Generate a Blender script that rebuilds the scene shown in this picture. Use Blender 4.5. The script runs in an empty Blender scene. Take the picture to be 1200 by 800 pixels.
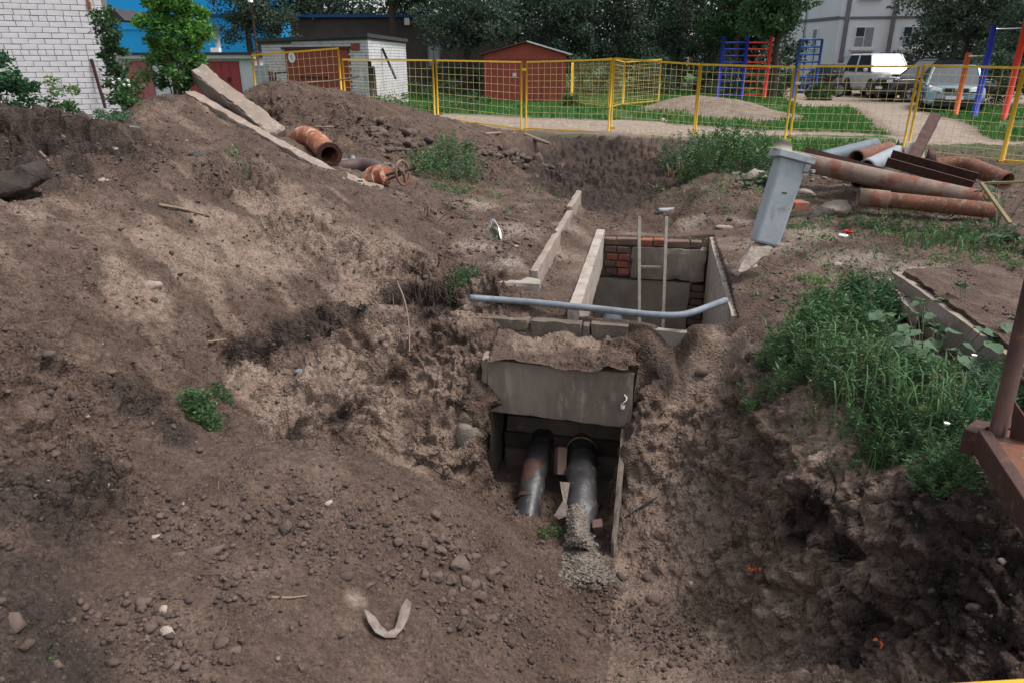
import bpy, bmesh, math, random
import numpy as np
from mathutils import Vector, Matrix, Quaternion, geometry, noise as mnoise

R = math.radians
random.seed(7)
rng = np.random.default_rng(7)
sc = bpy.context.scene
col = sc.collection

# ------------------------------------------------------------------ camera
F = 840.0; TILT = R(21.4); EYE = 1.6
CT, ST = math.cos(TILT), math.sin(TILT)
cd = bpy.data.cameras.new('camera')
cd.sensor_width = 36; cd.lens = 36 * F / 1200
cd.clip_start = 0.05; cd.clip_end = 2000
cam = bpy.data.objects.new('camera', cd); col.objects.link(cam)
cam.location = (0, 0, EYE); cam.rotation_euler = (R(90) - TILT, 0, 0)
sc.camera = cam
cd.dof.use_dof = True; cd.dof.focus_distance = 6.0; cd.dof.aperture_fstop = 8.0

# ------------------------------------------------------------------ world, sun, exposure
SUN_EL, SUN_AZ = R(62), R(96)
w = bpy.data.worlds.new('World'); sc.world = w; w.use_nodes = True
nt = w.node_tree
bg = nt.nodes['Background']
sky = nt.nodes.new('ShaderNodeTexSky'); sky.sky_type = 'NISHITA'; sky.sun_disc = False
sky.sun_elevation = SUN_EL; sky.sun_rotation = SUN_AZ
sky.dust_density = 3.0; sky.air_density = 1.0
hs = nt.nodes.new('ShaderNodeHueSaturation'); hs.inputs['Saturation'].default_value = 0.28
hs.inputs['Value'].default_value = 1.0
nt.links.new(sky.outputs[0], hs.inputs['Color']); nt.links.new(hs.outputs[0], bg.inputs[0])
bg.inputs[1].default_value = 0.15; hs.inputs['Value'].default_value = 1.12
sd = bpy.data.lights.new('sun', 'SUN'); sd.energy = 2.0; sd.angle = R(14); sd.color = (1.0, 0.95, 0.9)
sun = bpy.data.objects.new('sun', sd); col.objects.link(sun)
sdir = Vector((math.sin(SUN_AZ) * math.cos(SUN_EL), math.cos(SUN_AZ) * math.cos(SUN_EL), math.sin(SUN_EL)))
sun.rotation_euler = sdir.to_track_quat('Z', 'Y').to_euler(); sun.location = (0, 0, 30)
sc.view_settings.view_transform = 'Standard'; sc.view_settings.look = 'None'
sc.view_settings.exposure = 0.62; sc.view_settings.gamma = 1.0
sc.cycles.max_bounces = 6; sc.cycles.transparent_max_bounces = 8

# ------------------------------------------------------------------ measuring helpers (photo pixel + distance or height -> world point)
def _r(px, py):
    u = 400.0 - py
    f = F * CT + u * ST
    return (px - 600.0) / f, (u * CT - F * ST) / f
def PD(px, py, D):
    a, b = _r(px, py); return Vector((a * D, D, EYE + b * D))
def PZ(px, py, z):
    a, b = _r(px, py); D = (z - EYE) / b; return Vector((a * D, D, z))
O2 = np.array([-.153, 4.61]); B2 = np.array([.982, -.188]); A2 = np.array([.188, .982])
def SP(s, t, z=0.0):
    p = O2 + B2 * s + A2 * t; return Vector((p[0], p[1], z))
def ST_(x, y):
    dx, dy = x - O2[0], y - O2[1]
    return dx * B2[0] + dy * B2[1], dx * A2[0] + dy * A2[1]

# ------------------------------------------------------------------ numpy noise
def _h(ix, iy, iz, s):
    n = (ix * 374761393 + iy * 668265263 + iz * 2147483647 + s * 1274126177) & 0xFFFFFFFF
    n = ((n ^ (n >> 13)) * 1274126177) & 0xFFFFFFFF
    n = n ^ (n >> 16)
    return (n & 0xFFFFFF).astype(np.float32) / float(0xFFFFFF)
def vnoise(P, s=0):
    I = np.floor(P).astype(np.int64); f = (P - I).astype(np.float32); f = f * f * (3 - 2 * f)
    out = 0
    for dx in (0, 1):
        wx = f[:, 0] if dx else 1 - f[:, 0]
        for dy in (0, 1):
            wy = f[:, 1] if dy else 1 - f[:, 1]
            for dz in (0, 1):
                wz = f[:, 2] if dz else 1 - f[:, 2]
                out = out + wx * wy * wz * _h(I[:, 0] + dx, I[:, 1] + dy, I[:, 2] + dz, s)
    return out * 2 - 1
def fbm(P, o=4, s=0, g=.5):
    a = 1.0; t = 0; out = 0
    for i in range(o):
        out = out + a * vnoise(P * (2.03 ** i) + 17.3 * i, s + i); t += a; a *= g
    return out / t
def ridged(P, o=4, s=0):
    a = 1.0; t = 0; out = 0
    for i in range(o):
        out = out + a * (1 - 2 * np.abs(vnoise(P * (2.07 ** i) + 9.1 * i, s + i))); t += a; a *= .55
    return out / t
def worley(P, s=0):
    I = np.floor(P).astype(np.int64); f = (P - I).astype(np.float32)
    best = np.full(len(P), 9.0, np.float32); rid = np.zeros(len(P), np.float32)
    for dx in (-1, 0, 1):
        for dy in (-1, 0, 1):
            for dz in (-1, 0, 1):
                a, b, c = I[:, 0] + dx, I[:, 1] + dy, I[:, 2] + dz
                d = (dx + _h(a, b, c, s) - f[:, 0]) ** 2 + (dy + _h(a, b, c, s + 1) - f[:, 1]) ** 2 + (dz + _h(a, b, c, s + 2) - f[:, 2]) ** 2
                m = d < best
                best = np.where(m, d, best); rid = np.where(m, _h(a, b, c, s + 3), rid)
    return np.sqrt(best), rid

# ------------------------------------------------------------------ object helpers
W = {}
def tag(o, label=None, cat=None, group=None, kind=None):
    if label: o['label'] = label
    if cat: o['category'] = cat
    if group: o['group'] = group
    if kind: o['kind'] = kind
    return o
def thing(name, label, cat, loc=(0, 0, 0), rz=0.0, group=None, rot=None):
    o = bpy.data.objects.new(name, None); col.objects.link(o)
    o.empty_display_size = .1
    o.location = loc; o.rotation_euler = rot if rot is not None else (0, 0, rz)
    W[o.name] = Matrix.LocRotScale(Vector(loc), o.rotation_euler.to_quaternion(), None)
    return tag(o, label, cat, group)
def place(o, parent):
    col.objects.link(o)
    if parent is not None:
        o.parent = parent; W[o.name] = W.get(parent.name, Matrix.Identity(4))
    else:
        W[o.name] = Matrix.Identity(4)
    return o
def np_mesh(name, V, Fc, m=None, parent=None, smooth=False, world=True, origin=None, fattr=None):
    """V (n,3), Fc (m,k) -> one mesh object; world coordinates are brought into the parent's frame"""
    V = np.asarray(V, np.float32).reshape(-1, 3); Fc = np.asarray(Fc, np.int32)
    if parent is not None and world:
        M = np.array(W[parent.name].inverted()); V = V @ M[:3, :3].T + M[:3, 3]
    if origin is not None: V = V - np.array(origin, np.float32)
    me = bpy.data.meshes.new(name); k = Fc.shape[1]
    me.vertices.add(len(V)); me.vertices.foreach_set('co', V.astype(np.float32).ravel())
    me.loops.add(Fc.size); me.loops.foreach_set('vertex_index', Fc.ravel())
    me.polygons.add(len(Fc)); me.polygons.foreach_set('loop_start', np.arange(len(Fc), dtype=np.int32) * k)
    me.polygons.foreach_set('loop_total', np.full(len(Fc), k, np.int32))
    if smooth: me.polygons.foreach_set('use_smooth', np.ones(len(Fc), bool))
    me.update(calc_edges=True); me.validate()
    if m: me.materials.append(m)
    o = bpy.data.objects.new(name, me); place(o, parent)
    if origin is not None:
        o.location = origin; W[o.name] = Matrix.Translation(Vector(origin))
    return o

class MB:
    def __init__(s): s.v = []; s.f = []; s.sm = []
    def add(s, vs, fs, smooth=False):
        n = len(s.v); s.v += [tuple(v) for v in vs]; s.f += [tuple(i + n for i in f) for f in fs]; s.sm += [smooth] * len(fs)
        return s
    def box(s, c, d, rot=None, taper=1.0):
        c = Vector(c); hx, hy, hz = d[0] / 2, d[1] / 2, d[2] / 2
        vs = []
        for z, k in ((-hz, 1), (hz, taper)):
            for x, y in ((-hx, -hy), (hx, -hy), (hx, hy), (-hx, hy)): vs.append(Vector((x * k, y * k, z)))
        if rot is not None: vs = [rot @ v for v in vs]
        return s.add([v + c for v in vs], [(3, 2, 1, 0), (4, 5, 6, 7), (0, 1, 5, 4), (1, 2, 6, 5), (2, 3, 7, 6), (3, 0, 4, 7)])
    def hexa(s, q0, q1):
        """solid between two quads (same winding)"""
        return s.add(list(q0) + list(q1), [(3, 2, 1, 0), (4, 5, 6, 7), (0, 1, 5, 4), (1, 2, 6, 5), (2, 3, 7, 6), (3, 0, 4, 7)])
    def bar(s, a, b, wd, ht=None, up=(0, 0, 1)):
        a, b = Vector(a), Vector(b); d = (b - a).normalized(); up = Vector(up)
        if abs(d.dot(up)) > .98: up = Vector((0, 1, 0))
        x = d.cross(up).normalized(); y = x.cross(d).normalized(); h = (ht or wd) / 2; g = wd / 2
        q = lambda p: [p - x * g - y * h, p + x * g - y * h, p + x * g + y * h, p - x * g + y * h]
        return s.hexa(q(a), q(b))
    def tube(s, pts, r, n=12, cap=True, inner=None, smooth=True):
        pts = [Vector(p) for p in pts]; k = len(pts)
        rs = r if isinstance(r, (list, tuple)) else [r] * k
        T = []
        for i in range(k):
            T.append((pts[min(i + 1, k - 1)] - pts[max(i - 1, 0)]).normalized())
        up = Vector((0, 0, 1)) if abs(T[0].z) < .9 else Vector((0, 1, 0))
        x = T[0].cross(up).normalized(); vs = []; fs = []
        for i in range(k):
            x = (x - T[i] * x.dot(T[i])).normalized(); y = T[i].cross(x)
            for j in range(n):
                a = 2 * math.pi * j / n; vs.append(pts[i] + (x * math.cos(a) + y * math.sin(a)) * rs[i])
        for i in range(k - 1):
            for j in range(n):
                fs.append((i * n + j, i * n + (j + 1) % n, (i + 1) * n + (j + 1) % n, (i + 1) * n + j))
        s.add(vs, fs, smooth)
        if inner:
            q = MB(); q.tube(pts, [a * inner for a in rs], n, cap=False)
            s.add(q.v, [tuple(reversed(f)) for f in q.f], smooth)
            base = len(s.v) - 2 * k * n
            for e in (0, k - 1):
                for j in range(n):
                    o1, o2 = base + e * n + j, base + e * n + (j + 1) % n
                    i1, i2 = o1 + k * n, o2 + k * n
                    s.f.append((o2, o1, i1, i2) if e == 0 else (o1, o2, i2, i1)); s.sm.append(False)
        elif cap:
            b = len(s.v) - k * n
            s.f.append(tuple(b + j for j in range(n))); s.sm.append(False)
            s.f.append(tuple(b + (k - 1) * n + n - 1 - j for j in range(n))); s.sm.append(False)
        return s
    def build(s, name, m, parent=None, world=True, origin=None, bevel=0):
        V = [Vector(v) for v in s.v]
        if parent is not None and world:
            M = W[parent.name].inverted(); V = [M @ v for v in V]
        if origin is not None: V = [v - Vector(origin) for v in V]
        me = bpy.data.meshes.new(name); me.from_pydata([tuple(v) for v in V], [], s.f)
        me.polygons.foreach_set('use_smooth', s.sm)
        me.update()
        if m: me.materials.append(m)
        o = bpy.data.objects.new(name, me); place(o, parent)
        if origin is not None: o.location = origin; W[o.name] = Matrix.Translation(Vector(origin))
        if bevel:
            b = o.modifiers.new('edge', 'BEVEL'); b.width = bevel; b.segments = 2; b.limit_method = 'ANGLE'; b.angle_limit = R(40)
        return o
def curve(pts, k=6):
    """Catmull-Rom through points"""
    P = [Vector(p) for p in pts]; P = [P[0] * 2 - P[1]] + P + [P[-1] * 2 - P[-2]]; out = []
    for i in range(1, len(P) - 2):
        for j in range(k):
            t = j / k; a, b, c, d = P[i - 1:i + 3]
            out.append(.5 * ((2 * b) + (c - a) * t + (2 * a - 5 * b + 4 * c - d) * t * t + (3 * b - a - 3 * c + d) * t ** 3))
    out.append(P[-2]); return out
def rough_block(corners0, corners1, n=(10, 6, 4), amp=.008, sc_=9.0, chip=.02, seed=0):
    """block between two quads, its six sides subdivided, edges chipped and faces uneven"""
    c = [Vector(v) for v in corners0] + [Vector(v) for v in corners1]
    def tri(u, v, t):
        a = c[0].lerp(c[1], u).lerp(c[3].lerp(c[2], u), v); b = c[4].lerp(c[5], u).lerp(c[7].lerp(c[6], u), v)
        return a.lerp(b, t)
    cen = sum(c, Vector()) / 8
    idx = {}; V = []; Fc = []
    def vid(i, j, k):
        if (i, j, k) not in idx:
            u, v, t = i / n[0], j / n[1], k / n[2]
            p = tri(u, v, t)
            on = (i in (0, n[0])) + (j in (0, n[1])) + (k in (0, n[2]))
            q = mnoise.fractal(p * sc_ + Vector((seed * 3.1, 0, 0)), 1, 2, 3)
            d = (p - cen)
            p = p + Vector((mnoise.noise(p * sc_ + Vector((seed, 5, 0))), mnoise.noise(p * sc_ + Vector((seed, 15, 0))), mnoise.noise(p * sc_ + Vector((seed, 25, 0))))) * amp
            if on >= 2: p = p - d.normalized() * (chip * max(0, .25 + q) * (1 if on == 2 else 1.6))
            idx[(i, j, k)] = len(V); V.append(p)
        return idx[(i, j, k)]
    for k in (0, n[2]):
        for i in range(n[0]):
            for j in range(n[1]):
                f = [vid(i, j, k), vid(i + 1, j, k), vid(i + 1, j + 1, k), vid(i, j + 1, k)]
                Fc.append(f if k else f[::-1])
    for j in (0, n[1]):
        for i in range(n[0]):
            for k in range(n[2]):
                f = [vid(i, j, k), vid(i + 1, j, k), vid(i + 1, j, k + 1), vid(i, j, k + 1)]
                Fc.append(f if j == 0 else f[::-1])
    for i in (0, n[0]):
        for j in range(n[1]):
            for k in range(n[2]):
                f = [vid(i, j, k), vid(i, j + 1, k), vid(i, j + 1, k + 1), vid(i, j, k + 1)]
                Fc.append(f[::-1] if i == 0 else f)
    m = MB(); m.add(V, Fc); return m
def slab(a, b, wd, th, side, **kw):
    """rough concrete member from a to b; side = direction of its width"""
    a, b, side = Vector(a), Vector(b), Vector(side).normalized()
    d = (b - a).normalized(); side = (side - d * side.dot(d)).normalized(); nn = side.cross(d).normalized()
    if nn.z < 0: nn = -nn
    q = lambda o: [a + o, b + o, b + side * wd + o, a + side * wd + o]
    return rough_block(q(nn * -th), q(nn * 0), **kw)

# ------------------------------------------------------------------ materials
def mat(name, c1, c2=None, scale=6.0, rough=.85, bump=0.0, bscale=40.0, metal=0.0, c3=None, thr=(.45, .6), spec=.3, trans=0.0, scale3=None, coord='Object', stretch=None, isl=0.0, lo=.3, hi=.7):
    m = bpy.data.materials.new(name); m.use_nodes = True
    n = m.node_tree.nodes; l = m.node_tree.links; b = n['Principled BSDF']
    b.inputs['Roughness'].default_value = rough; b.inputs['Metallic'].default_value = metal
    b.inputs['Specular IOR Level'].default_value = spec
    tc = n.new('ShaderNodeTexCoord'); vec = tc.outputs[coord]
    if stretch:
        mp = n.new('ShaderNodeMapping'); mp.inputs['Scale'].default_value = stretch; l.new(vec, mp.inputs[0]); vec = mp.outputs[0]
    out = None
    def noise_(s, d=8):
        t = n.new('ShaderNodeTexNoise'); t.inputs['Scale'].default_value = s; t.inputs['Detail'].default_value = d; t.inputs['Roughness'].default_value = .62
        l.new(vec, t.inputs['Vector']); return t
    def ramp(src, a, bb, ca, cb):
        r = n.new('ShaderNodeValToRGB'); r.color_ramp.elements[0].position = a; r.color_ramp.elements[1].position = bb
        r.color_ramp.elements[0].color = (*ca, 1); r.color_ramp.elements[1].color = (*cb, 1); l.new(src, r.inputs[0]); return r.outputs[0]
    if c2 is None: c2 = tuple(x * .8 for x in c1)
    out = ramp(noise_(scale).outputs['Fac'], lo, hi, c1, c2)
    if c3 is not None:
        t = noise_(scale3 or scale * 2.3, 10)
        r = n.new('ShaderNodeMapRange'); r.inputs[1].default_value = thr[0]; r.inputs[2].default_value = thr[1]; l.new(t.outputs['Fac'], r.inputs[0])
        mx = n.new('ShaderNodeMix'); mx.data_type = 'RGBA'; l.new(r.outputs[0], mx.inputs[0]); l.new(out, mx.inputs[6]); mx.inputs[7].default_value = (*c3, 1); out = mx.outputs[2]
    if isl:
        g = n.new('ShaderNodeNewGeometry'); r = n.new('ShaderNodeMapRange'); r.inputs[3].default_value = 1 - isl; r.inputs[4].default_value = 1 + isl
        l.new(g.outputs['Random Per Island'], r.inputs[0])
        vm = n.new('ShaderNodeVectorMath'); vm.operation = 'SCALE'; l.new(out, vm.inputs[0]); l.new(r.outputs[0], vm.inputs['Scale']); out = vm.outputs[0]
    l.new(out, b.inputs['Base Color'])
    if trans:
        tr = n.new('ShaderNodeBsdfTranslucent'); l.new(out, tr.inputs[0]); ms = n.new('ShaderNodeMixShader'); ms.inputs[0].default_value = trans
        l.new(b.outputs[0], ms.inputs[1]); l.new(tr.outputs[0], ms.inputs[2]); l.new(ms.outputs[0], n['Material Output'].inputs[0])
    if bump:
        t = noise_(bscale, 6); bp = n.new('ShaderNodeBump'); bp.inputs['Strength'].default_value = 1; bp.inputs['Distance'].default_value = bump
        l.new(t.outputs['Fac'], bp.inputs['Height']); l.new(bp.outputs[0], b.inputs['Normal'])
    return m
M = {}
M['concrete'] = mat('concrete', (.27, .225, .185), (.17, .142, .12), 3, .9, .004, 60, c3=(.13, .10, .085), thr=(.52, .68))
M['concrete_light'] = mat('pale concrete', (.36, .315, .27), (.23, .195, .165), 4, .9, .004, 60, c3=(.19, .14, .115), thr=(.53, .66))
M['concrete_dark'] = mat('mottled concrete', (.30, .265, .225), (.17, .145, .12), 3, .85, .008, 30, c3=(.24, .225, .20), thr=(.6, .72), stretch=(1, 1, .5))  # brown grey concrete with paler random patches
M['concrete_brown'] = mat('stained concrete', (.27, .225, .185), (.135, .108, .088), 3.5, .92, .010, 28, c3=(.34, .30, .255), thr=(.58, .7), stretch=(1, 1, .35))
M['dusty'] = mat('dusty slab', (.27, .215, .18), (.19, .148, .122), 4, .95, .006, 40, c3=(.33, .29, .25), thr=(.55, .7))
M['dirty_block'] = mat('dirty block', (.15, .122, .10), (.085, .068, .056), 5, .95, .010, 26, c3=(.22, .19, .16), thr=(.6, .72))
M['red_brick'] = mat('red brick', (.28, .085, .05), (.18, .055, .04), 7, .9, .004, 70, c3=(.16, .10, .08), thr=(.5, .62))
M['red_brick_dark'] = mat('soiled red brick', (.155, .09, .07), (.09, .066, .056), 7, .9, .004, 70)
M['white_brick'] = mat('silicate brick', (.60, .59, .61), (.48, .47, .48), 1.7, .9, .002, 60, c3=(.28, .26, .25), thr=(.55, .75), coord='Object')
M['mortar'] = mat('mortar', (.17, .16, .155), (.12, .11, .105), 8, .95)
M['rust'] = mat('rust', (.19, .075, .042), (.09, .042, .03), 9, .85, .003, 60, metal=.1, c3=(.20, .14, .105), thr=(.52, .64))
M['rust_orange'] = mat('orange rust', (.34, .12, .06), (.17, .065, .04), 7, .8, .002, 80, metal=.1, c3=(.42, .27, .2), thr=(.52, .62), scale3=12)
M['rust_grey'] = mat('rusted grey pipe', (.21, .155, .125), (.13, .09, .07), 7, .8, .003, 50, metal=.1, c3=(.15, .055, .038), thr=(.50, .62), scale3=5)
M['rust_dark'] = mat('dark rust', (.075, .035, .026), (.04, .022, .02), 9, .7, .002, 70, metal=.2, c3=(.13, .055, .035), thr=(.55, .7))
M['pipe_dark'] = mat('dark painted pipe', (.10, .065, .06), (.06, .042, .042), 6, .45, .001, 60, metal=.1)
M['pipe_blue_grey'] = mat('blue grey pipe', (.13, .16, .19), (.08, .10, .125), 5, .6, .001, 60)
M['pipe_grey'] = mat('grey pipe', (.26, .29, .31), (.18, .2, .22), 5, .6, .001, 60)
M['conduit'] = mat('bluish conduit', (.19, .215, .245), (.12, .135, .155), 14, .55, .001, 90, c3=(.09, .08, .08), thr=(.62, .7), scale3=22)
M['tar'] = mat('tarred wrap', (.018, .018, .02), (.04, .038, .038), 9, .42, .004, 30, c3=(.11, .10, .095), thr=(.58, .72), scale3=14, stretch=(1, 1, 1), spec=.5)
M['bin_grey'] = mat('grey paint', (.33, .365, .39), (.25, .28, .30), 6, .7, .002, 40, c3=(.20, .175, .155), thr=(.56, .68), scale3=7)
M['yellow'] = mat('yellow paint', (.64, .39, .03), (.50, .29, .03), 5, .55, .001, 30, c3=(.36, .17, .05), thr=(.66, .74), scale3=9)
M['wire'] = mat('yellow wire', (.62, .50, .20), (.52, .42, .18), 2, .6)
M['red_metal'] = mat('red oxide paint', (.26, .055, .035), (.20, .042, .03), 2.2, .7, .001, 30, c3=(.12, .035, .03), thr=(.6, .75), stretch=(1, 1, .3))
M['red_door'] = mat('crimson paint', (.33, .05, .055), (.26, .04, .045), 2, .7, .001, 30, c3=(.16, .03, .03), thr=(.64, .72), stretch=(1, 1, .3))
M['pink_wall'] = mat('faded pink render', (.40, .15, .14), (.3, .1, .1), 2, .9)
M['white_render'] = mat('white render', (.62, .63, .66), (.5, .5, .53), 1.2, .9)
M['blue_wall'] = mat('blue facade', (.012, .31, .68), (.010, .27, .62), .6, .7)
M['blue_dark'] = mat('dark blue trim', (.012, .07, .18), (.01, .055, .14), 1, .7)
M['roof_dark'] = mat('dark roofing felt', (.05, .05, .055), (.035, .033, .035), 3, .9)
M['roof_light'] = mat('pale roof sheet', (.5, .5, .5), (.38, .38, .38), 2, .7)
M['dark_brick'] = mat('old dark brick', (.085, .068, .06), (.06, .05, .046), 2, .95)
M['panel_wall'] = mat('pale panel facade', (.74, .75, .79), (.66, .67, .71), .5, .9)
M['seam'] = mat('dark seam', (.20, .19, .20), (.13, .12, .125), 5, .9)
M['glass'] = mat('window glass', (.05, .065, .08), (.035, .045, .055), 2, .08, spec=.6)
M['curtain'] = mat('net curtain', (.3, .33, .34), (.17, .19, .2), 9, .9, stretch=(3, 3, .5))
M['white_paint'] = mat('white paint', (.75, .76, .78), (.68, .69, .7), 3, .5)
M['car_white'] = mat('white car paint', (.56, .58, .62), (.52, .54, .58), 1, .2, spec=.6)
M['car_black'] = mat('black car paint', (.022, .022, .026), (.018, .018, .02), 1, .2, spec=.6)
M['car_silver'] = mat('teal silver car paint', (.16, .24, .27), (.14, .22, .25), 1, .22, metal=.4, spec=.6)
M['car_grey'] = mat('grey car paint', (.08, .085, .09), (.07, .075, .08), 1, .3, spec=.6)
M['rubber'] = mat('tyre rubber', (.02, .02, .021), (.03, .03, .03), 5, .85)
M['chrome'] = mat('bright metal', (.6, .6, .62), (.5, .5, .52), 5, .25, metal=.8)
M['lamp'] = mat('lamp lens', (.7, .72, .75), (.6, .62, .66), 20, .1, spec=.8)
M['plastic_black'] = mat('black plastic', (.025, .025, .027), (.03, .03, .03), 5, .6)
M['play_blue'] = mat('blue play paint', (.02, .035, .35), (.018, .03, .28), 3, .5)
M['play_sky'] = mat('mid blue play paint', (.03, .10, .33), (.025, .08, .28), 3, .5)
M['play_red'] = mat('red play paint', (.55, .035, .02), (.45, .03, .02), 3, .5)
M['play_orange'] = mat('orange play paint', (.62, .13, .03), (.5, .1, .03), 3, .5)
M['bark'] = mat('bark', (.07, .052, .04), (.035, .027, .022), 9, .95, .01, 14, stretch=(1, 1, .3))
M['bark_log'] = mat('old log bark', (.055, .042, .036), (.025, .020, .018), 14, .98, .03, 18)
M['wood'] = mat('weathered wood', (.26, .20, .145), (.17, .125, .09), 10, .9, .002, 40, stretch=(1, 1, .3))
M['wood_grey'] = mat('grey wood', (.27, .245, .21), (.17, .15, .125), 14, .9, .002, 40)
M['twig'] = mat('twig', (.22, .165, .12), (.15, .11, .08), 20, .9)
M['root'] = mat('root', (.13, .09, .07), (.07, .05, .04), 20, .9)
M['clod'] = mat('soil clod', (.110, .079, .065), (.058, .041, .034), 14, .95, .006, 60, isl=.28)
M['pebble'] = mat('pale stone', (.28, .235, .2), (.18, .145, .12), 14, .9, .003, 60, isl=.25)
M['rubble'] = mat('crumbled concrete', (.31, .265, .225), (.18, .145, .12), 14, .95, .012, 30)
M['cement_dust'] = mat('spilled mortar', (.22, .19, .16), (.13, .108, .092), 18, .95, .012, 50)
M['plastic_white'] = mat('white plastic', (.23, .205, .185), (.14, .115, .10), 9, .7, c3=(.15, .105, .085), thr=(.46, .56))
M['cap_white'] = mat('white cap', (.75, .75, .75), (.7, .7, .7), 9, .4)
M['cap_red'] = mat('red cap', (.6, .02, .04), (.5, .02, .03), 9, .35)
M['orange_scrap'] = mat('orange scrap', (.75, .16, .07), (.6, .12, .05), 9, .6)
def leafmat(name, a, b, tr=.25, isl=.35, scale=.8):
    return mat(name, a, b, scale, .6, 0, trans=tr, isl=isl, spec=.25)
M['leaf_dark'] = leafmat('dark foliage', (.042, .068, .050), (.075, .115, .070), scale=.5)
M['leaf_mid'] = leafmat('mid foliage', (.034, .080, .034), (.060, .125, .045), scale=.7)
M['leaf_bright'] = leafmat('bright foliage', (.06, .19, .035), (.13, .28, .05), scale=1.5)
M['leaf_yellowish'] = leafmat('yellow green foliage', (.10, .19, .045), (.16, .24, .07), scale=2)
M['leaf_weed'] = leafmat('weed foliage', (.050, .120, .044), (.110, .190, .072), scale=4)
M['leaf_weed_dark'] = leafmat('dark weed foliage', (.022, .078, .032), (.04, .11, .045), scale=4)
M['leaf_burdock'] = leafmat('burdock leaf', (.05, .10, .05), (.09, .14, .085), scale=6)
M['leaf_wormwood'] = leafmat('wormwood leaf', (.10, .16, .10), (.06, .12, .055), scale=5)
M['leaf_dry'] = leafmat('dry straw', (.25, .2, .09), (.17, .14, .07), scale=5)
M['grass'] = leafmat('grass blades', (.035, .13, .025), (.06, .19, .035), scale=1.0)
M['stem'] = mat('green stem', (.06, .10, .04), (.1, .09, .06), 9, .8)
M['flower_white'] = mat('white petals', (.7, .7, .66), (.6, .6, .55), 9, .7)
M['burdock_flower'] = mat('dry burrs', (.085, .045, .06), (.05, .03, .035), 20, .9)

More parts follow.
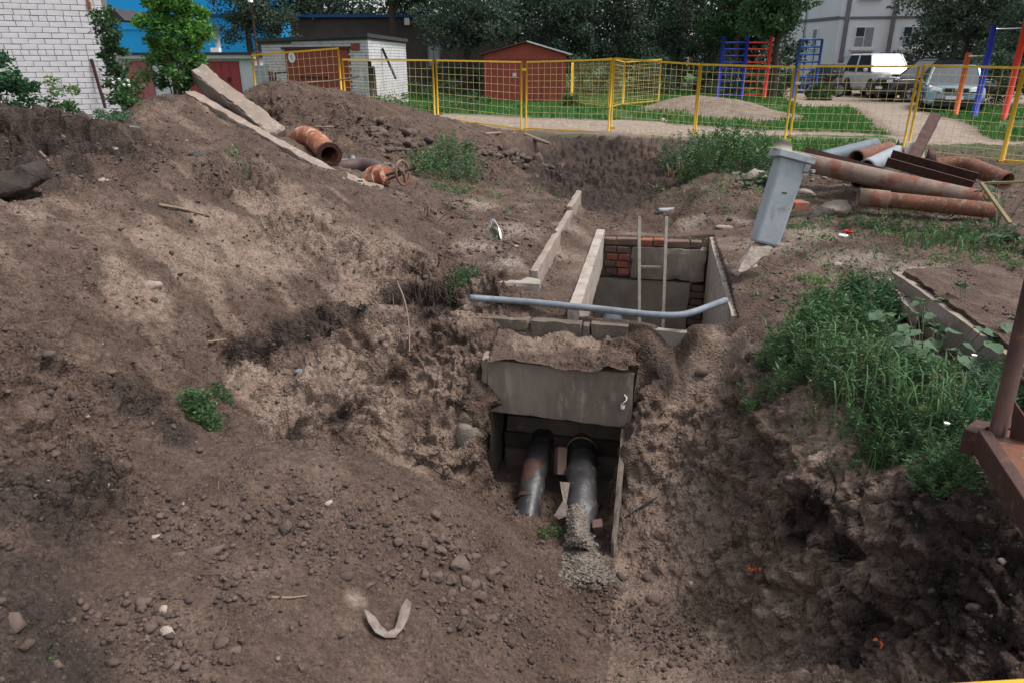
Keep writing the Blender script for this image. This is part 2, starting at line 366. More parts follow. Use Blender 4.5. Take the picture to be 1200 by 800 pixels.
# soil of the ground sheet: colour zones come with the mesh as soil changes, the darkest also painting shade in crevices
def soil_material():
    m = bpy.data.materials.new('soil'); m.use_nodes = True
    n = m.node_tree.nodes; l = m.node_tree.links; b = n['Principled BSDF']
    b.inputs['Roughness'].default_value = .95; b.inputs['Specular IOR Level'].default_value = .15
    tc = n.new('ShaderNodeTexCoord').outputs['Object']
    def noise_(s, d=8, r=.6, off=0):
        t = n.new('ShaderNodeTexNoise'); t.inputs['Scale'].default_value = s; t.inputs['Detail'].default_value = d; t.inputs['Roughness'].default_value = r
        if off:
            mp = n.new('ShaderNodeMapping'); mp.inputs['Location'].default_value = (off, off, off); l.new(tc, mp.inputs[0]); l.new(mp.outputs[0], t.inputs['Vector'])
        else: l.new(tc, t.inputs['Vector'])
        return t.outputs['Fac']
    def rmp(src, stops):
        r = n.new('ShaderNodeValToRGB'); e = r.color_ramp.elements
        e[0].position = stops[0][0]; e[0].color = (*stops[0][1], 1); e[1].position = stops[-1][0]; e[1].color = (*stops[-1][1], 1)
        for p, c in stops[1:-1]:
            q = e.new(p); q.color = (*c, 1)
        l.new(src, r.inputs[0]); return r.outputs[0]
    def mix(fac, a, bb, mode='MIX'):
        x = n.new('ShaderNodeMix'); x.data_type = 'RGBA'; x.blend_type = mode; l.new(fac, x.inputs[0]) if not isinstance(fac, float) else setattr(x.inputs[0], 'default_value', fac)
        l.new(a, x.inputs[6]); l.new(bb, x.inputs[7]); return x.outputs[2]
    def mask(src, brk, lo=.35, hi=.65):
        a = n.new('ShaderNodeMath'); a.operation = 'MULTIPLY_ADD'; l.new(brk, a.inputs[0]); a.inputs[1].default_value = .9; a.inputs[2].default_value = -.45
        s = n.new('ShaderNodeMath'); s.operation = 'ADD'; l.new(src, s.inputs[0]); l.new(a.outputs[0], s.inputs[1])
        r = n.new('ShaderNodeMapRange'); r.inputs[1].default_value = lo; r.inputs[2].default_value = hi; l.new(s.outputs[0], r.inputs[0]); return r.outputs[0]
    at = n.new('ShaderNodeVertexColor'); at.layer_name = 'zones'
    sp = n.new('ShaderNodeSeparateColor'); l.new(at.outputs['Color'], sp.inputs[0])
    mid = noise_(3.5, 10, .7); fine = noise_(38, 6, .7); big = noise_(.9, 6, .6, 4.0)
    base = rmp(mid, [(.25, (.054, .037, .029)), (.5, (.100, .069, .054)), (.75, (.165, .119, .094))])
    clay = rmp(noise_(5, 10, .7, 2.0), [(.25, (.125, .088, .067)), (.5, (.21, .153, .121)), (.78, (.32, .245, .20))])
    humus_shade = rmp(mid, [(.3, (.030, .023, .021)), (.7, (.072, .052, .044))])
    green = rmp(noise_(2.2, 8, .7, 7.0), [(.3, (.035, .07, .022)), (.55, (.05, .10, .03)), (.75, (.10, .095, .055))])
    sand = rmp(noise_(4, 10, .75, 9.0), [(.25, (.19, .145, .115)), (.5, (.29, .235, .195)), (.8, (.40, .34, .29))])
    c = mix(mask(sp.outputs[0], noise_(4, 12, .75, 1.0), .3, .8), base, clay)
    c = mix(mask(sp.outputs[1], noise_(4, 12, .75, 3.0), .35, .8), c, humus_shade)
    c = mix(mask(at.outputs['Alpha'], noise_(3.2, 12, .75, 5.0), .3, .85), c, sand)
    c = mix(mask(sp.outputs[2], noise_(4, 10, .7, 6.0)), c, green)
    tint = rmp(fine, [(.28, (.55, .55, .55)), (.5, (.98, .98, .98)), (.72, (1.45, 1.42, 1.38))])
    c = mix(1.0, c, tint, 'MULTIPLY')
    sp2 = rmp(noise_(120, 2, .5, 11.0), [(.66, (0, 0, 0)), (.70, (1, 1, 1))])
    bw = n.new('ShaderNodeRGBToBW'); l.new(sp2, bw.inputs[0])
    k = n.new('ShaderNodeMath'); k.operation = 'MULTIPLY'; l.new(bw.outputs[0], k.inputs[0]); k.inputs[1].default_value = .35
    pc = n.new('ShaderNodeRGB'); pc.outputs[0].default_value = (.3, .26, .22, 1)
    c = mix(k.outputs[0], c, pc.outputs[0])
    l.new(c, b.inputs['Base Color'])
    b1 = n.new('ShaderNodeBump'); b1.inputs['Distance'].default_value = .026; l.new(noise_(30, 6, .6, 12.0), b1.inputs['Height'])
    b2 = n.new('ShaderNodeBump'); b2.inputs['Distance'].default_value = .008; l.new(noise_(110, 4, .6, 13.0), b2.inputs['Height']); l.new(b1.outputs[0], b2.inputs['Normal'])
    vo = n.new('ShaderNodeTexVoronoi'); vo.inputs['Scale'].default_value = 60; l.new(tc, vo.inputs['Vector'])
    b3 = n.new('ShaderNodeBump'); b3.invert = True; b3.inputs['Distance'].default_value = .016; vm_ = n.new('ShaderNodeMath'); vm_.operation = 'MULTIPLY'; l.new(vo.outputs['Distance'], vm_.inputs[0]); mr_ = n.new('ShaderNodeMapRange'); mr_.inputs[1].default_value = .35; mr_.inputs[2].default_value = .6; l.new(noise_(6, 6, .7, 21.0), mr_.inputs[0]); l.new(mr_.outputs[0], vm_.inputs[1]); l.new(vm_.outputs[0], b3.inputs['Height']); l.new(b2.outputs[0], b3.inputs['Normal'])
    l.new(b3.outputs[0], b.inputs['Normal'])
    return m
M['soil'] = soil_material()

# ------------------------------------------------------------------ ground: measured spot heights, joined to a surface
pts = []
def d_(*L):
    for px, py, D in L: pts.append(PD(px, py, D))
def z_(*L):
    for px, py, z in L: pts.append(PZ(px, py, z))
def s_(*L):
    for s, t, z in L: pts.append(SP(s, t, z))
def w_(*L):
    for p in L: pts.append(Vector(p))
# edges of the sheet
w_((-16, -3, .2), (-8, -3, .1), (0, -3, 0), (8, -3, 0), (16, -3, 0), (-16, 3, .5), (-16, 7, 1.0), (-16, 12, .6), (-16, 20, 0), (-16, 36, 0), (-8, 36, 0), (0, 36, 0), (8, 36, 0), (16, 36, 0), (16, 5, 0), (16, 15, 0), (16, 25, 0))
w_((-3, 0, .1), (-1, 0, 0), (0, 0, -.1), (1, 0, -.2), (3, 0, 0), (-1, 1, -.05), (0, 1.0, -.28), (1, 1, -.4), (2.2, 1, -.15), (0, 1.5, -.4))
# far flat
w_((-9, 12.5, .5), (-5, 13.5, .45), (-4, 18, 0), (0, 20, 0), (6, 20, 0), (10, 20, 0), (-8, 20, 0), (10, 12, 0), (7, 9, 0), (6, 6, 0), (9, 4, 0))
z_((600, 160, 0), (660, 158, 0), (717, 158, 0), (820, 165, 0), (933, 175, 0), (1060, 180, 0), (1175, 195, 0), (1190, 240, 0), (1100, 250, 0), (1000, 240, 0), (950, 240, 0), (880, 200, .05), (850, 170, .02))
# hollow behind the chamber
z_((640, 166, .0), (720, 165, -.0), (785, 168, .0), (652, 222, -.72), (720, 228, -.85), (772, 222, -.75), (655, 246, -.45), (720, 251, -.5), (775, 246, -.45), (650, 195, -.40), (720, 190, -.35), (778, 195, -.35),
   (600, 185, .14), (612, 215, .10), (628, 235, .03), (800, 185, .06), (805, 215, .06), (805, 245, -.02), (840, 200, .1), (830, 225, .08), (830, 250, 0), (635, 200, -.25), (640, 225, -.4))
# mound behind the left slab
d_((310, 95, 11.5), (335, 92, 11.5), (400, 106, 12), (450, 119, 12.5), (500, 132, 13.5), (560, 146, 15), (290, 112, 11))
w_((-4.8, 14.2, .3), (-3.2, 15.2, .3), (-1.8, 16, .15), (-.6, 17.5, 0))
d_((330, 130, 10.2), (400, 140, 10.8), (460, 150, 11), (520, 165, 11.3), (345, 155, 9.4), (400, 182, 9.0), (450, 190, 9.1), (500, 200, 9.5), (560, 215, 9.4), (590, 185, 11.5), (540, 190, 10.5))
d_((360, 195, 8.0), (400, 200, 8.2), (440, 212, 8.0), (480, 222, 7.9), (520, 235, 7.6))
# slab ridge and peak by the slabs
d_((185, 112, 9), (200, 109, 9.1), (222, 110, 9), (250, 133, 8.7), (300, 165, 8), (350, 192, 7.5), (400, 217, 7.2), (435, 228, 7.1))
w_((-4.6, 10.6, .7), (-3.6, 10.2, .6), (-5.4, 9.3, .75))
d_((170, 150, 8), (150, 153, 7.6), (160, 175, 7.1), (200, 150, 7.9), (250, 170, 7.5), (300, 195, 7.1), (350, 222, 6.7))
# dark cut bank at far left
d_((0, 134, 6.6), (30, 131, 6.8), (60, 131, 6.9), (100, 141, 7.0), (140, 152, 7.2), (-150, 130, 6.6), (-300, 130, 6.6))
d_((0, 178, 6.4), (60, 184, 6.4), (110, 190, 6.4), (-150, 180, 6.3), (135, 180, 6.7))
w_((-5.2, 9.0, .75), (-7, 9, .8), (-9, 8.5, .9))
d_((0, 235, 4.9), (60, 228, 5.1), (105, 232, 5.3), (-150, 235, 4.9), (-300, 300, 4.2))
# left slope
d_((0, 300, 3.7), (0, 400, 3.0), (0, 500, 2.45), (0, 600, 2.05), (0, 700, 1.75), (0, 800, 1.5), (-200, 400, 2.9), (-200, 600, 2.0), (-200, 800, 1.4))
d_((100, 300, 4.1), (100, 400, 3.4), (100, 500, 2.8), (100, 600, 2.35), (100, 700, 1.95), (100, 800, 1.65), (150, 240, 5.5))
d_((200, 200, 6.6), (200, 250, 5.6), (200, 300, 4.8), (200, 350, 4.3), (200, 400, 3.9), (200, 480, 3.4), (200, 540, 3.0), (200, 620, 2.5), (200, 700, 2.05), (200, 800, 1.7))
d_((300, 220, 6.7), (300, 260, 6.0), (300, 320, 5.2), (300, 400, 4.4), (300, 480, 3.8), (300, 512, 3.62), (300, 532, 3.0), (300, 560, 2.85), (300, 640, 2.5), (300, 720, 2.1), (300, 800, 1.8))
d_((400, 250, 6.4), (400, 320, 5.4), (400, 380, 4.7), (400, 440, 4.3), (400, 500, 3.95), (400, 528, 3.88), (400, 545, 3.1), (400, 580, 2.98), (400, 660, 2.6), (400, 740, 2.2), (400, 800, 1.95))
d_((350, 420, 4.45), (350, 395, 4.6), (300, 425, 4.3))
d_((480, 245, 7.0), (480, 300, 5.9), (480, 340, 5.35), (490, 372, 5.3), (480, 400, 4.85), (480, 460, 4.5), (480, 520, 4.1), (480, 552, 4.0), (480, 572, 3.2), (480, 610, 3.0), (350, 538, 3.05), (440, 557, 3.15), (515, 585, 3.24), (350, 520, 3.75), (440, 541, 3.95), (515, 568, 4.02), (480, 680, 2.7), (480, 740, 2.35), (480, 800, 2.1))
d_((525, 335, 5.35), (525, 372, 5.25), (525, 385, 4.9), (545, 345, 5.2), (548, 385, 4.85), (550, 440, 4.65), (550, 500, 4.4), (552, 560, 4.2), (552, 585, 4.05), (545, 600, 3.25), (585, 637, 3.18), (560, 700, 2.75), (560, 800, 2.2))
# ledge between mound and chamber, curb, walkway
z_((520, 265, .1), (560, 245, .1), (600, 240, .1), (650, 243, .07), (600, 290, .07), (610, 330, .04), (560, 325, .05))
s_((.12, .95, .055), (.12, 2.2, .085), (.12, 4.0, .085), (.22, .95, -.13), (.22, 2.2, -.13), (.22, 4.0, -.14), (.5, .6, -.13), (.5, 2.8, -.13), (.5, 3.6, -.2), (1.2, 3.55, -.22), (1.2, 4.4, -.4), (.6, 4.6, -.35), (1.8, 3.5, -.1), (1.95, 2.2, -.04), (1.9, 1.2, -.05), (1.3, 3.3, -.15))
s_((-.1, .45, -.1), (.1, .42, -.14), (.5, .42, -.14), (.9, .42, -.14), (.1, .33, -.32), (.5, .33, -.34), (.88, .33, -.33), (1.05, .33, -.14), (1.4, .33, -.10), (1.2, .2, -.20), (1.6, .4, -.12),
   (0, .16, -.30), (.5, .16, -.29), (.95, .14, -.30), (0, .03, -.30), (.5, .03, -.30), (.95, .03, -.30), (1.15, .1, -.32), (1.05, .0, -.42))
# trench floor
s_((.04, -.04, -1.25), (.5, -.04, -1.3), (.9, -.04, -1.28), (.04, -.3, -1.25), (.5, -.3, -1.32), (.88, -.3, -1.3), (.86, -.7, -1.32), (.4, -.7, -1.3))
d_((590, 565, 4.45), (612, 668, 3.1), (620, 705, 2.95), (620, 800, 2.35), (680, 695, 3.3), (690, 730, 3.05), (700, 800, 2.5),
   (780, 705, 3.2), (800, 750, 2.85), (800, 800, 2.55), (880, 790, 2.6), (745, 675, 3.5))
z_((585, 608, -1.16), (612, 612, -1.15), (640, 622, -1.22), (655, 640, -1.2), (680, 652, -1.14), (695, 628, -1.25), (706, 655, -1.2), (615, 640, -1.12))
s_((-.05, -.12, -.40), (-.08, -.3, -.66), (-.03, -.2, -.58), (-.03, -.4, -1.0), (1.0, -.13, -.42), (1.02, -.32, -.74), (.99, -.2, -.60), (-.12, -.02, -.34), (1.1, -.02, -.38))
# right bank
d_((742, 520, 4.42), (738, 580, 4.0), (732, 640, 3.66), (745, 440, 4.6), (748, 490, 4.5))
d_((790, 380, 4.95), (790, 440, 4.65), (790, 500, 4.35), (790, 560, 4.0), (790, 620, 3.65), (790, 665, 3.4))
d_((850, 370, 4.95), (850, 420, 4.55), (850, 480, 4.2), (850, 560, 3.75), (850, 640, 3.35), (850, 715, 3.0))
d_((872, 335, 5.35), (893, 395, 4.3), (885, 430, 4.1), (888, 500, 3.75), (895, 600, 3.28), (900, 700, 2.9), (912, 480, 3.55), (915, 590, 3.0))
d_((940, 445, 3.7), (950, 500, 3.12), (958, 560, 2.95), (970, 640, 2.75), (980, 720, 2.52), (1000, 800, 2.28))
d_((1050, 560, 2.55), (1060, 625, 2.42), (1070, 700, 2.25), (1080, 800, 2.0), (1150, 600, 2.3), (1170, 680, 2.12), (1180, 800, 1.85), (1300, 640, 2.1), (1300, 800, 1.75))
z_((900, 350, 0), (925, 395, 0), (960, 440, 0), (1000, 480, 0), (1100, 520, 0), (1000, 350, 0), (1100, 400, 0), (1200, 500, 0), (1200, 350, .05), (1000, 300, .02), (1200, 280, 0), (900, 300, 0), (1100, 300, .05), (1300, 420, .05))

GX0, GX1, GY0, GY1, GS = -14.0, 14.0, -2.5, 34.0, .04
gx = np.arange(GX0, GX1 + GS / 2, GS); gy = np.arange(GY0, GY1 + GS / 2, GS)
def tin(pts):
    P2 = [Vector((p.x, p.y)) for p in pts]
    ov, oe, of, ovi, _, _ = geometry.delaunay_2d_cdt(P2, [], [], 0, 1e-6)
    zz = [pts[v[0]].z for v in ovi]
    Z = np.zeros((len(gy), len(gx)), np.float64)
    for t in of:
        a, b, c = [ov[i] for i in t]; za, zb, zc = [zz[i] for i in t]
        i0 = max(0, int((min(a.x, b.x, c.x) - GX0) / GS)); i1 = min(len(gx) - 1, int((max(a.x, b.x, c.x) - GX0) / GS) + 1)
        j0 = max(0, int((min(a.y, b.y, c.y) - GY0) / GS)); j1 = min(len(gy) - 1, int((max(a.y, b.y, c.y) - GY0) / GS) + 1)
        if i1 < i0 or j1 < j0: continue
        X, Y = np.meshgrid(gx[i0:i1 + 1], gy[j0:j1 + 1])
        det = (b.y - c.y) * (a.x - c.x) + (c.x - b.x) * (a.y - c.y)
        if abs(det) < 1e-9: continue
        l1 = ((b.y - c.y) * (X - c.x) + (c.x - b.x) * (Y - c.y)) / det
        l2 = ((c.y - a.y) * (X - c.x) + (a.x - c.x) * (Y - c.y)) / det
        l3 = 1 - l1 - l2; m = (l1 >= -1e-6) & (l2 >= -1e-6) & (l3 >= -1e-6)
        Z[j0:j1 + 1, i0:i1 + 1][m] = (l1 * za + l2 * zb + l3 * zc)[m]
    return Z
GZ = tin(pts)
def blur(Z, sg):
    k = int(3 * sg) + 1; g = np.exp(-.5 * (np.arange(-k, k + 1) / sg) ** 2); g /= g.sum()
    Zp = np.pad(Z, ((k, k), (0, 0)), 'edge'); Z1 = sum(g[i] * Zp[i:i + Z.shape[0]] for i in range(2 * k + 1))
    Zp = np.pad(Z1, ((0, 0), (k, k)), 'edge'); return sum(g[i] * Zp[:, i:i + Z.shape[1]] for i in range(2 * k + 1))
GXX, GYY = np.meshgrid(gx, gy)
s0, t0 = ST_(GXX, GYY)
smallb, bigb = blur(GZ, 1.0), blur(GZ, 1.6)
near_works = np.clip(1 - np.maximum(np.abs(s0 - .8) - 1.1, np.abs(t0 - 1.7) - 2.2) / .3, 0, 1)
GZ = bigb * (1 - near_works) + smallb * near_works
def bumpg(px, py, D, rx, ry, h):
    p = PD(px, py, D); return h * np.exp(-((GXX - p.x) / rx) ** 2 - ((GYY - p.y) / ry) ** 2)
GZ += bumpg(815, 110, 24, 1.6, 1.6, .55) + bumpg(870, 125, 22.5, 1.3, 1.0, .3) + bumpg(690, 130, 20, 3, .8, .08)
PG = np.stack([GXX.ravel(), GYY.ravel(), np.zeros(GXX.size)], 1)
soft = np.clip(1 - near_works, 0, 1) * np.clip((28 - GYY) / 8, .15, 1)
GZ += soft * (.035 * fbm(PG * 1.3, 3, 5).reshape(GZ.shape) + .02 * fbm(PG * 4.0, 3, 9).reshape(GZ.shape))
def HH(x, y):
    x = np.asarray(x, float); y = np.asarray(y, float)
    fx = np.clip((x - GX0) / GS, 0, len(gx) - 1.001); fy = np.clip((y - GY0) / GS, 0, len(gy) - 1.001)
    i = fx.astype(int); j = fy.astype(int); a = fx - i; b = fy - j
    z = GZ[j, i] * (1 - a) * (1 - b) + GZ[j, i + 1] * a * (1 - b) + GZ[j + 1, i] * (1 - a) * b + GZ[j + 1, i + 1] * a * b
    out = np.maximum(np.maximum(GX0 - x, x - GX1), np.maximum(GY0 - y, y - GY1))
    return z * np.clip(1 - out / 6, 0, 1)
def H(x, y): return float(HH(x, y))
def G(px, py, lift=0.0):
    """where the line of sight through a photo pixel meets the ground"""
    a, b = _r(px, py); D = np.concatenate([np.arange(1.0, 12, .01), np.arange(12, 60, .05)])
    g = HH(a * D, D); k = np.argmax(EYE + b * D < g)
    D = D[k]; return Vector((a * D, D, float(g[k]) + lift))

# the sheet itself: rings round the viewpoint, finer where the digging is
rr = [.25]
while rr[-1] < 1500:
    r = rr[-1]
    rr.append(r * (1.0045 if r < 1.6 else 1.0027 if r < 6.2 else 1.005 if r < 20 else 1.02 if r < 80 else 1.12) + (.05 if r < 1.2 else 0))
rr = np.array(rr)
aa = np.concatenate([np.arange(-180, -44, 4.0), np.arange(-44, 44, .125), np.arange(44, 180, 4.0)]) * math.pi / 180
na, nr = len(aa), len(rr)
RR, AA = np.meshgrid(rr, aa, indexing='ij')
X = (RR * np.sin(AA)).ravel(); Y = (RR * np.cos(AA)).ravel()
Zb = HH(X, Y)
s1, t1 = ST_(X, Y)
in_ch = (s1 > .50) & (s1 < 1.69) & (t1 > .47) & (t1 < 3.16)
strip = (s1 > .0) & (s1 < .96)
fl_ = fbm(np.stack([X, Y, X * 0], 1) * 6, 3, 12)
Zb = np.where(strip & (t1 > -.10) & (t1 < .3), np.maximum(Zb, -.30 + .16 * np.clip(t1, 0, .3) + .06 * fl_), Zb)
Zb = np.where(strip & (t1 > -.115) & (t1 < -.086), -.305 + .05 * fl_, Zb)
Zb = np.where(strip & (t1 <= -.115) & (t1 > -.25), np.minimum(Zb, -1.24), Zb)
Zb = np.where(in_ch, -1.75, Zb)
V = np.stack([X, Y, Zb], 1)
Gd = V.reshape(nr, na, 3)
du = np.zeros_like(Gd); dv = np.zeros_like(Gd)
du[1:-1] = Gd[2:] - Gd[:-2]; du[0] = Gd[1] - Gd[0]; du[-1] = Gd[-1] - Gd[-2]
dv[:, 1:-1] = Gd[:, 2:] - Gd[:, :-2]; dv[:, 0] = Gd[:, 1] - Gd[:, -1]; dv[:, -1] = Gd[:, 0] - Gd[:, -2]
N = np.cross(dv, du).reshape(-1, 3); N /= np.linalg.norm(N, axis=1)[:, None] + 1e-9
N[N[:, 2] < 0] *= -1
# zones
def zone(L, amp=1.0):
    out = np.zeros(len(V), np.float32)
    for px, py, r in L:
        c = np.array(G(px, py)); d = np.linalg.norm((V - c) * np.array([1, 1, 1.2]), axis=1)
        out = np.maximum(out, np.clip(1.1 - .85 * d / r, 0, 1))
    return out * amp
near = Y < 40
z_clay = zone([(760, 640, .12), (790, 610, .12), (820, 580, .12), (850, 545, .12), (875, 510, .12), (790, 680, .1), (830, 650, .12), (865, 610, .12), (885, 570, .1), (850, 690, .12), (890, 650, .12), (910, 735, .12), (950, 745, .12), (985, 690, .1), (960, 700, .12), (750, 560, .12), (770, 510, .12), (800, 460, .12), (840, 400, .15), (1000, 520, .12), (1060, 650, .15), (1120, 700, .12), (300, 290, .7), (350, 250, .6), (420, 290, .6), (430, 340, .4), (250, 260, .4), (400, 430, .35), (430, 470, .35), (500, 450, .28), (530, 520, .28), (350, 480, .3), (300, 450, .3), (460, 400, .25),
               (540, 430, .2), (620, 405, .2), (690, 410, .2), (800, 580, .3), (830, 530, .3), (860, 620, .3), (900, 670, .25), (930, 720, .25), (760, 660, .25), (850, 430, .3), (820, 480, .25), (740, 600, .2), (230, 300, .5), (170, 350, .3), (640, 400, .3), (980, 660, .2), (890, 740, .25), (780, 540, .2), (555, 360, .25)])
hol = zone([(680, 200, 2.0), (740, 200, 2.0), (720, 235, 2.0), (700, 175, 1.5), (640, 190, 1.0), (620, 205, .8)], .95)
z_hum_shade = zone([(285, 418, .16), (320, 400, .16), (350, 395, .16), (385, 385, .15), (415, 365, .15), (350, 508, .12), (400, 490, .12), (40, 155, .9), (100, 165, .7), (10, 150, .9), (130, 180, .5), (0, 205, .6), (60, 160, .7), (10, 170, .8), (110, 175, .5), (30, 210, .5), (-60, 170, 1.2), (300, 412, .22), (335, 392, .22), (370, 375, .2), (500, 360, .22), (520, 355, .2), (470, 350, .2), (150, 470, .25), (200, 510, .2), (110, 570, .25), (960, 600, .22), (1100, 610, .3), (1020, 735, .2), (1150, 740, .4), (940, 620, .16), (985, 640, .15), (990, 790, .2), (740, 470, .25), (780, 440, .25), (60, 600, .35), (30, 700, .4), (60, 780, .3), (1150, 700, .5)])  # dark soil patches; in crevices, recess and caves they paint the shade too
z_hum_shade = np.maximum(z_hum_shade, hol)
stk = fbm(np.stack([(X - Y) * .9, (X + Y) * 5.0, V[:, 2] * 2], 1), 4, 61); lft = np.clip((-.1 - X) / .5, 0, 1) * (Y < 9) * (Y > 1.2)
z_clay = np.clip(z_clay + lft * np.clip((Y - 2.9) / .9, 0, 1) * (.16 + 1.1 * stk), 0, 1); z_hum_shade = np.clip(z_hum_shade + lft * np.clip(-.1 - 1.1 * fbm(np.stack([(X - Y) * .7 + 5, (X + Y) * 3.2, V[:, 2]], 1), 4, 66), 0, .8), 0, 1)
fm_ = fbm(V * np.array([1.3, 1.3, 1.3]) + 9, 4, 71); z_clay = np.clip(z_clay + (Y < 16) * (X > 0) * (Y > 2.2) * np.clip(.12 + 1.0 * fm_, 0, .6), 0, 1); rbk = ((600 + X / np.maximum(Y, .1) * 745) > 730) & (Y < 4.6) & (V[:, 2] < -.08); z_clay = np.where(rbk, np.clip(z_clay + .46, 0, 1), z_clay)
z_dust = zone([(600, 270, .5), (600, 310, .4), (655, 300, .3), (670, 270, .3), (900, 290, .5), (950, 275, .6), (1000, 305, .5), (1080, 320, .6), (1150, 340, .6), (560, 290, .35), (870, 260, .3), (810, 262, .3), (415, 703, .07), (690, 670, .18), (560, 240, .4), (550, 500, .1), (700, 655, .12)], .75)
# beyond the fence: beige track, side path and grass
px_ = 600 + X / np.maximum(Y, .1) * 871
lf = fbm(np.stack([X * .25, Y * .25, X * 0], 1), 3, 31)
road = np.clip(1 - np.abs(Y - (20.6 - .58 * X.clip(-4, 13) + lf * .6)) / np.where(X < 4, 2.6, 1.5) + .4, 0, 1) * (X > -3) * np.clip(X + 3, 0, 1)
path = np.clip(1.6 - np.abs(X - (9.9 + (Y - 17.6) * .34) - lf * .6) / 1.1, 0, 1) * (Y > 15) * (Y < 60)
lot = ((Y > 27.5) & (X > 10.5 + (Y - 27) * .25) & (Y < 46)).astype(float)
far_sand = np.maximum(np.maximum(road, path), lot)
z_sand = np.maximum(z_dust, np.where(Y > 15, np.clip(far_sand, 0, 1) * .9, 0))
z_grass = np.where((Y > 16) & (far_sand < .5), np.clip(.5 + .3 * lf + np.clip((Y - 19) / 5, 0, .5), 0, 1), 0)
z_grass = np.where((Y > 17.2) & (X < 3.0) & (X > -3.5) & (Y < 21.5), 0, z_grass)
z_grass = np.where((Y > 10.5) & (Y < 17) & (X > 4.6) & (path < .3), .45 + .3 * lf, z_grass)
heapd = np.minimum(np.hypot(X - PD(815, 110, 24).x, Y - 24), np.hypot(X - PD(870, 125, 22.5).x, Y - 22.5))
z_grass = np.where(heapd < 1.9, 0, z_grass); z_sand = np.where(heapd < 1.9, .6, z_sand)
# relief: crumbs, clods and cracks, pushed out along the surface
calm = np.clip(np.maximum(np.abs(s1 - 1.08) - .66, np.abs(t1 - 1.75) - 1.6) / .25, 0, 1)
calm = np.where((t1 < .3) & (t1 > -.18) & (s1 > -.02) & (s1 < .98), np.where(t1 > -.07, .8, 0), calm)
steep = np.clip(1.25 - N[:, 2], 0, 1)
mound_smooth = zone([(300, 620, .8), (450, 620, .6), (350, 740, .7), (550, 720, .6), (700, 780, .5), (150, 700, .5), (620, 660, .3)])
z_face = zone([(660, 200, 1.6), (740, 190, 1.6), (700, 170, 1.2), (620, 200, 1.0), (790, 200, 1.0), (300, 430, .4), (350, 450, .4), (400, 460, .4), (450, 440, .4), (500, 430, .4), (540, 480, .35), (420, 400, .4), (480, 400, .35), (520, 530, .3), (350, 500, .3), (560, 340, .3), (480, 320, .45), (420, 300, .4), (350, 270, .4), (280, 215, .4), (800, 420, .4), (860, 440, .4), (880, 520, .35), (900, 600, .35), (950, 600, .35), (1000, 640, .35), (930, 700, .3), (1020, 720, .35), (1100, 680, .4), (880, 660, .3), (840, 540, .35), (790, 480, .3), (400, 150, 1.3), (540, 190, 1.2), (630, 200, .9), (60, 170, .8), (100, 200, .5), (60, 470, .35), (110, 560, .3), (740, 430, .25)])
rough = np.clip(.32 + .45 * steep + 1.15 * z_face + .3 * z_hum_shade - .6 * mound_smooth, .10, 1.6)
act = near & (calm > 0)
Vn = V[act]; Q = Vn + .05 * np.stack([vnoise(Vn * 5, 40), vnoise(Vn * 5, 41), vnoise(Vn * 5, 42)], 1)
ro = rough[act]
disp = .030 * ro * ridged(Q * np.array([3.1, 3.1, 2.2]), 4, 50)
disp += .020 * (.2 + ro) * fbm(Q * 8.0, 4, 60)
wf, wr = worley(Q * 9.0, 70)
disp += .026 * (.25 + ro) * np.clip(.62 - wf, 0, 1) * 1.8 * (wr > .35)
wf, wr = worley(Vn * 26.0 + 3, 80)
disp += .012 * (.45 + ro) * np.clip(.6 - wf, 0, 1) * 1.6 * (wr > .4)
disp += .006 * fbm(Vn * 34.0, 3, 90)
wf, wr = worley(Q * np.array([6.5, 6.5, 8.5]) + .5, 110); disp += .092 * (wr - .5) * np.clip(ro - .3, 0, 1.1)
wf, wr = worley(Q * 15.0 + .25 * np.stack([vnoise(Vn * 20, 43), vnoise(Vn * 20, 44), vnoise(Vn * 20, 45)], 1), 120); disp += .050 * (wr - .5) * np.clip(ro - .15, 0, 1.1)
wf, wr = worley(Vn * 36.0 + 7, 130); disp += .009 * (wr - .4) * np.clip(ro + .15, 0, 1.2)
crack = np.abs(vnoise(Q * 4.2, 95)); disp -= .035 * np.clip(.06 - crack, 0, .06) / .06 * np.clip(ro - .5, 0, 1)
def pit(px, py, r, dep, sx=1.0, sz=1.0):
    c = np.array(G(px, py)); d = np.sqrt(((Vn - c) / np.array([r * sx, r, r * sz]))[:, 0] ** 2 + ((Vn - c) / r)[:, 1] ** 2 + ((Vn - c) / (r * sz))[:, 2] ** 2)
    return -dep * np.clip(1.1 - d, 0, 1) ** .6
def pits(L, r, dep, sx=1.0, sz=1.0, n=6):
    out = 0
    for (x0_, y0_), (x1_, y1_) in zip(L[:-1], L[1:]):
        for k in range(n):
            u = k / n; out = np.minimum(out, pit(x0_ + (x1_ - x0_) * u, y0_ + (y1_ - y0_) * u + random.uniform(-4, 4), r * random.uniform(.7, 1.2), dep * random.uniform(.6, 1.15), sx, sz))
    return out
disp += pits([(262, 428), (320, 400), (380, 388), (430, 352), (465, 350)], .085, .075, 1.2, .7) + pits([(330, 512), (400, 492), (440, 455), (455, 452)], .07, .06, 1.2, .6, 4) + pits([(468, 352), (530, 352)], .11, .12, 1.2, .55, 4)
disp += pits([(440, 352), (475, 338), (530, 326)], .05, .05, 1.5, .5, 4) + pits([(150, 470), (210, 500)], .09, .05, 1, 1, 4) + pits([(895, 430), (893, 500), (897, 560), (890, 640)], .05, .07, .8, 1.4, 6)
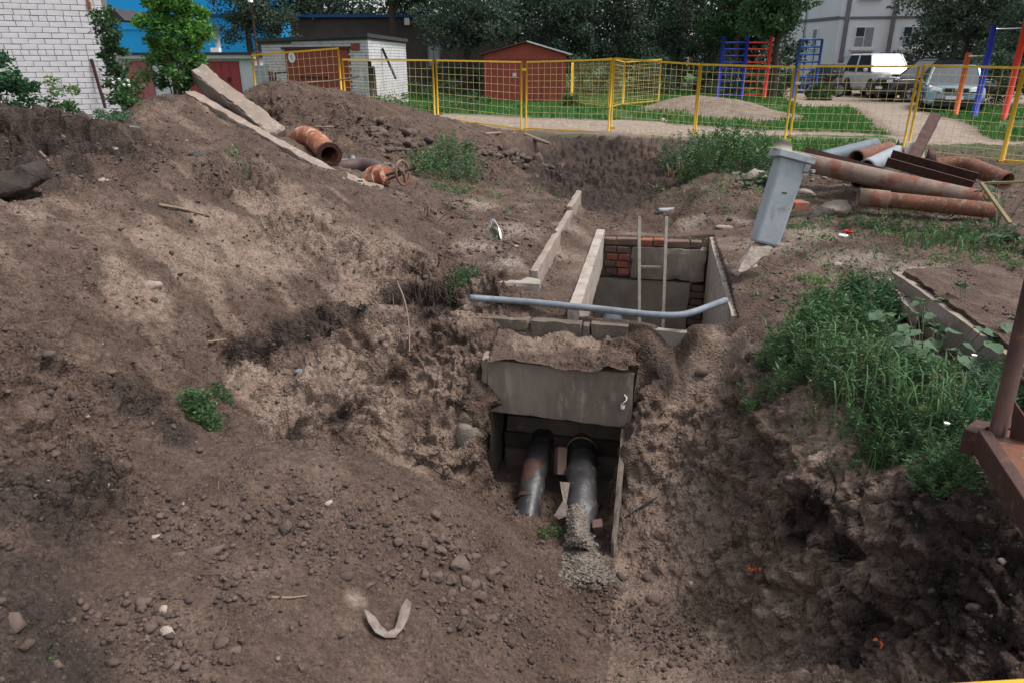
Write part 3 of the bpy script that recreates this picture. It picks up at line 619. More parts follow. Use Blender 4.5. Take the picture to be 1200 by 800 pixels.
disp += pits([(925, 612), (975, 612)], .08, .11, 1.2, .6, 4) + pits([(985, 630), (1008, 655), (1005, 700)], .07, .09, .9, 1, 3) + pits([(975, 740), (1000, 800)], .09, .1, 1, 1, 3) + pits([(1040, 700), (1120, 760), (1180, 740)], .07, .06, 1.2, .7, 4) + pits([(850, 470), (830, 520)], .06, .05, 1, 1, 3) + pits([(500, 400), (510, 412)], .05, .05) + pits([(350, 275), (390, 265), (430, 300)], .05, .03, 1.3, .6, 4) + pits([(600, 205), (640, 215)], .15, .12, 1, 1, 4) + pits([(20, 230), (60, 222), (95, 215)], .12, .08, 1.2, .8, 4)
disp *= np.clip(calm[act], 0, 1) * np.where(Vn[:, 1] > 16, .35, 1)
V[act] += N[act] * disp[:, None]
far = Y > 1
ii = np.arange(nr - 1)[:, None] * na + np.arange(na)[None, :]
jj = np.arange(nr - 1)[:, None] * na + (np.arange(na)[None, :] + 1) % na
Fc = np.stack([ii, ii + na, jj + na, jj], -1).reshape(-1, 4)
fz = V[Fc][:, :, 2]; span = fz.max(1) - fz.min(1); fs = s1[Fc].mean(1); ft = t1[Fc].mean(1)
kill = (fs > .0) & (fs < .965) & (np.abs(ft + .115) < .06) & (span > .3)
Fc = Fc[~kill][:, ::-1]
ground = np_mesh('ground', V, Fc, M['soil'], smooth=True)
tag(ground, kind='structure')
ca = ground.data.color_attributes.new('zones', 'FLOAT_COLOR', 'POINT')
ca.data.foreach_set('color', np.stack([z_clay, z_hum_shade, z_grass, z_sand], 1).astype(np.float32).ravel())

# ================================================================== lumps, leaves and plants
def ico(sub):
    bm = bmesh.new(); bmesh.ops.create_icosphere(bm, subdivisions=sub, radius=1)
    v = np.array([q.co[:] for q in bm.verts], np.float32); f = np.array([[q.index for q in p.verts] for p in bm.faces], np.int32); bm.free(); return v, f
ICO1, ICO2, ICO3 = ico(1), ico(2), ico(3)
def facet(V, m=7, lo=.5, hi=.85):
    """chop unit lumps (n,k,3) with random planes so that they are angular"""
    for _ in range(m):
        q = rng.normal(size=(V.shape[0], 1, 3)); q /= np.linalg.norm(q, axis=2, keepdims=True); e = np.maximum(0, (V * q).sum(2, keepdims=True) - rng.uniform(lo, hi, (V.shape[0], 1, 1))); V = V - e * q
    return V
def lumps(P, S, base, sd=0, flat=.75, rough=.25):
    """many small lumps at P (n,3) with sizes S (n,) as one vertex and face array"""
    bv, bf = base; n = len(P); k = len(bv)
    q = rng.normal(size=(n, 4)); q /= np.linalg.norm(q, axis=1)[:, None]
    w_, x, y, z = q.T
    Rm = np.stack([1 - 2 * (y * y + z * z), 2 * (x * y - z * w_), 2 * (x * z + y * w_), 2 * (x * y + z * w_), 1 - 2 * (x * x + z * z), 2 * (y * z - x * w_), 2 * (x * z - y * w_), 2 * (y * z + x * w_), 1 - 2 * (x * x + y * y)], 1).reshape(n, 3, 3)
    st = rng.uniform(.6, 1.25, (n, 1, 3)); L = (facet(np.repeat(bv[None], n, 0)) if k > 20 else bv[None]) * st * (1 + (rough if k < 20 else rough * .25) * rng.uniform(-1, 1, (n, k, 1)))
    L = np.einsum('nij,nkj->nki', Rm, L); L[:, :, 2] *= flat
    Vv = (L * S[:, None, None] + P[:, None, :]).reshape(-1, 3)
    Ff = (bf[None] + (np.arange(n) * k)[:, None, None]).reshape(-1, 3)
    return Vv, Ff
def lump(name, label, cat, p, r, m, group=None, dims=(1, 1, .8), sub=None, rough=.22, sink=.3, rz=None):
    bv, bf = sub or ICO2
    rz = random.uniform(0, 6.28) if rz is None else rz
    c, s = math.cos(rz), math.sin(rz)
    V = facet(bv[None] * 1.12, 9, .55, .9)[0] * np.array(dims) * r; off = rng.uniform(0, 50)
    V = V * (1 + rough * (.9 * fbm(bv * 1.5 + off, 2, 3) + .9 * fbm(bv * 3.6 + off, 2, 5))[:, None])
    V = V @ np.array([[c, s, 0], [-s, c, 0], [0, 0, 1]])
    o = np_mesh(name, V, bf, m, smooth=False); o.location = (p[0], p[1], p[2] + r * dims[2] * (1 - 2 * sink) * .5)
    return tag(o, label, cat, group)

def leaf_arrays(C, size, aspect=.5, up=.35, droop=None, dirs=None):
    """folded four-cornered leaves at C; returns V,F"""
    n = len(C)
    d = rng.normal(size=(n, 3)) if dirs is None else dirs + rng.normal(size=(n, 3)) * .35
    d[:, 2] = d[:, 2] * .6 + (up if droop is None else droop); d /= np.linalg.norm(d, axis=1)[:, None] + 1e-9
    r = rng.normal(size=(n, 3)); r[:, 2] *= .5; s = np.cross(d, r); s /= np.linalg.norm(s, axis=1)[:, None] + 1e-9
    nn = np.cross(s, d); L = (size * rng.uniform(.6, 1.25, n))[:, None] if np.isscalar(size) else (size * rng.uniform(.7, 1.2, n))[:, None]
    a = C; b = C + d * L * .5 + s * L * aspect * .5 + nn * L * .08; t = C + d * L; c = C + d * L * .5 - s * L * aspect * .5 + nn * L * .08
    V = np.stack([a, b, t, c], 1).reshape(-1, 3); F_ = np.arange(n * 4).reshape(n, 4); return V, F_
def leaves(name, C, size, m, parent, aspect=.5, up=.35, dirs=None, kind='stuff'):
    V, F_ = leaf_arrays(np.asarray(C, np.float64), size, aspect, up, dirs=dirs)
    F3 = np.concatenate([F_[:, [0, 1, 2]], F_[:, [0, 2, 3]]])
    o = np_mesh(name, V, F3, m, parent)
    if kind: o['kind'] = kind
    return o
def plant(name, label, cat, base, h, spread, nst, per, ls, m, aspect=.35, group=None, lean=(0, 0), up=.3, m2=None, patch=0.0, lo=.12, wob=.12, flowers=0, stemr=.003, patch_dir=None):
    """herb made of curved stems that carry small leaves all along"""
    base = Vector(base); t = thing(name, label, cat, base, group=group)
    st = MB(); C = []; D_ = []; tips = []
    for i in range(nst):
        a = random.uniform(0, 6.283); rr_ = patch * math.sqrt(random.random())
        ox, oy = rr_ * math.cos(a), rr_ * math.sin(a)
        if patch_dir: ox, oy = ox * patch_dir[0], oy * patch_dir[1]
        b = Vector((base.x + ox, base.y + oy, 0)); b.z = H(b.x, b.y) - .01
        a2 = random.uniform(0, 6.283); hh = h * random.uniform(.55, 1.0) * (1 - .35 * (rr_ / patch if patch else 0) ** 2)
        sp = spread * random.uniform(.2, 1)
        top = b + Vector((math.cos(a2) * sp + lean[0] * hh, math.sin(a2) * sp + lean[1] * hh, hh))
        midp = b.lerp(top, .5) + Vector((random.uniform(-1, 1) * wob * hh * .5, random.uniform(-1, 1) * wob * hh * .5, hh * .07))
        p = curve([b, midp, top], 3); st.tube(p, [stemr * (1 - .7 * k / (len(p) - 1)) for k in range(len(p))], 3, cap=False)
        tips.append(top)
        q = max(1, int(per * random.uniform(.7, 1.2)))
        for k in range(q):
            u = lo + (1 - lo) * (k + random.random()) / q; f = u * (len(p) - 1); i0 = min(int(f), len(p) - 2)
            c = p[i0].lerp(p[i0 + 1], f - i0); C.append(c + Vector((random.gauss(0, .1) * ls, random.gauss(0, .1) * ls, random.gauss(0, .1) * ls)))
            an = random.uniform(0, 6.283); D_.append((math.cos(an), math.sin(an), .2))
    so = st.build('stems', M['stem'], t); so['kind'] = 'stuff'
    C = np.array(C); D_ = np.array(D_); n = len(C)
    if m2 is None: leaves('leaves', C, ls, m, t, aspect, up, D_)
    else:
        k = rng.random(n) < .7; leaves('leaves', C[k], ls, m, t, aspect, up, D_[k]); leaves('leaves', C[~k], ls * .9, m2, t, aspect, up, D_[~k])
    if flowers:
        for tp in random.sample(tips, min(flowers, len(tips))):
            f = MB(); f.tube([tp + Vector((0, 0, .02)), tp + Vector((0, 0, .026))], [.011, .013], 7); f.build('flower_head', M['flower_white'], t)
    return t
def crown_points(c, rad, nb, n, rb=.33, hollow=.5, seed=0, squash=.75):
    c = np.array(c); rad = np.array(rad)
    d = rng.normal(size=(nb, 3)); d /= np.linalg.norm(d, axis=1)[:, None]
    B = c + d * rad * rng.uniform(.35, .88, (nb, 1)); rbv = rad.mean() * rb * rng.uniform(.6, 1.25, nb)
    k = rng.integers(0, nb, n); e = rng.normal(size=(n, 3)); e /= np.linalg.norm(e, axis=1)[:, None]
    P = B[k] + e * (rbv[k] * rng.uniform(hollow, 1.05, n))[:, None] * np.array([1, 1, squash])
    g = fbm(P * (2.2 / max(rad.mean() * rb, .1)) + seed, 2, 77); return P[g > -.22], B
def tree(label, base, h, crowns, n, ls, m, group=None, tr=.16, trunk_to=None, nb=26, name='tree', lean=0.0, rb=.33):
    base = Vector(base); t = thing(name, label, 'tree', base, group=group)
    k = MB(); top = base + Vector((lean, 0, trunk_to or h * .75))
    k.tube(curve([base - Vector((0, 0, .2)), base.lerp(top, .5) + Vector((random.uniform(-.1, .1), 0, 0)), top], 5), [tr * (1 - .75 * i / 10) for i in range(11)], 9)
    P = []
    for (dx, dy, dz, rx, ry, rz) in crowns:
        q, B = crown_points((base.x + dx, base.y + dy, base.z + dz), (rx * 1.12, ry, rz), nb, int(n * 1.25) // len(crowns), seed=len(W), rb=rb); P.append(q)
        for b in B[:7]:
            a = base.lerp(top, random.uniform(.35, .95)); e = Vector(b.tolist()); mid = a.lerp(e, .5) + Vector((0, 0, .15 * (e - a).length))
            k.tube(curve([a, mid, e], 3), [tr * .35 * (1 - .8 * i / 6) for i in range(7)], 5)
    k.build('trunk', M['bark'], t); leaves('crown', np.concatenate(P), ls, m, t, .62, .1)
    return t
def bush(label, base, crowns, n, ls, m, group=None, name='bush', cat='bush', aspect=.5, nb=22, stems=6, rb=.34, up=.2, m2=None, hollow=.35):
    base = Vector(base); t = thing(name, label, cat, base, group=group); k = MB(); P = []
    for (dx, dy, dz, rx, ry, rz) in crowns:
        q, B = crown_points((base.x + dx, base.y + dy, base.z + dz), (rx, ry, rz), nb, n // len(crowns), seed=len(W), rb=rb, hollow=hollow); P.append(q)
        for b in B[:stems]:
            e = Vector(b.tolist()); a = base + Vector((random.uniform(-.2, .2) * rx, random.uniform(-.2, .2) * ry, -.05)); k.tube(curve([a, a.lerp(e, .5) + Vector((0, 0, .08 * rz)), e], 3), [.02 * max(rx, .3), .016 * max(rx, .3), .012 * max(rx, .3), .01 * max(rx, .3), .008 * max(rx, .3), .006 * max(rx, .3), .003], 5)
    so = k.build('stems', M['stem'], t); so['kind'] = 'stuff'
    P = np.concatenate(P); P = P[P[:, 2] > base.z - .05]
    if m2 is None: leaves('leaves', P, ls, m, t, aspect, up)
    else:
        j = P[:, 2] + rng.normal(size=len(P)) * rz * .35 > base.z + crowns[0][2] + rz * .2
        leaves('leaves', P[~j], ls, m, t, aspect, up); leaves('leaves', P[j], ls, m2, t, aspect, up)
    return t

# ================================================================== the pit: chamber, duct, slabs
def quad_h(p, dz): return [Vector((q[0], q[1], q[2] + dz)) for q in p]
def sbox(s0_, s1_, t0_, t1_, z0_, z1_):
    return [SP(s0_, t0_, z0_), SP(s1_, t0_, z0_), SP(s1_, t1_, z0_), SP(s0_, t1_, z0_)], [SP(s0_, t0_, z1_), SP(s1_, t0_, z1_), SP(s1_, t1_, z1_), SP(s0_, t1_, z1_)]
ch = thing('chamber', 'open rectangular concrete chamber with brick patched walls sunk in the ground', 'chamber', SP(1.1, 1.8, -1.7))
def cpart(name, box, m, parent=ch, **kw):
    k = dict(n=(10, 4, 6), amp=.006, chip=.02); k.update(kw)
    return rough_block(*sbox(*box), **k).build(name, M[m], parent)
BK = 3.02  # back wall position along the chamber
SL, SR = .57, 1.66
cpart('floor', (.3, 1.8, .4, 3.3, -1.8, -1.66), 'concrete_brown')
cpart('side_wall', (.20, .34, .42, 3.3, -1.7, -.42), 'concrete_dark')
cpart('cover_slab', (.485, SL, .42, BK + .12, -.46, -.085), 'concrete_light', n=(2, 30, 5), chip=.015, amp=.004)
cpart('cover_slab', (.30, .48, .42, BK + .12, -.46, -.16), 'concrete', n=(2, 20, 3))
cpart('side_wall', (SR, SR + .12, .62, BK + .14, -1.7, -.12), 'concrete_light', n=(3, 24, 8), chip=.02)
cpart('front_wall', (.40, 1.62, .405, .46, -1.7, -.19), 'concrete_dark', n=(12, 2, 6))
# back wall: big blocks with red brick infill
cpart('wall_block', (.86, SR - .012, BK, BK + .22, -.58, -.235), 'concrete_brown', n=(14, 3, 6), chip=.03)
cpart('wall_block', (.44, 1.50, BK + .02, BK + .22, -1.17, -.60), 'concrete_dark', n=(16, 3, 8))
cpart('wall_block', (.80, SR, BK - .02, BK + .22, -1.70, -1.19), 'concrete_brown', n=(16, 3, 6))
cpart('wall_block', (.3, .79, BK + .3, BK + .36, -1.7, -.6), 'concrete_dark')
cpart('mortar_bed', (.50, .87, BK + .05, BK + .2, -.58, -.235), 'concrete_brown')
cpart('backing', (.34, SR + .1, BK + .24, BK + .30, -1.7, -.2), 'concrete_dark')
def brick_mesh(l, w_, h, name='brick', ch_=.006, amp=.003):
    bm = bmesh.new(); bmesh.ops.create_cube(bm, size=1)
    for v in bm.verts: v.co = Vector((v.co.x * l, v.co.y * w_, v.co.z * h))
    bmesh.ops.bevel(bm, geom=bm.edges[:] + bm.verts[:], offset=ch_, segments=1, affect='EDGES')
    for v in bm.verts: v.co += Vector([random.uniform(-amp, amp) for _ in range(3)])
    me = bpy.data.meshes.new(name); bm.to_mesh(me); bm.free(); return me
BR = [brick_mesh(.24, .115, .068) for _ in range(3)]; BRH = [brick_mesh(.118, .115, .068) for _ in range(3)]
for me in BR + BRH: me.materials.append(M['red_brick'])
BRD = [brick_mesh(.24, .115, .068) for _ in range(2)]; BRDH = [brick_mesh(.118, .115, .066) for _ in range(2)]
for me in BRD + BRDH: me.materials.append(M['red_brick_dark'])
RZ = -math.atan2(.188, .982)
def put_piece(me, p, parent, rz=RZ, rot=None, name='brick'):
    o = bpy.data.objects.new(name, me); place(o, parent)
    Mw = W[parent.name].inverted() @ Matrix.LocRotScale(Vector(p), (rot or Matrix.Rotation(rz, 3, 'Z')).to_quaternion() if rot is not None else Quaternion((0, 0, 1), rz), None)
    o.location = Mw.to_translation(); o.rotation_euler = Mw.to_euler(); return o
s_ = .575 + .06
k = 0
while s_ < SR - .06:                       # top course, mostly headers
    L = .24 if k % 3 == 1 else .118
    red = .80 < s_ < 1.15 and k % 4 != 1
    me = (BR if L > .2 else BRH) if red else (BRD if L > .2 else BRDH)
    put_piece(random.choice(me), SP(s_ + L / 2 - .06, BK + .07 + random.uniform(-.008, .008), -.192 + random.uniform(-.006, .006)), ch, RZ + random.uniform(-.03, .03)); s_ += L + .012; k += 1
for r_ in range(4):                          # red infill left of the beam
    for q in range(2):
        L = .118; ss = .645 + q * .128 + (.02 if r_ % 2 else 0)
        if ss < .85: put_piece(random.choice(BRH if random.random() < .5 else BRDH), SP(ss, BK + .06 + .008 * random.random(), -.275 - r_ * .079), ch)
for r_ in range(7):                          # brown brick column at the right end
    for q in range(1 + r_ % 2):
        put_piece(random.choice(BRDH), SP(1.565 + q * .06 + (.0 if r_ % 2 else .02), BK + .07 + .01 * q, -.66 - r_ * .077), ch)
for r_ in range(3):                          # bricks bedded along the top of the right wall
    for q in range(11):
        if r_ == 2 and q > 5: continue
        put_piece(random.choice(BR if random.random() < .6 else BRD), SP(SR + .07 + random.uniform(-.006, .012), .82 + q * .2, -.16 - .078 * r_ + .0), ch, RZ + math.pi / 2 + random.uniform(-.03, .03)) if r_ == 0 else None
rim = thing('concrete_curb', 'long low concrete curb panel standing left of the chamber walkway', 'curb', SP(.16, 2.5, -.15))
rough_block(*sbox(.135, .195, .86, 3.35, -.32, .065), n=(2, 40, 5), amp=.004, chip=.025).build('panel', M['dusty'], rim)
rough_block(*sbox(.12, .185, 3.36, 4.45, -.32, .10), n=(2, 16, 5), amp=.006, chip=.04, seed=4).build('panel', M['dusty'], rim)
cs = rough_block(PZ(560, 345, -.08) and [Vector(v) for v in (PZ(566, 343, -.05), PZ(632, 346, -.05), PZ(634, 338, -.05), PZ(568, 335, -.05))], [Vector(v) for v in (PZ(566, 343, -.05) + Vector((0, 0, .085)), PZ(632, 346, -.05) + Vector((0, 0, .085)), PZ(634, 338, -.05) + Vector((0, 0, .085)), PZ(568, 335, -.05) + Vector((0, 0, .085)))], n=(14, 3, 3), amp=.006, chip=.03)
tag(cs.build('concrete_slab', M['concrete_dark'], origin=PZ(600, 345, -.06)), 'short dark concrete slab end showing beneath the ledge left of the curb', 'slab')
# blocks under the blue conduit
fw = thing('block_wall', 'row of dirty concrete blocks below the bluish conduit, half buried in soil', 'wall', SP(.4, .35, -.4))
for (a, b, z0_, z1_, m_) in ((-.12, .22, -.24, -.155, 'dirty_block'), (-.1, .215, -.33, -.247, 'dirty_block'), (-.08, .22, -.42, -.337, 'dirty_block'), (.228, .60, -.42, -.15, 'dirty_block'), (.607, .66, -.42, -.16, 'dirty_block'), (.668, .93, -.42, -.15, 'dirty_block')):
    o = rough_block(*sbox(a, b, .325, .405, z0_, z1_), n=(8, 2, 4), amp=.006, chip=.02, seed=int(a * 50)).build('block', M[m_], fw)
# lintel and duct
li = rough_block([SP(-.05, -.075, -.70), SP(1.0, -.075, -.745), SP(1.0, .10, -.745), SP(-.05, .10, -.70)], [SP(-.05, -.068, -.315), SP(1.0, -.068, -.34), SP(1.0, .10, -.34), SP(-.05, .10, -.315)], n=(40, 3, 16), amp=.0015, chip=.010)
tag(li.build('concrete_lintel', M['concrete_brown'], origin=SP(.47, 0, -.7)), 'wide dark concrete lintel beam above the duct opening', 'beam')
du_ = thing('duct', 'dark concrete heating duct running in under the lintel', 'duct', SP(.47, .8, -1.4))
for nm, bx, m_ in (('side_wall', (-.09, .015, .0, 2.2, -1.5, -.72), 'dirty_block'), ('side_wall', (.955, 1.05, .0, .40, -1.5, -.76), 'dirty_block'), ('floor', (-.05, 1.0, -.02, .39, -1.5, -1.34), 'dirty_block'), ('floor', (-.05, .39, .395, 2.2, -1.5, -1.34), 'dirty_block'), ('roof_slab', (-.04, 1.0, .105, .31, -.70, -.58), 'dirty_block'), ('roof_slab', (-.04, .28, .41, 2.2, -.70, -.58), 'dirty_block'), ('back_wall', (-.05, .19, 2.1, 2.2, -1.4, -.7), 'dirty_block')):
    rough_block(*sbox(*bx), n=(6, 6, 6), amp=.008, chip=.02).build(nm, M[m_], du_)
for i in range(3):
    rough_block(*sbox(.04, .94, .24 + i * .045, .28 + i * .045, -1.36, -1.18 + i * .12), n=(10, 2, 2), amp=.004).build('plank', M['bark' if i % 2 else 'dirty_block'], du_)  # plank colours kept dark to stand for the gloom inside the duct
rough_block([PD(716, 645, 3.58) + Vector((0, 0, -.3)), PD(722, 644, 3.58) + Vector((0, 0, -.3)), PD(736, 492, 4.38) + Vector((0, 0, -.6)), PD(729, 492, 4.38) + Vector((0, 0, -.6))],
            [PD(716, 645, 3.58), PD(722, 644, 3.58), PD(736, 492, 4.38), PD(729, 492, 4.38)], n=(2, 24, 8), amp=.006, chip=.03).build('side_wall', M['dirty_block'], du_)
# insulated pipes in the trench
def seg(a, b, n=8): return [Vector(a).lerp(Vector(b), i / n) for i in range(n + 1)]
def wrapped(pts_, r, n=20, amp=.012):
    m = MB(); P = []
    for i, p in enumerate(pts_): P.append(p)
    m.tube(P, [r * (1 + .06 * math.sin(i * 2.3) + random.uniform(-.03, .03)) for i in range(len(P))], n)
    m.v = [tuple(Vector(v) + Vector([mnoise.noise(Vector(v) * 11 + Vector((j * 9, 0, 0))) * amp for j in range(3)])) for v in m.v]
    return m
def pipe_z(px, py, z): return PZ(px, py, z)
for (lab, a, b, c, r, steel, mcol) in (
        ('left black wrapped heating pipe with a torn orange patch in the trench', (637, 500), (627, 540), (614, 622), .088, (640, 478), 'rust_dark'),
        ('right thicker black wrapped heating pipe with spilled mortar over its end', (682, 512), (682, 560), (678, 650), .112, (684, 484), 'rust_orange')):
    zt = -1.02
    p0, p1, p2 = PZ(*a, zt), PZ(*b, zt - .01), PZ(*c, zt - .24); st_ = p0 + (p0 - p1).normalized() * .22
    th = thing('heating_pipe', lab, 'pipe', (p1.x, p1.y, zt - r * 2))
    dz = Vector((0, 0, -r))
    wrapped([q + dz for q in curve([p0, p1, p2], 9)], r).build('wrapping', M['tar'], th)
    m = MB(); m.tube([p0 + dz * .8 + Vector((0, -.03, 0)), st_ + dz * .8], r * .70, 18); m.build('steel_pipe', M[mcol], th)
    m = MB(); m.tube([p0 + dz + (p0 - p1).normalized() * .002, p0 + dz + (p0 - p1).normalized() * .035], [r * 1.03, r * .9], 20); m.build('collar', M['concrete_light'], th)
    if r < .1:
        q0 = p1.lerp(p2, -.1) ; q1 = p1.lerp(p2, .45); pm = wrapped([q + dz + Vector((-.012, -.004, .012)) for q in seg(q0, q1, 6)], r * .93, 14, .006); pm.build('torn_patch', M['rust_dark'], th)
    else:
        q0 = PZ(664, 566, -1.1) ; a_, b_, c_ = PD(660, 567, 4.12), PD(651, 604, 3.93), PD(664, 607, 3.95)
        mm = MB(); mm.add([PD(656, 564, 4.14), PD(668, 565, 4.12), PD(664, 590, 4.0), PD(668, 603, 3.93), PD(655, 608, 3.93), PD(649, 604, 3.95), PD(660, 586, 4.02)], [(0, 1, 2, 6), (6, 2, 3, 4, 5)]); o = mm.build('foil_strip', M['plastic_white'], th); so_ = o.modifiers.new('thick', 'SOLIDIFY'); so_.thickness = .003
# spilled mortar over the right pipe end
pa = G(690, 660); P = []; S_ = []
for i in range(16000):
    u = random.random() ** .8; cx = 676 + 26 * max(0, u - .35) ; wdt_ = 7 + 24 * max(0, u - .3); px = cx + wdt_ * max(-1.6, min(1.6, random.gauss(0, .62))); py = 594 + u * 92 + random.gauss(0, 3)
    g = G(px, py); lift = .055 * math.exp(-((px - cx) / (wdt_ + 1)) ** 2) * random.random() * min(1, u * 2)
    if py < 640 and 656 < px < 700:
        zz_ = -1.045 - .035 * (py - 594) / 40 - .11 * (((px - 679) / 23) ** 2); g2 = PZ(px, py, zz_)
        if g2.y < g.y or u < .4: g = g2
    P.append((g.x, g.y, g.z + lift + .002)); S_.append(.0022 + .011 * random.random() ** 3 + (.012 if random.random() < .02 else 0))
P = np.array(P); Vv, Ff = lumps(P, np.array(S_), ICO1, flat=.6); o = np_mesh('spilled_mortar', Vv, Ff, M['cement_dust'], smooth=True, origin=tuple(pa))
tag(o, 'crumbly pale grey mortar spilled off the end of the right pipe', 'mortar', kind='stuff')
def bar_brick(name, label, px, py, lift, dims, m, rot, cat='brick', D=None, mesh=None):
    p = PD(px, py, D) if D else G(px, py, lift); me = brick_mesh(*dims); me.materials.append(M[m]); o = bpy.data.objects.new(name, me); place(o, None); o.location = p; o.rotation_euler = rot; return tag(o, label, cat)
bar_brick('brick', 'rusty red broken brick lying between the two black pipes', 657, 540, .03, (.07, .065, .20), 'red_brick_dark', (R(-35), R(12), R(10)), D=4.45)
bar_brick('brick', 'brown broken brick lodged right of the mortar covered pipe end', 702, 622, .05, (.07, .07, .16), 'red_brick_dark', (R(10), R(-12), 0), D=3.86)
# pipe stub, rubble inside the chamber
pp = PD(702, 352, 7.3); th = thing('pipe_stub', 'dark grey rounded pipe end inside the chamber by its left wall', 'pipe', SP(.66, BK - .4, -1.7))
wrapped([SP(.70, BK + .02, -1.08), SP(.70, BK - .2, -1.09), SP(.70, BK - .42, -1.10), SP(.70, BK - .62, -1.12)], .125, 20, .01).build('wrapping', M['pipe_blue_grey'], th)
P = np.array([SP(random.uniform(.72, 1.0), BK - random.uniform(.1, .35), -1.45 + random.uniform(-.12, .12)) for _ in range(60)]); Vv, Ff = lumps(P, rng.uniform(.02, .05, 60), ICO1)
tag(np_mesh('rubble', Vv, Ff, M['red_brick_dark'], origin=tuple(SP(.85, BK - .3, -1.6))), 'heap of reddish brick rubble beside the pipe stub in the chamber', 'rubble', kind='stuff')
# ladder
ld = thing('ladder', 'narrow wooden ladder standing in the chamber against its back wall', 'ladder', SP(1.15, BK - .35, -1.66))
for a, b in (((749, 254), (749, 368)), ((781, 254), (777, 372))):
    top = PD(a[0], a[1], 7.42); bot = PD(b[0], b[1], 7.0); bot = top + (bot - top) * 1.35
    m = MB(); m.bar(top, bot, .032, .026, up=(0, 1, 0)); m.build('rail', M['wood_grey'], ld, bevel=.003)
for y_ in (313,):
    m = MB(); m.bar(PD(750, y_, 7.23), PD(779, y_ + .5, 7.23), .022); m.build('rung', M['wood_grey'], ld)
# bluish conduits
cp = [PZ(550, 351, -.03), PZ(580, 353, -.06), PZ(620, 356, -.07), PZ(660, 360, -.075), PZ(700, 364, -.08), PZ(740, 368.5, -.085), PZ(765, 371, -.085), PZ(795, 371.5, -.085), PZ(815, 367, -.08), PZ(834, 360, -.08), PZ(850, 354, -.10)]
cp = [p + Vector((0, 0, .012)) for p in cp]
m = MB(); m.tube(curve(cp, 4), .025, 14, inner=.85); tag(m.build('conduit', M['conduit'], origin=cp[4]), 'long bluish plastic conduit lying across the front of the chamber', 'conduit')
c2 = [G(770, 252, .05), PD(790, 246, 9.2), PD(812, 240, 9.1), PD(834, 234.5, 9.0)]
m = MB(); m.tube(curve(c2, 4), .034, 12, inner=.8); tag(m.build('conduit', M['pipe_grey'], origin=c2[0]), 'short grey ribbed conduit poking up behind the right corner of the chamber', 'conduit')

# ================================================================== left bank: concrete beams, rusty pipes
def tagged(mb, name, m, label, cat, origin, group=None, **kw): return tag(mb.build(name, M[m], origin=origin, **kw), label, cat, group)
tagged(slab(PD(222, 82, 9.4), PD(318, 158, 8.6), .20, .26, (1, .45, .2), n=(40, 10, 8), amp=.022, chip=.10, sc_=7), 'concrete_beam', 'dusty', 'thick broken concrete beam propped up at a slant beside the green bush', 'beam', PD(260, 110, 9))
tagged(slab(PD(216, 108, 9.0), PD(385, 203, 7.65), .12, .10, (.8, .8, .1), n=(60, 8, 4), amp=.018, chip=.08, sc_=8, seed=3), 'concrete_beam', 'dusty', 'long flat concrete beam lying down the ridge below the propped beam', 'beam', PD(300, 160, 8))
tagged(slab(PD(392, 206, 7.6), PD(440, 224, 7.35), .16, .05, (.7, .8, .1), n=(20, 5, 3), amp=.012, chip=.06, seed=5), 'concrete_slab', 'dusty', 'pale dusty slab end below the red flange', 'slab', PD(430, 222, 7.3))
# elbow pipe with an open end
el = thing('elbow_pipe', 'orange rusty elbow pipe with its open round end facing the camera', 'pipe', PD(360, 195, 8.2))
ep = [PD(352, 182, 8.75), PD(349, 168, 8.8), PD(356, 160, 8.75), PD(368, 164, 8.6), PD(378, 173, 8.35), PD(386, 182, 8.05)]
m = MB(); m.tube(curve(ep, 5), [.118] * 26, 24, inner=.82); m.build('pipe', M['rust_orange'], el)
d = (ep[-1] - ep[-2]).normalized(); m = MB(); m.tube([ep[-1] - d * .03, ep[-1] + d * .012], .138, 28, inner=.66, smooth=False); m.build('flange', M['rust_dark'], el)
dp = thing('bent_pipe', 'dark brown bent pipe lying right of the orange elbow', 'pipe', PD(430, 205, 8.2))
m = MB(); m.tube(curve([PD(388, 198, 8.2), PD(405, 196, 8.25), PD(425, 194.5, 8.3), PD(440, 197, 8.2), PD(450, 205, 8.0)], 5), .085, 18); m.build('pipe', M['pipe_dark'], dp)
# gate valve behind
gv = thing('gate_valve', 'grey gate valve with a flat handwheel standing on the mound', 'valve', PD(380, 190, 8.8))
m = MB(); m.tube([PD(381, 192, 8.9), PD(380.5, 166, 8.9)], .045, 14); m.tube([PD(381, 182, 8.9), PD(381, 178, 8.9)], .08, 14); m.build('yoke', M['pipe_grey'], gv)
m = MB(); m.tube([PD(380.5, 166, 8.9), PD(380, 141, 8.9)], .014, 8); m.build('stem', M['pipe_grey'], gv)
def ringwheel(c, nrm, R_, r_, spokes=4):
    nrm = Vector(nrm).normalized(); x = nrm.orthogonal().normalized(); y = nrm.cross(x); m = MB(); n_, k_ = 28, 8; vs = []; fs = []
    for i in range(n_):
        a = 2 * math.pi * i / n_; o = x * math.cos(a) + y * math.sin(a)
        for j in range(k_):
            b = 2 * math.pi * j / k_; vs.append(c + o * (R_ + r_ * math.cos(b)) + nrm * r_ * math.sin(b))
    for i in range(n_):
        for j in range(k_): fs.append((i * k_ + j, i * k_ + (j + 1) % k_, ((i + 1) % n_) * k_ + (j + 1) % k_, ((i + 1) % n_) * k_ + j))
    m.add(vs, fs, True)
    for i in range(spokes):
        a = 2 * math.pi * i / spokes + .4; m.tube([c, c + (x * math.cos(a) + y * math.sin(a)) * R_], r_ * .8, 6)
    m.tube([c - nrm * r_ * 2, c + nrm * r_ * 2], r_ * 2.2, 10); return m
ringwheel(PD(380, 149, 8.9), (0, .05, 1), .105, .012).build('handwheel', M['rust_grey'], gv)
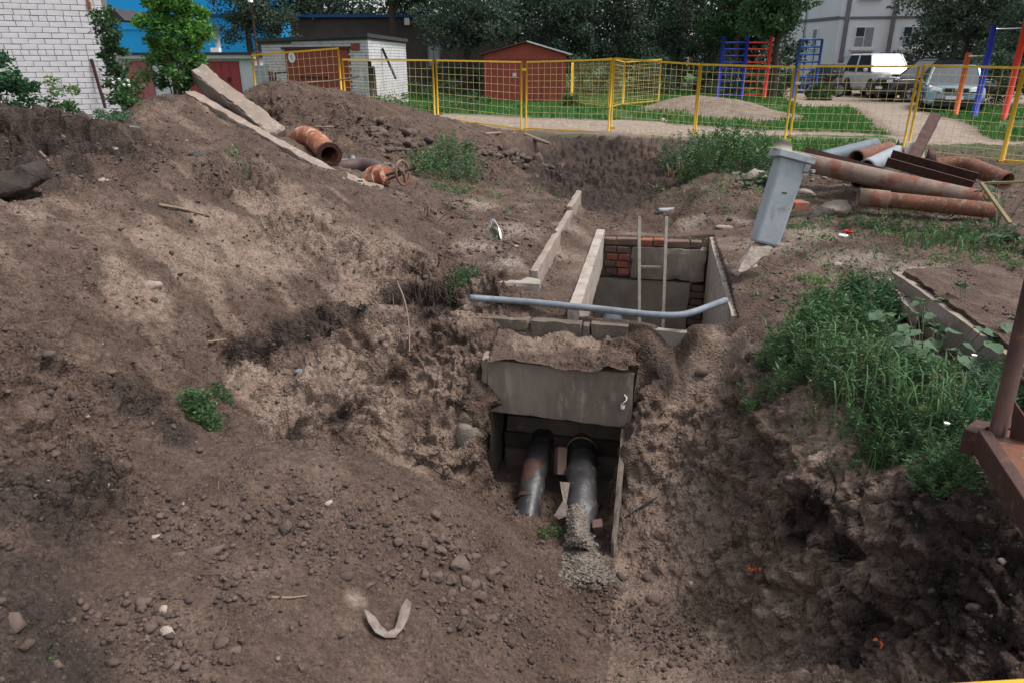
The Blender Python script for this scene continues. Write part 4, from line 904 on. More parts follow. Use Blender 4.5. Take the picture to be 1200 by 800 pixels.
fv = thing('flange_valve', 'rusty red flanged valve lying on its side with a pale spoked handwheel', 'valve', PD(450, 215, 7.7))
a_, b_ = PD(432, 213, 7.8), PD(452, 208, 7.6); d = (b_ - a_).normalized()
m = MB(); m.tube([a_, b_], [.075, .08], 16); m.build('body', M['rust_orange'], fv)
m = MB(); m.tube([a_ - d * .02, a_ + d * .015], .115, 22); m.build('flange', M['rust_grey'], fv)
m = MB(); m.tube([PD(438, 209, 7.72), PD(446, 207, 7.66)], .125, 20); m.tube([PD(444, 208, 7.7), PD(453, 205, 7.6)], [.13, .085], 18); m.build('flange', M['rust_orange'], fv)
m = MB(); m.tube([PD(452, 205, 7.6), PD(470, 201, 7.6)], .016, 8); m.tube([PD(452, 212, 7.55), PD(470, 204, 7.55)], .013, 8); m.tube([PD(468, 203, 7.6), PD(488, 197, 7.6)], .013, 8); m.build('stem', M['rust_dark'], fv)
ringwheel(PD(472, 203, 7.6), (1, -.45, .15), .125, .013, 5).build('handwheel', M['rust_grey'], fv)
tagged((lambda m: (m.tube(curve([PD(400, 190, 8.5), PD(412, 189, 8.5), PD(424, 192, 8.5)], 3), .03, 8), m.tube([PD(412, 184, 8.5), PD(415, 192, 8.45)], .04, 8), m)[-1])(MB()), 'pipe_fitting', 'pipe_grey', 'small grey pipe fitting resting on top of the dark bent pipe', 'fitting', PD(412, 190, 8.5))
# log at the left edge
lg = thing('log', 'thick dark old log half buried at the left edge', 'log', PD(10, 215, 5.0))
m = wrapped(curve([PD(-60, 248, 4.8), PD(-20, 232, 4.95), PD(10, 219, 5.05), PD(34, 207, 5.15), PD(44, 205, 5.25)], 5), .085, 20, .045); m.build('trunk', M['bark_log'], lg)
# fallen pipe at the foot of the white wall
tagged((lambda m: (m.tube(curve([PD(118, 144, 7.9), PD(138, 150, 7.8), PD(160, 152, 7.7)], 3), .035, 10), m)[-1])(MB()), 'fallen_pipe', 'pipe_grey', 'grey pipe end lying on the bank at the foot of the white brick wall', 'pipe', PD(140, 150, 7.8))

# ================================================================== right side: leaning box post, pipe pile, slab, trailer
bp = thing('box_post', 'grey painted box post leaning over with a flanged cap and pointed concrete foot', 'post', PD(885, 300, 5.6))
top, mid_, foot = PD(927, 187, 5.75), PD(895, 286, 5.65), PD(873, 315, 5.45)
ax = (top - mid_).normalized(); sx = Vector((1, 0, 0)); sx = (sx - ax * sx.dot(ax)).normalized(); sy = ax.cross(sx).normalized()
def ring4(c, wx, wy): return [c - sx * wx - sy * wy, c + sx * wx - sy * wy, c + sx * wx + sy * wy, c - sx * wx + sy * wy]
m = MB(); m.hexa(ring4(mid_, .098, .085), ring4(top, .108, .095)); m.build('box', M['bin_grey'], bp, bevel=.02)
m = MB(); m.hexa(ring4(top - ax * .01, .145, .125), ring4(top + ax * .045, .145, .125)); m.build('flange', M['bin_grey'], bp, bevel=.006)
m = MB(); m.tube([top + ax * .045 - sx * .09, top + ax * .11 - sx * .09], [.075, .06], 16); m.build('cap', M['concrete_light'], bp)
m = MB(); m.hexa(ring4(top - ax * .075 + sx * .10, .02, .115), ring4(top + sx * .10 - ax * .02, .02, .13)); m.tube([top - ax * .06 + sx * .14 - sy * .16, top - ax * .06 + sx * .14 + sy * .1], .014, 8); m.build('bracket', M['bin_grey'], bp)
rough_block(ring4(foot - ax * .03 - sx * .03, .035, .04), ring4(mid_, .095, .075), n=(5, 4, 10), amp=.012, chip=.05).build('foot', M['rubble'], bp)
q = mid_.lerp(top, .62) - sy * .1095 * 1.0 ; m = MB()
fy = sy if sy.y < 0 else -sy
q = mid_.lerp(top, .60) + fy * .0935; m.add([q + sx * -.022 + ax * .0, q + sx * .02 + ax * .004, q + sx * .022 + ax * .014, q + sx * -.018 + ax * .012], [(0, 1, 2, 3)]); o = m.build('chip_mark', M['plastic_black'], bp); o.modifiers.new('thick', 'SOLIDIFY').thickness = .003

def hpipe(name, label, a, b, r, m_, hollow=True, bend=None, ring=None, cat='pipe'):
    pth = curve([a] + ([bend] if bend else [a.lerp(b, .5)]) + [b], 5)
    if ring is None and not hollow:
        m = MB(); m.tube(pth, r, 20); return tag(m.build(name, M[m_], origin=a.lerp(b, .5)), label, cat)
    t = thing(name, label, cat, a.lerp(b, .5)); m = MB(); m.tube(pth, r, 22, inner=.86 if hollow else None, cap=not hollow); m.build('pipe', M[m_], t)
    if ring: 
        d = (b - a).normalized(); m = MB(); m.tube([a - d * .02, a + d * .26], r * 1.14, 22, inner=.9); m.build('socket', M[ring], t)
    return t
hpipe('long_pipe', 'longest rusty grey pipe, lying over the pile with its near end by the box post', PD(912, 184, 8.0), PD(1165, 238, 7.5), .098, 'rust_grey')
hpipe('socket_pipe', 'short rusty pipe with a pale socket end at the front of the pile', PD(1008, 231, 7.2), PD(1165, 247, 6.9), .076, 'rust', ring='rust_grey')
hpipe('rusty_pipe', 'dull rusty pipe hidden under the longest pipe of the pile', PD(1018, 218, 7.9), PD(1150, 240, 7.6), .085, 'rust')
hpipe('thin_pipe', 'dark pipe mouth sticking out below the longest pipe', PD(1005, 213, 7.9), PD(1060, 208, 8.8), .075, 'pipe_dark')
hpipe('blue_grey_pipe', 'blue grey dented pipe at the back left of the pile', PD(960, 188, 9.2), PD(1025, 172, 9.6), .105, 'pipe_blue_grey')
hpipe('open_pipe', 'brown rusty pipe with an open mouth facing left on the pile', PD(1003, 186, 8.8), PD(1042, 175, 9.6), .095, 'rust')
hpipe('grey_pipe', 'short pale grey pipe lying between the open rusty pipe and the channel iron', PD(1015, 197, 8.6), PD(1052, 180, 9.2), .10, 'pipe_grey')
hpipe('curved_pipe', 'curved reddish pipe at the back right of the pile', PD(1092, 196, 9.0), PD(1180, 213, 8.3), .10, 'rust', bend=PD(1130, 194, 8.9))
hpipe('flat_pipe', 'dark grey pipe lying flat at the far left of the pile behind the box post', PD(915, 190, 9.4), PD(985, 182, 9.6), .06, 'pipe_blue_grey')
# channel irons and boards
def channel(a, b, wd, ht, up, th=.012):
    a, b = Vector(a), Vector(b); d = (b - a).normalized(); up = Vector(up); x = d.cross(up).normalized(); y = x.cross(d).normalized(); m = MB()
    m.bar(a, b, wd, th, up=y)
    for s in (-1, 1): m.bar(a + x * s * (wd / 2 - th / 2) + y * (ht / 2 + th / 2), b + x * s * (wd / 2 - th / 2) + y * (ht / 2 + th / 2), th, ht, up=y)
    return m
tagged(channel(PD(942, 180, 8.7), PD(1030, 204, 8.4), .12, .06, (0, .3, 1)), 'channel_iron', 'rust_dark', 'dark rusty channel iron lying along the upper side of the longest pipe', 'iron bar', PD(985, 192, 8.5))
tagged(channel(PD(1040, 190, 8.4), PD(1140, 218, 7.9), .20, .10, (0, -.5, 1)), 'channel_iron', 'rust_dark', 'broad rusty channel iron under the slanting timber', 'iron bar', PD(1090, 205, 8.1))
tm = slab(PD(1059, 192, 8.5), PD(1090, 132, 9.5), .13, .06, (1, 0, .2), n=(14, 4, 3), amp=.01, chip=.02); tagged(tm, 'timber', 'rust_dark', 'dark broken timber sticking up at a slant out of the pipe pile', 'timber', PD(1070, 165, 9))
tm = rough_block([PD(1056, 196, 8.9), PD(1082, 200, 8.9), PD(1082, 200, 8.97), PD(1056, 196, 8.97)], [PD(1062, 166, 9.1), PD(1084, 170, 9.1), PD(1084, 170, 9.17), PD(1062, 166, 9.17)], n=(6, 2, 8), amp=.008, chip=.03)
tagged(tm, 'concrete_piece', 'concrete_light', 'upright pale flat concrete piece behind the slanting timber', 'concrete', PD(1070, 196, 8.9))
lump('iron_scrap', 'small jagged rusty scrap standing right of the pale concrete piece', 'scrap', PD(1088, 193, 8.8), .11, M['rust_dark'], dims=(.7, .6, 1.5), rough=.5)
gv_ = thing('rubble_heap', 'heap of pale gravel and rubble right behind the pipe pile', 'rubble', G(1025, 172))
P = np.array([PD(random.gauss(1030, 26), random.gauss(164, 7), 10.3 + random.uniform(-.4, .4)) for _ in range(600)]); P[:, 2] = np.minimum(P[:, 2], .36 - np.abs(P[:, 0] - P[:, 0].mean()) * .3); Vv, Ff = lumps(P, rng.uniform(.02, .06, len(P)), ICO1)
o = np_mesh('gravel', Vv, Ff, M['pebble'], gv_); o['kind'] = 'stuff'
# bricks propping the pile
bar_brick('brick', 'reddish brick block propping up the pile beside the socket end', 1023, 222, 0, (.26, .13, .12), 'red_brick_dark', (0, 0, .3), D=8.0)
bar_brick('brick', 'reddish flat brick beside the grey box post', 934, 240, .03, (.24, .12, .07), 'red_brick', (.1, .1, .6), D=6.9)
lump('boulder', 'large pale boulder of crumbled concrete lying in front of the pipe pile', 'boulder', G(972, 252), .19, M['rubble'], dims=(1.25, .9, .72), sub=ICO3, rough=.35)
lump('boulder', 'lumpy pale rubble boulder under leaves behind the box post', 'boulder', G(882, 212), .19, M['rubble'], dims=(1.3, .9, .6), sub=ICO3, rough=.35)
lump('stone', 'oblong grey stone lying just right of the box post', 'stone', G(944, 228), .10, M['pebble'], dims=(1.5, .8, .5))
lump('stone', 'small white stone left of the red and white caps', 'stone', G(981, 312), .045, M['pebble'], dims=(1.3, .7, .6))
for (px, py, m_, lab) in ((988, 279, 'cap_white', 'small round white jar lid lying on bare soil'), (994, 274, 'cap_red', 'small red plastic lid lying behind the white one')):
    p = G(px, py, .012); m = MB(); m.tube([p, p + Vector((0, 0, .018))], .042, 20, inner=.8); m.tube([p + Vector((0, 0, .004)), p + Vector((0, 0, .008))], .036, 20); tagged(m, 'lid', m_, lab, 'lid', p)
# wooden lath right
m = MB(); m.bar(PD(1150, 215, 6.6), PD(1184, 262, 6.0), .03, .02); tagged(m, 'lath', 'leaf_dry', 'thin pale yellow lath slanting through the leaves at the right edge', 'stick', PD(1165, 240, 6.3))
m = MB(); m.bar(PD(1150, 215, 6.7), PD(1215, 213, 6.6), .028, .02); tagged(m, 'lath', 'leaf_dry', 'thin pale yellow lath lying level at the right edge', 'stick', PD(1180, 214, 6.6))
# big slab at the right
a1, a2 = PD(1046, 318, 4.75), PD(1225, 448, 3.05)
rs = rough_block([a1 + Vector((0, 0, -.36)), a2 + Vector((0, 0, -.36)), a2 + Vector((1.1, .6, -.38)), a1 + Vector((1.1, .6, -.38))], [a1, a2, a2 + Vector((1.1, .6, -.10)), a1 + Vector((1.1, .6, -.16))], n=(40, 16, 5), amp=.008, chip=.04, sc_=5)
rso = thing('concrete_slab', 'large concrete slab with a grey side face and soil covered top at the right', 'slab', a1.lerp(a2, .5)); rs.build('slab', M['dusty'], rso)
e1, e2 = Vector((.05, .0, 0)), Vector((1.1, .62, 0))
q = [a1 + e1, a2 + e1, a2 + e2 + Vector((0, 0, -.10)), a1 + e2 + Vector((0, 0, -.14))]
o = rough_block([v + Vector((0, 0, -.03)) for v in q], [v + Vector((0, 0, .022)) for v in q], n=(70, 40, 1), amp=.014, chip=.05, sc_=12).build('soil_cover', M['soil'], rso); o['kind'] = 'stuff'
m = rough_block([PD(1036, 345, 4.7), PD(1072, 388, 4.15), PD(1078, 382, 4.3), PD(1042, 340, 4.85)], [p + Vector((0, 0, .09)) for p in (PD(1036, 345, 4.7), PD(1072, 388, 4.15), PD(1078, 382, 4.3), PD(1042, 340, 4.85))], n=(12, 3, 3), amp=.02, chip=.04)
tagged(m, 'concrete_piece', 'rubble', 'rough pale lump of concrete leaning on the big slab side among weeds', 'concrete', PD(1055, 360, 4.8))
# trailer frame
tr = thing('trailer', 'rusty brown steel trailer corner with an upright post at the right edge', 'trailer', PD(1180, 540, 2.3))
c0 = PD(1154, 503, 2.42); e0 = PD(1243, 636, 1.75)
dz_ = Vector((0, 0, -.11))
m = MB(); m.bar(c0 + Vector((.0, 0, -.05)), e0 + Vector((0, 0, -.05)), .045, .10); m.build('side_beam', M['rust_dark'], tr, bevel=.004)
m = MB(); m.bar(PD(1136, 512, 2.44) + dz_ * .2, PD(1150, 500, 2.52) + dz_ * .2, .05, .10); m.bar(PD(1148, 500, 2.50) + dz_ * .3, PD(1240, 505, 2.45) + dz_ * .3, .05, .10); m.build('cross_beam', M['rust_dark'], tr, bevel=.004)
dk = [PD(1162, 503, 2.46), PD(1260, 505, 2.4), PD(1300, 640, 1.75), PD(1230, 628, 1.80)]
rough_block([p + Vector((0, 0, -.02)) for p in dk], dk, n=(10, 10, 1), amp=.002, chip=0).build('deck', M['rust'], tr)
p0, p1 = PD(1166, 520, 2.42), PD(1216, 310, 2.46)
m = MB(); m.tube([p0, p0 + (p1 - p0) * 1.9], .030, 18); m.build('post', M['rust_dark'], tr)
m = MB(); m.add([p0 + Vector((.03, -.03, .0)), p0 + Vector((.14, -.16, -.02)), p0 + Vector((.0, -.035, .20))], [(0, 1, 2)]); g = m.build('gusset', M['rust_dark'], tr); g.modifiers.new('thick', 'SOLIDIFY').thickness = .008
m = MB(); m.tube([PD(1190, 440, 2.6), PD(1240, 470, 2.5)], .014, 8); m.build('rail', M['rust_dark'], tr)
m = MB(); m.tube([p0 + Vector((.035, -.05, .03)), PD(1225, 575, 2.05)], .010, 8); m.build('rail', M['rust_dark'], tr)
x0_, y0_, zd_ = PD(1262, 505, 2.4)
m = MB(); m.bar((x0_ - .05, y0_, zd_ - .06), (x0_ + 1.6, y0_ + .15, zd_ - .06), .05, .10); m.build('cross_beam', M['rust_dark'], tr, bevel=.004)
m = MB(); m.hexa([(x0_ + .005, y0_ - .03, zd_ - .02), (x0_ + .005, y0_ - .72, zd_ - .02), (x0_ + 1.6, y0_ - .58, zd_ - .02), (x0_ + 1.6, y0_ + .12, zd_ - .02)][::-1], [(x0_ + .005, y0_ - .03, zd_ + .002), (x0_ + .005, y0_ - .72, zd_ + .002), (x0_ + 1.6, y0_ - .58, zd_ + .002), (x0_ + 1.6, y0_ + .12, zd_ + .002)][::-1]); m.build('deck', M['rust'], tr)
for q_ in ((x0_ + .25, y0_ - .5), (x0_ + 1.3, y0_ - .4), (x0_ + 1.3, y0_ + .08)):
    m = MB(); m.bar((q_[0], q_[1], H(*q_) - .05), (q_[0], q_[1], zd_ - .03), .06); m.build('leg', M['rust_dark'], tr)
m = MB(); m.tube([(x0_ + .45, y0_ - .70, .24), (x0_ + .45, y0_ - .54, .24)], .24, 24); wh_ = m.build('wheel', M['rubber'], tr); m = MB(); m.tube([(x0_ + .45, y0_ - .715, .24), (x0_ + .45, y0_ - .53, .24)], .13, 18); m.build('rim', M['rust'], wh_)

# ================================================================== safety fence panels
def fence_panel(label, TL, TR, BL, BR, rw=.032, nx=None, nz=None, bottom=True, feet=True):
    t = thing('mesh_fence', label, 'fence', BL.lerp(BR, .5), group='yellow mesh safety fence panels')
    m = MB(); m.bar(TL, TR, rw); m.build('top_rail', M['yellow'], t)
    if bottom: m = MB(); m.bar(BL.lerp(TL, .03), BR.lerp(TR, .03), rw * .9); m.build('bottom_rail', M['yellow'], t)
    for a, b in ((BL, TL), (BR, TR)):
        m = MB(); m.tube([a, b], rw * .62, 8); m.tube([a, a + Vector((0, 0, .04))], rw * 1.3, 8); m.build('post', M['yellow'], t)
    wdt = (TR - TL).length; hgt = (TL - BL).length
    nx = nx or max(4, int(wdt / .135)); nz = nz or max(3, int(hgt / .135)); m = MB(); wr_ = .0031
    for i in range(1, nx):
        u = i / nx; m.tube([BL.lerp(BR, u).lerp(TL.lerp(TR, u), .03), TL.lerp(TR, u)], wr_, 4, cap=False)
    for j in range(1, nz):
        v = j / nz; m.tube([BL.lerp(TL, v), BR.lerp(TR, v)], wr_, 4, cap=False)
    o = m.build('wire_mesh', M['wire'], t); return t
FP = [  # label, top left (px,py,D), top right, bottom left py, bottom right py
    ('fence panel standing tilted above the mound left of its crest', (295, 65, 17.0), (396, 57, 16.6), 116, 112),
    ('fence panel rising right behind the mound before the white brick shed', (401, 70, 17.4), (507, 71, 17.8), 126, 140),
    ('fence panel in front of the left half of the red tin garage', (511, 71, 17.9), (611, 73, 18.2), 140, 154),
    ('fence panel just right of the red tin garage front, ending at the doubled post', (617, 73, 18.1), (717, 70, 17.9), 153, 158),
    ('fence panel between the doubled post and the weeds at the hollow', (720, 69, 17.8), (820, 76, 16.4), 158, 166),
    ('fence panel standing behind the weeds and before the blue red wall bars', (822, 76, 16.2), (931, 79, 14.9), 167, 176),
    ('fence panel in front of the white off-roader behind the pipe pile', (937, 78, 14.7), (1077, 78, 13.8), 177, 182),
    ('nearest fence panel at the far right in front of the teal silver car', (1083, 77, 13.6), (1199, 80, 12.3), 184, 197)]
for lab, a, b, y0_, y1_ in FP:
    TL, TR = PD(*a), PD(*b)
    BLp = Vector((TL.x, TL.y, PD(a[0], y0_, a[2]).z)); BRp = Vector((TR.x, TR.y, PD(b[0], y1_, b[2]).z))
    fence_panel(lab, TL, TR, BLp, BRp, rw=.037)
TL, TR = PD(1201, 80, 12.2), PD(1330, 83, 11.2); fence_panel('fence panel running out of the picture at the far right', TL, TR, Vector((TL.x, TL.y, 0)), Vector((TR.x, TR.y, 0)), rw=.045)
for lab, a, b in (('far fence panel with a slanted brace behind the red tin garage corner', (672, 72, 29), (716, 69, 26)), ('far fence panel facing us in front of the dark thicket', (733, 73, 28), (775, 70, 30)), ('far fence panel closing the corner left of the sand heap', (718, 69.5, 26), (732, 73, 28))):
    TL, TR = PD(*a), PD(*b); fence_panel(lab, TL, TR, Vector((TL.x, TL.y, .05)), Vector((TR.x, TR.y, .05)), rw=.045)
a_, b_ = PD(1090, 811, 1.06), PD(1260, 801, 1.02)
TLn, TRn = a_ + (a_ - b_) * .6, b_ + (b_ - a_) * 7.5
fence_panel('blurred yellow fence panel leaning right under the camera at the bottom right corner', TLn, TRn, TLn + Vector((-.02, .12, -.98)), TRn + Vector((.02, -.30, -.62)), rw=.02)
for (px, py, D) in ((614, 82, 18.0), (934, 98, 14.7), (718, 150, 17.7)):
    p = PD(px, py, D) + Vector((0, -.04, 0)); m = MB(); m.box(p, (.10, .05, .05)); tagged(m, 'clamp', 'chrome' if px == 934 else 'yellow', {614: 'yellow clamp joining two posts before the red tin garage', 934: 'pale metal clamp joining the two posts left of the white off-roader', 718: 'yellow foot clamp at the bottom of the doubled post'}[px], 'clamp', p, bevel=.005)
# slanted stiffener of the far panel and the pipe post by the left panel
m = MB(); m.bar(PD(671, 74, 28.8), PD(670, 113, 28.0), .09, .05); tagged(m, 'brace', 'yellow', 'broad yellow fence brace near the right corner of the red tin garage', 'brace', PD(670, 113, 28))

# ================================================================== buildings behind
# white silicate brick building at the left
wc = PD(131, 70, 14.6); wd_ = Vector((-math.cos(R(26)), -math.sin(R(26)), 0)); wn = Vector((math.sin(R(26)), -math.cos(R(26)), 0))
wb = thing('brick_building', 'white silicate brick building whose blank wall fills the top left corner', 'building', (wc.x, wc.y, .2))
def wp(u, v, n=0): return Vector((wc.x, wc.y, 0)) + wd_ * u + wn * n + Vector((0, 0, v))
m = MB(); m.hexa([wp(0.004, 0, -.006), wp(7, 0, -.006), wp(7, 0, -5), wp(0.004, 0, -5)], [wp(0.004, 4.9, -.006), wp(7, 4.9, -.006), wp(7, 4.9, -5), wp(0.004, 4.9, -5)]); m.build('wall', M['mortar'], wb)
m = MB(); m.hexa([wp(-.2, 4.91, .2), wp(7.2, 4.91, .2), wp(7.2, 4.91, -5.2), wp(-.2, 4.91, -5.2)], [wp(-.2, 5.1, .2), wp(7.2, 5.1, .2), wp(7.2, 5.1, -5.2), wp(-.2, 5.1, -5.2)]); m.build('roof', M['roof_dark'], wb)
def wbrick(l):
    me = brick_mesh(l, .10, .086, ch_=.004, amp=.0015); me.materials.append(M['white_brick']); return me
WL, WH = [wbrick(.248) for _ in range(4)], [wbrick(.122) for _ in range(3)]
BXv, BXf = [], []
wrz = math.atan2(wd_.y, wd_.x)
nb_ = 0
for r_ in range(49):
    z = .25 + r_ * .0955; head = r_ % 6 == 3; u = .0 + (0 if r_ % 2 else (0 if head else -.0)); first = True
    if r_ % 2 == 0 and not head: seq = [.122]
    else: seq = []
    while u < 6.9:
        L = seq.pop() if seq else (.122 if head else .248)
        c = wp(u + L / 2 + .003, z + .043, -.045 + random.uniform(-.004, .004)); 
        if u < 2.35 and .55 < z < 3.15 and nb_ < 298:
            o = bpy.data.objects.new('brick', random.choice(WL if L > .2 else WH)); place(o, wb); l_ = W[wb.name].inverted() @ c
            o.location = l_; o.rotation_euler = (0, 0, wrz + random.uniform(-.004, .004)); nb_ += 1
        else:
            k0 = len(BXv) ; hx = wd_ * (L / 2); hn = wn * .05; hz = Vector((0, 0, .043))
            q = [c + sx_ * hx + sn * hn + sz * hz for sz in (-1, 1) for sx_, sn in ((-1, 1), (1, 1), (1, -1), (-1, -1))]
            BXv += [tuple(v) for v in q]; BXf += [(k0, k0 + 1, k0 + 5, k0 + 4)[::-1], (k0, k0 + 4, k0 + 7, k0 + 3)[::-1], (k0 + 1, k0 + 2, k0 + 6, k0 + 5)[::-1], (k0 + 4, k0 + 5, k0 + 6, k0 + 7)]
        u += L + .009
m = MB(); m.add(BXv, BXf); o = m.build('brickwork', M['white_brick'], wb); o['kind'] = 'stuff'
m = MB(); m.box(wp(.20, 2.55, .004), (.06, .06, .16)); m.build('iron_stub', M['rust_orange'], wb)
m = MB(); m.bar(wp(.26, .75, .16), wp(.34, 1.62, .02), .05, .03); tagged(m, 'iron_rod', 'rust_dark', 'dark iron rod leaning against the white brick wall near its corner', 'rod', wp(.26, .75, .16))
m = MB(); 
q0 = PD(116, 15, 15.0); m.hexa([q0 + Vector((-.1, .3, -.12)), q0 + Vector((.32, .3, -.12)), q0 + Vector((.32, 1.6, -.12)), q0 + Vector((-.1, 1.6, -.12))], [q0 + Vector((-.1, .3, .12)), q0 + Vector((.12, .3, .10)), q0 + Vector((.12, 1.6, .10)), q0 + Vector((-.1, 1.6, .12))])
tagged(m, 'awning', 'roof_dark', 'small dark awning poking out behind the corner of the white brick building', 'awning', q0 + Vector((0, .8, 0)))
# blue building
def fbox(m, px0, px1, z0_, z1_, D, dep):
    a, b = PD(px0, 70, D).x, PD(px1, 70, D).x; m.box(((a + b) / 2, D + dep / 2, (z0_ + z1_) / 2), (b - a, dep, z1_ - z0_)); return m
bb = thing('blue_building', 'tall bright blue building behind the garages', 'building', (PD(200, 70, 44).x, 44, 0))
fbox(MB(), 60, 330, -.2, 9, 44, 10).build('wall', M['blue_wall'], bb)
for y_, h_, m_, dn in ((20, .16, 'blue_dark', .10), (17, .06, 'blue_wall', .12), (35, .08, 'blue_wall', .06)):
    z = PD(200, y_, 44).z; m = MB(); fbox(m, 60, 330, z, z + h_, 44 - dn, dn - .003); m.build('ledge', M[m_], bb)
fbox(MB(), 58, 332, 9.003, 9.2, 43.8, 10.4).build('roof', M['roof_dark'], bb)
# garages
ga = thing('garage', 'long garage with faded crimson doors and pale roof edge under the blue building', 'garage', (PD(230, 70, 32).x, 32, 0))
g0, g1 = PD(120, 70, 34), PD(298, 70, 31.0); gd = (g1 - g0); gd.z = 0; gl = gd.length; gd.normalize(); gn = Vector((gd.y, -gd.x, 0))
def gp(u, v, n=0): return Vector((g0.x, g0.y, 0)) + gd * u + gn * n + Vector((0, 0, v))
def gbox(u0, u1, v0, v1, n0, n1):
    m = MB(); m.hexa([gp(u0, v0, n1), gp(u1, v0, n1), gp(u1, v0, n0), gp(u0, v0, n0)], [gp(u0, v1, n1), gp(u1, v1, n1), gp(u1, v1, n0), gp(u0, v1, n0)]); return m
gu = lambda px: (px - 120) / 178 * gl
gbox(0, gl, -.1, 1.80, -5, 0).build('wall', M['white_render'], ga)
for a, b, m_ in ((gu(148), gu(180), 'pink_wall'), (gu(222), gu(281), 'red_door')):
    n_ = 6 if m_ == 'red_door' else 4
    for i in range(n_):
        u0 = a + (b - a) * i / n_; gbox(u0 + .01, a + (b - a) * (i + 1) / n_ - .01, -.1, 1.56, .005, .035 + .01 * (i % 2)).build('door_board', M[m_], ga)
gbox(gu(267), gu(270), .75, .95, .046, .07).build('lock', M['rust_dark'], ga)
gbox(-.3, gl + .1, 1.66, 1.80, .003, .25).build('roof_edge', M['roof_light'], ga)
gbox(-.3, gl + .15, 1.803, 1.90, -5.1, .3).build('roof', M['roof_dark'], ga)
fl = thing('flue_pipe', 'pale metal flue pipe standing on the garage roof before the blue wall', 'flue', gp(gu(256), 1.9, -.8))
p = PD(257, 64, 32.5); m = MB(); m.tube([p, Vector((p.x, p.y, PD(256, 36, 32.5).z))], .11, 12); m.build('pipe', M['pipe_grey'], fl)
m = MB(); q = Vector((p.x, p.y, PD(256, 35, 32.5).z)); m.tube([q, q + Vector((0, 0, .12))], [.15, .07], 12); m.build('cowl', M['roof_dark'], fl)
m = MB(); m.box(PD(253, 59, 32.3), (.34, .3, .18)); tagged(m, 'box', 'white_paint', 'small white box standing beside the flue pipe on the garage roof', 'box', PD(253, 59, 32.3))
# lamp post
lp = thing('lamp_post', 'thin rusty lamp post with a white lamp head between garage and tree', 'lamp post', (PD(301, 60, 30).x, 30, 0))
x_ = PD(301, 60, 30).x; zt = PD(292, 3, 30).z
m = MB(); m.tube([(x_, 30, -.1), (x_, 30, zt)], .045, 8); m.build('post', M['rust'], lp)
m = MB(); m.tube([(x_, 29.95, zt), (x_, 29.95, zt + .22)], [.09, .14], 10); m.build('lamp_head', M['lamp'], lp)
# white brick garage with the numbered red door
sh = thing('brick_garage', 'white brick garage with a numbered red door and flat dark roof', 'garage', (PD(400, 70, 27).x, 27, 0))
A_, B__, C_ = PD(308, 70, 28.6), PD(432, 70, 26.0), PD(476, 70, 31.0)
for v in (A_, B__, C_): v.z = 0
def wallpts(P0, P1):
    d = (P1 - P0); L = d.length; d = d.normalized(); n = Vector((d.y, -d.x, 0)); return lambda u, v, k=0: P0 + d * u + n * k + Vector((0, 0, v)), L, d, n
fw_, FL, fd, fn = wallpts(A_, B__); rw_, RL, rd, rn = wallpts(B__, C_)
Dd = C_ - B__
za, zb, zc = PD(308, 50, 28.6).z, PD(432, 44, 26.0).z, PD(476, 50, 31).z
m = MB(); m.add([A_, B__, C_, A_ + Dd] + [A_ + Vector((0, 0, za)), B__ + Vector((0, 0, zb)), C_ + Vector((0, 0, zc)), A_ + Dd + Vector((0, 0, za - .3))], [(0, 1, 5, 4), (1, 2, 6, 5), (2, 3, 7, 6), (3, 0, 4, 7), (4, 5, 6, 7)]); m.build('wall', M['mortar'], sh)
m = MB(); e_ = fd * .15
T4 = [A_ + Vector((0, 0, za)) - e_ + fn * .15, B__ + Vector((0, 0, zb)) + e_ + fn * .15, C_ + Vector((0, 0, zc)) + e_, A_ + Dd + Vector((0, 0, za - .3)) - e_]
m.hexa([v + Vector((0, 0, .004)) for v in T4], [v + Vector((0, 0, .12)) for v in T4]); m.build('roof', M['roof_dark'], sh)
uD0, uD1 = FL * (338 - 308) / 124 * .98, FL * (411 - 308) / 124 * 1.0
BXv, BXf = [], []
def smallbricks(fp, L, ztop, holes, d, n):
    r_ = 0; z = 0.0
    while z < 3.0:
        u = .01 - (.13 if r_ % 2 else 0)
        while u < L - .02:
            u0, u1 = max(u, .01), min(u + .25, L - .01); uc = (u0 + u1) / 2; top = ztop(uc)
            if z + .085 < top - .02 and u1 - u0 > .03 and not any(a < uc < b and c < z + .04 < e for a, b, c, e in holes):
                k0 = len(BXv); q = [fp(u0, z, .012), fp(u1, z, .012), fp(u1, z + .083, .012), fp(u0, z + .083, .012), fp(u0, z, 0), fp(u1, z, 0), fp(u1, z + .083, 0), fp(u0, z + .083, 0)]
                BXv.extend(tuple(v) for v in q); BXf.extend([(k0, k0 + 1, k0 + 2, k0 + 3), (k0 + 3, k0 + 2, k0 + 6, k0 + 7), (k0 + 1, k0 + 5, k0 + 6, k0 + 2), (k0 + 4, k0, k0 + 3, k0 + 7)])
            u += .262
        z += .097; r_ += 1
zD = PD(370, 58, 27.3).z
smallbricks(fw_, FL, lambda u: za + (zb - za) * u / FL, [(uD0, uD1, -1, zD + .06)], fd, fn)
smallbricks(rw_, RL, lambda u: zb + (zc - zb) * u / RL, [], rd, rn)
m = MB(); m.add(BXv, BXf); o = m.build('brickwork', M['white_brick'], sh); o['kind'] = 'stuff'
def fbox2(u0, u1, v0, v1, n0, n1):
    m = MB(); m.hexa([fw_(u0, v0, n1), fw_(u1, v0, n1), fw_(u1, v0, n0), fw_(u0, v0, n0)], [fw_(u0, v1, n1), fw_(u1, v1, n1), fw_(u1, v1, n0), fw_(u0, v1, n0)]); return m
um = (uD0 + uD1) / 2
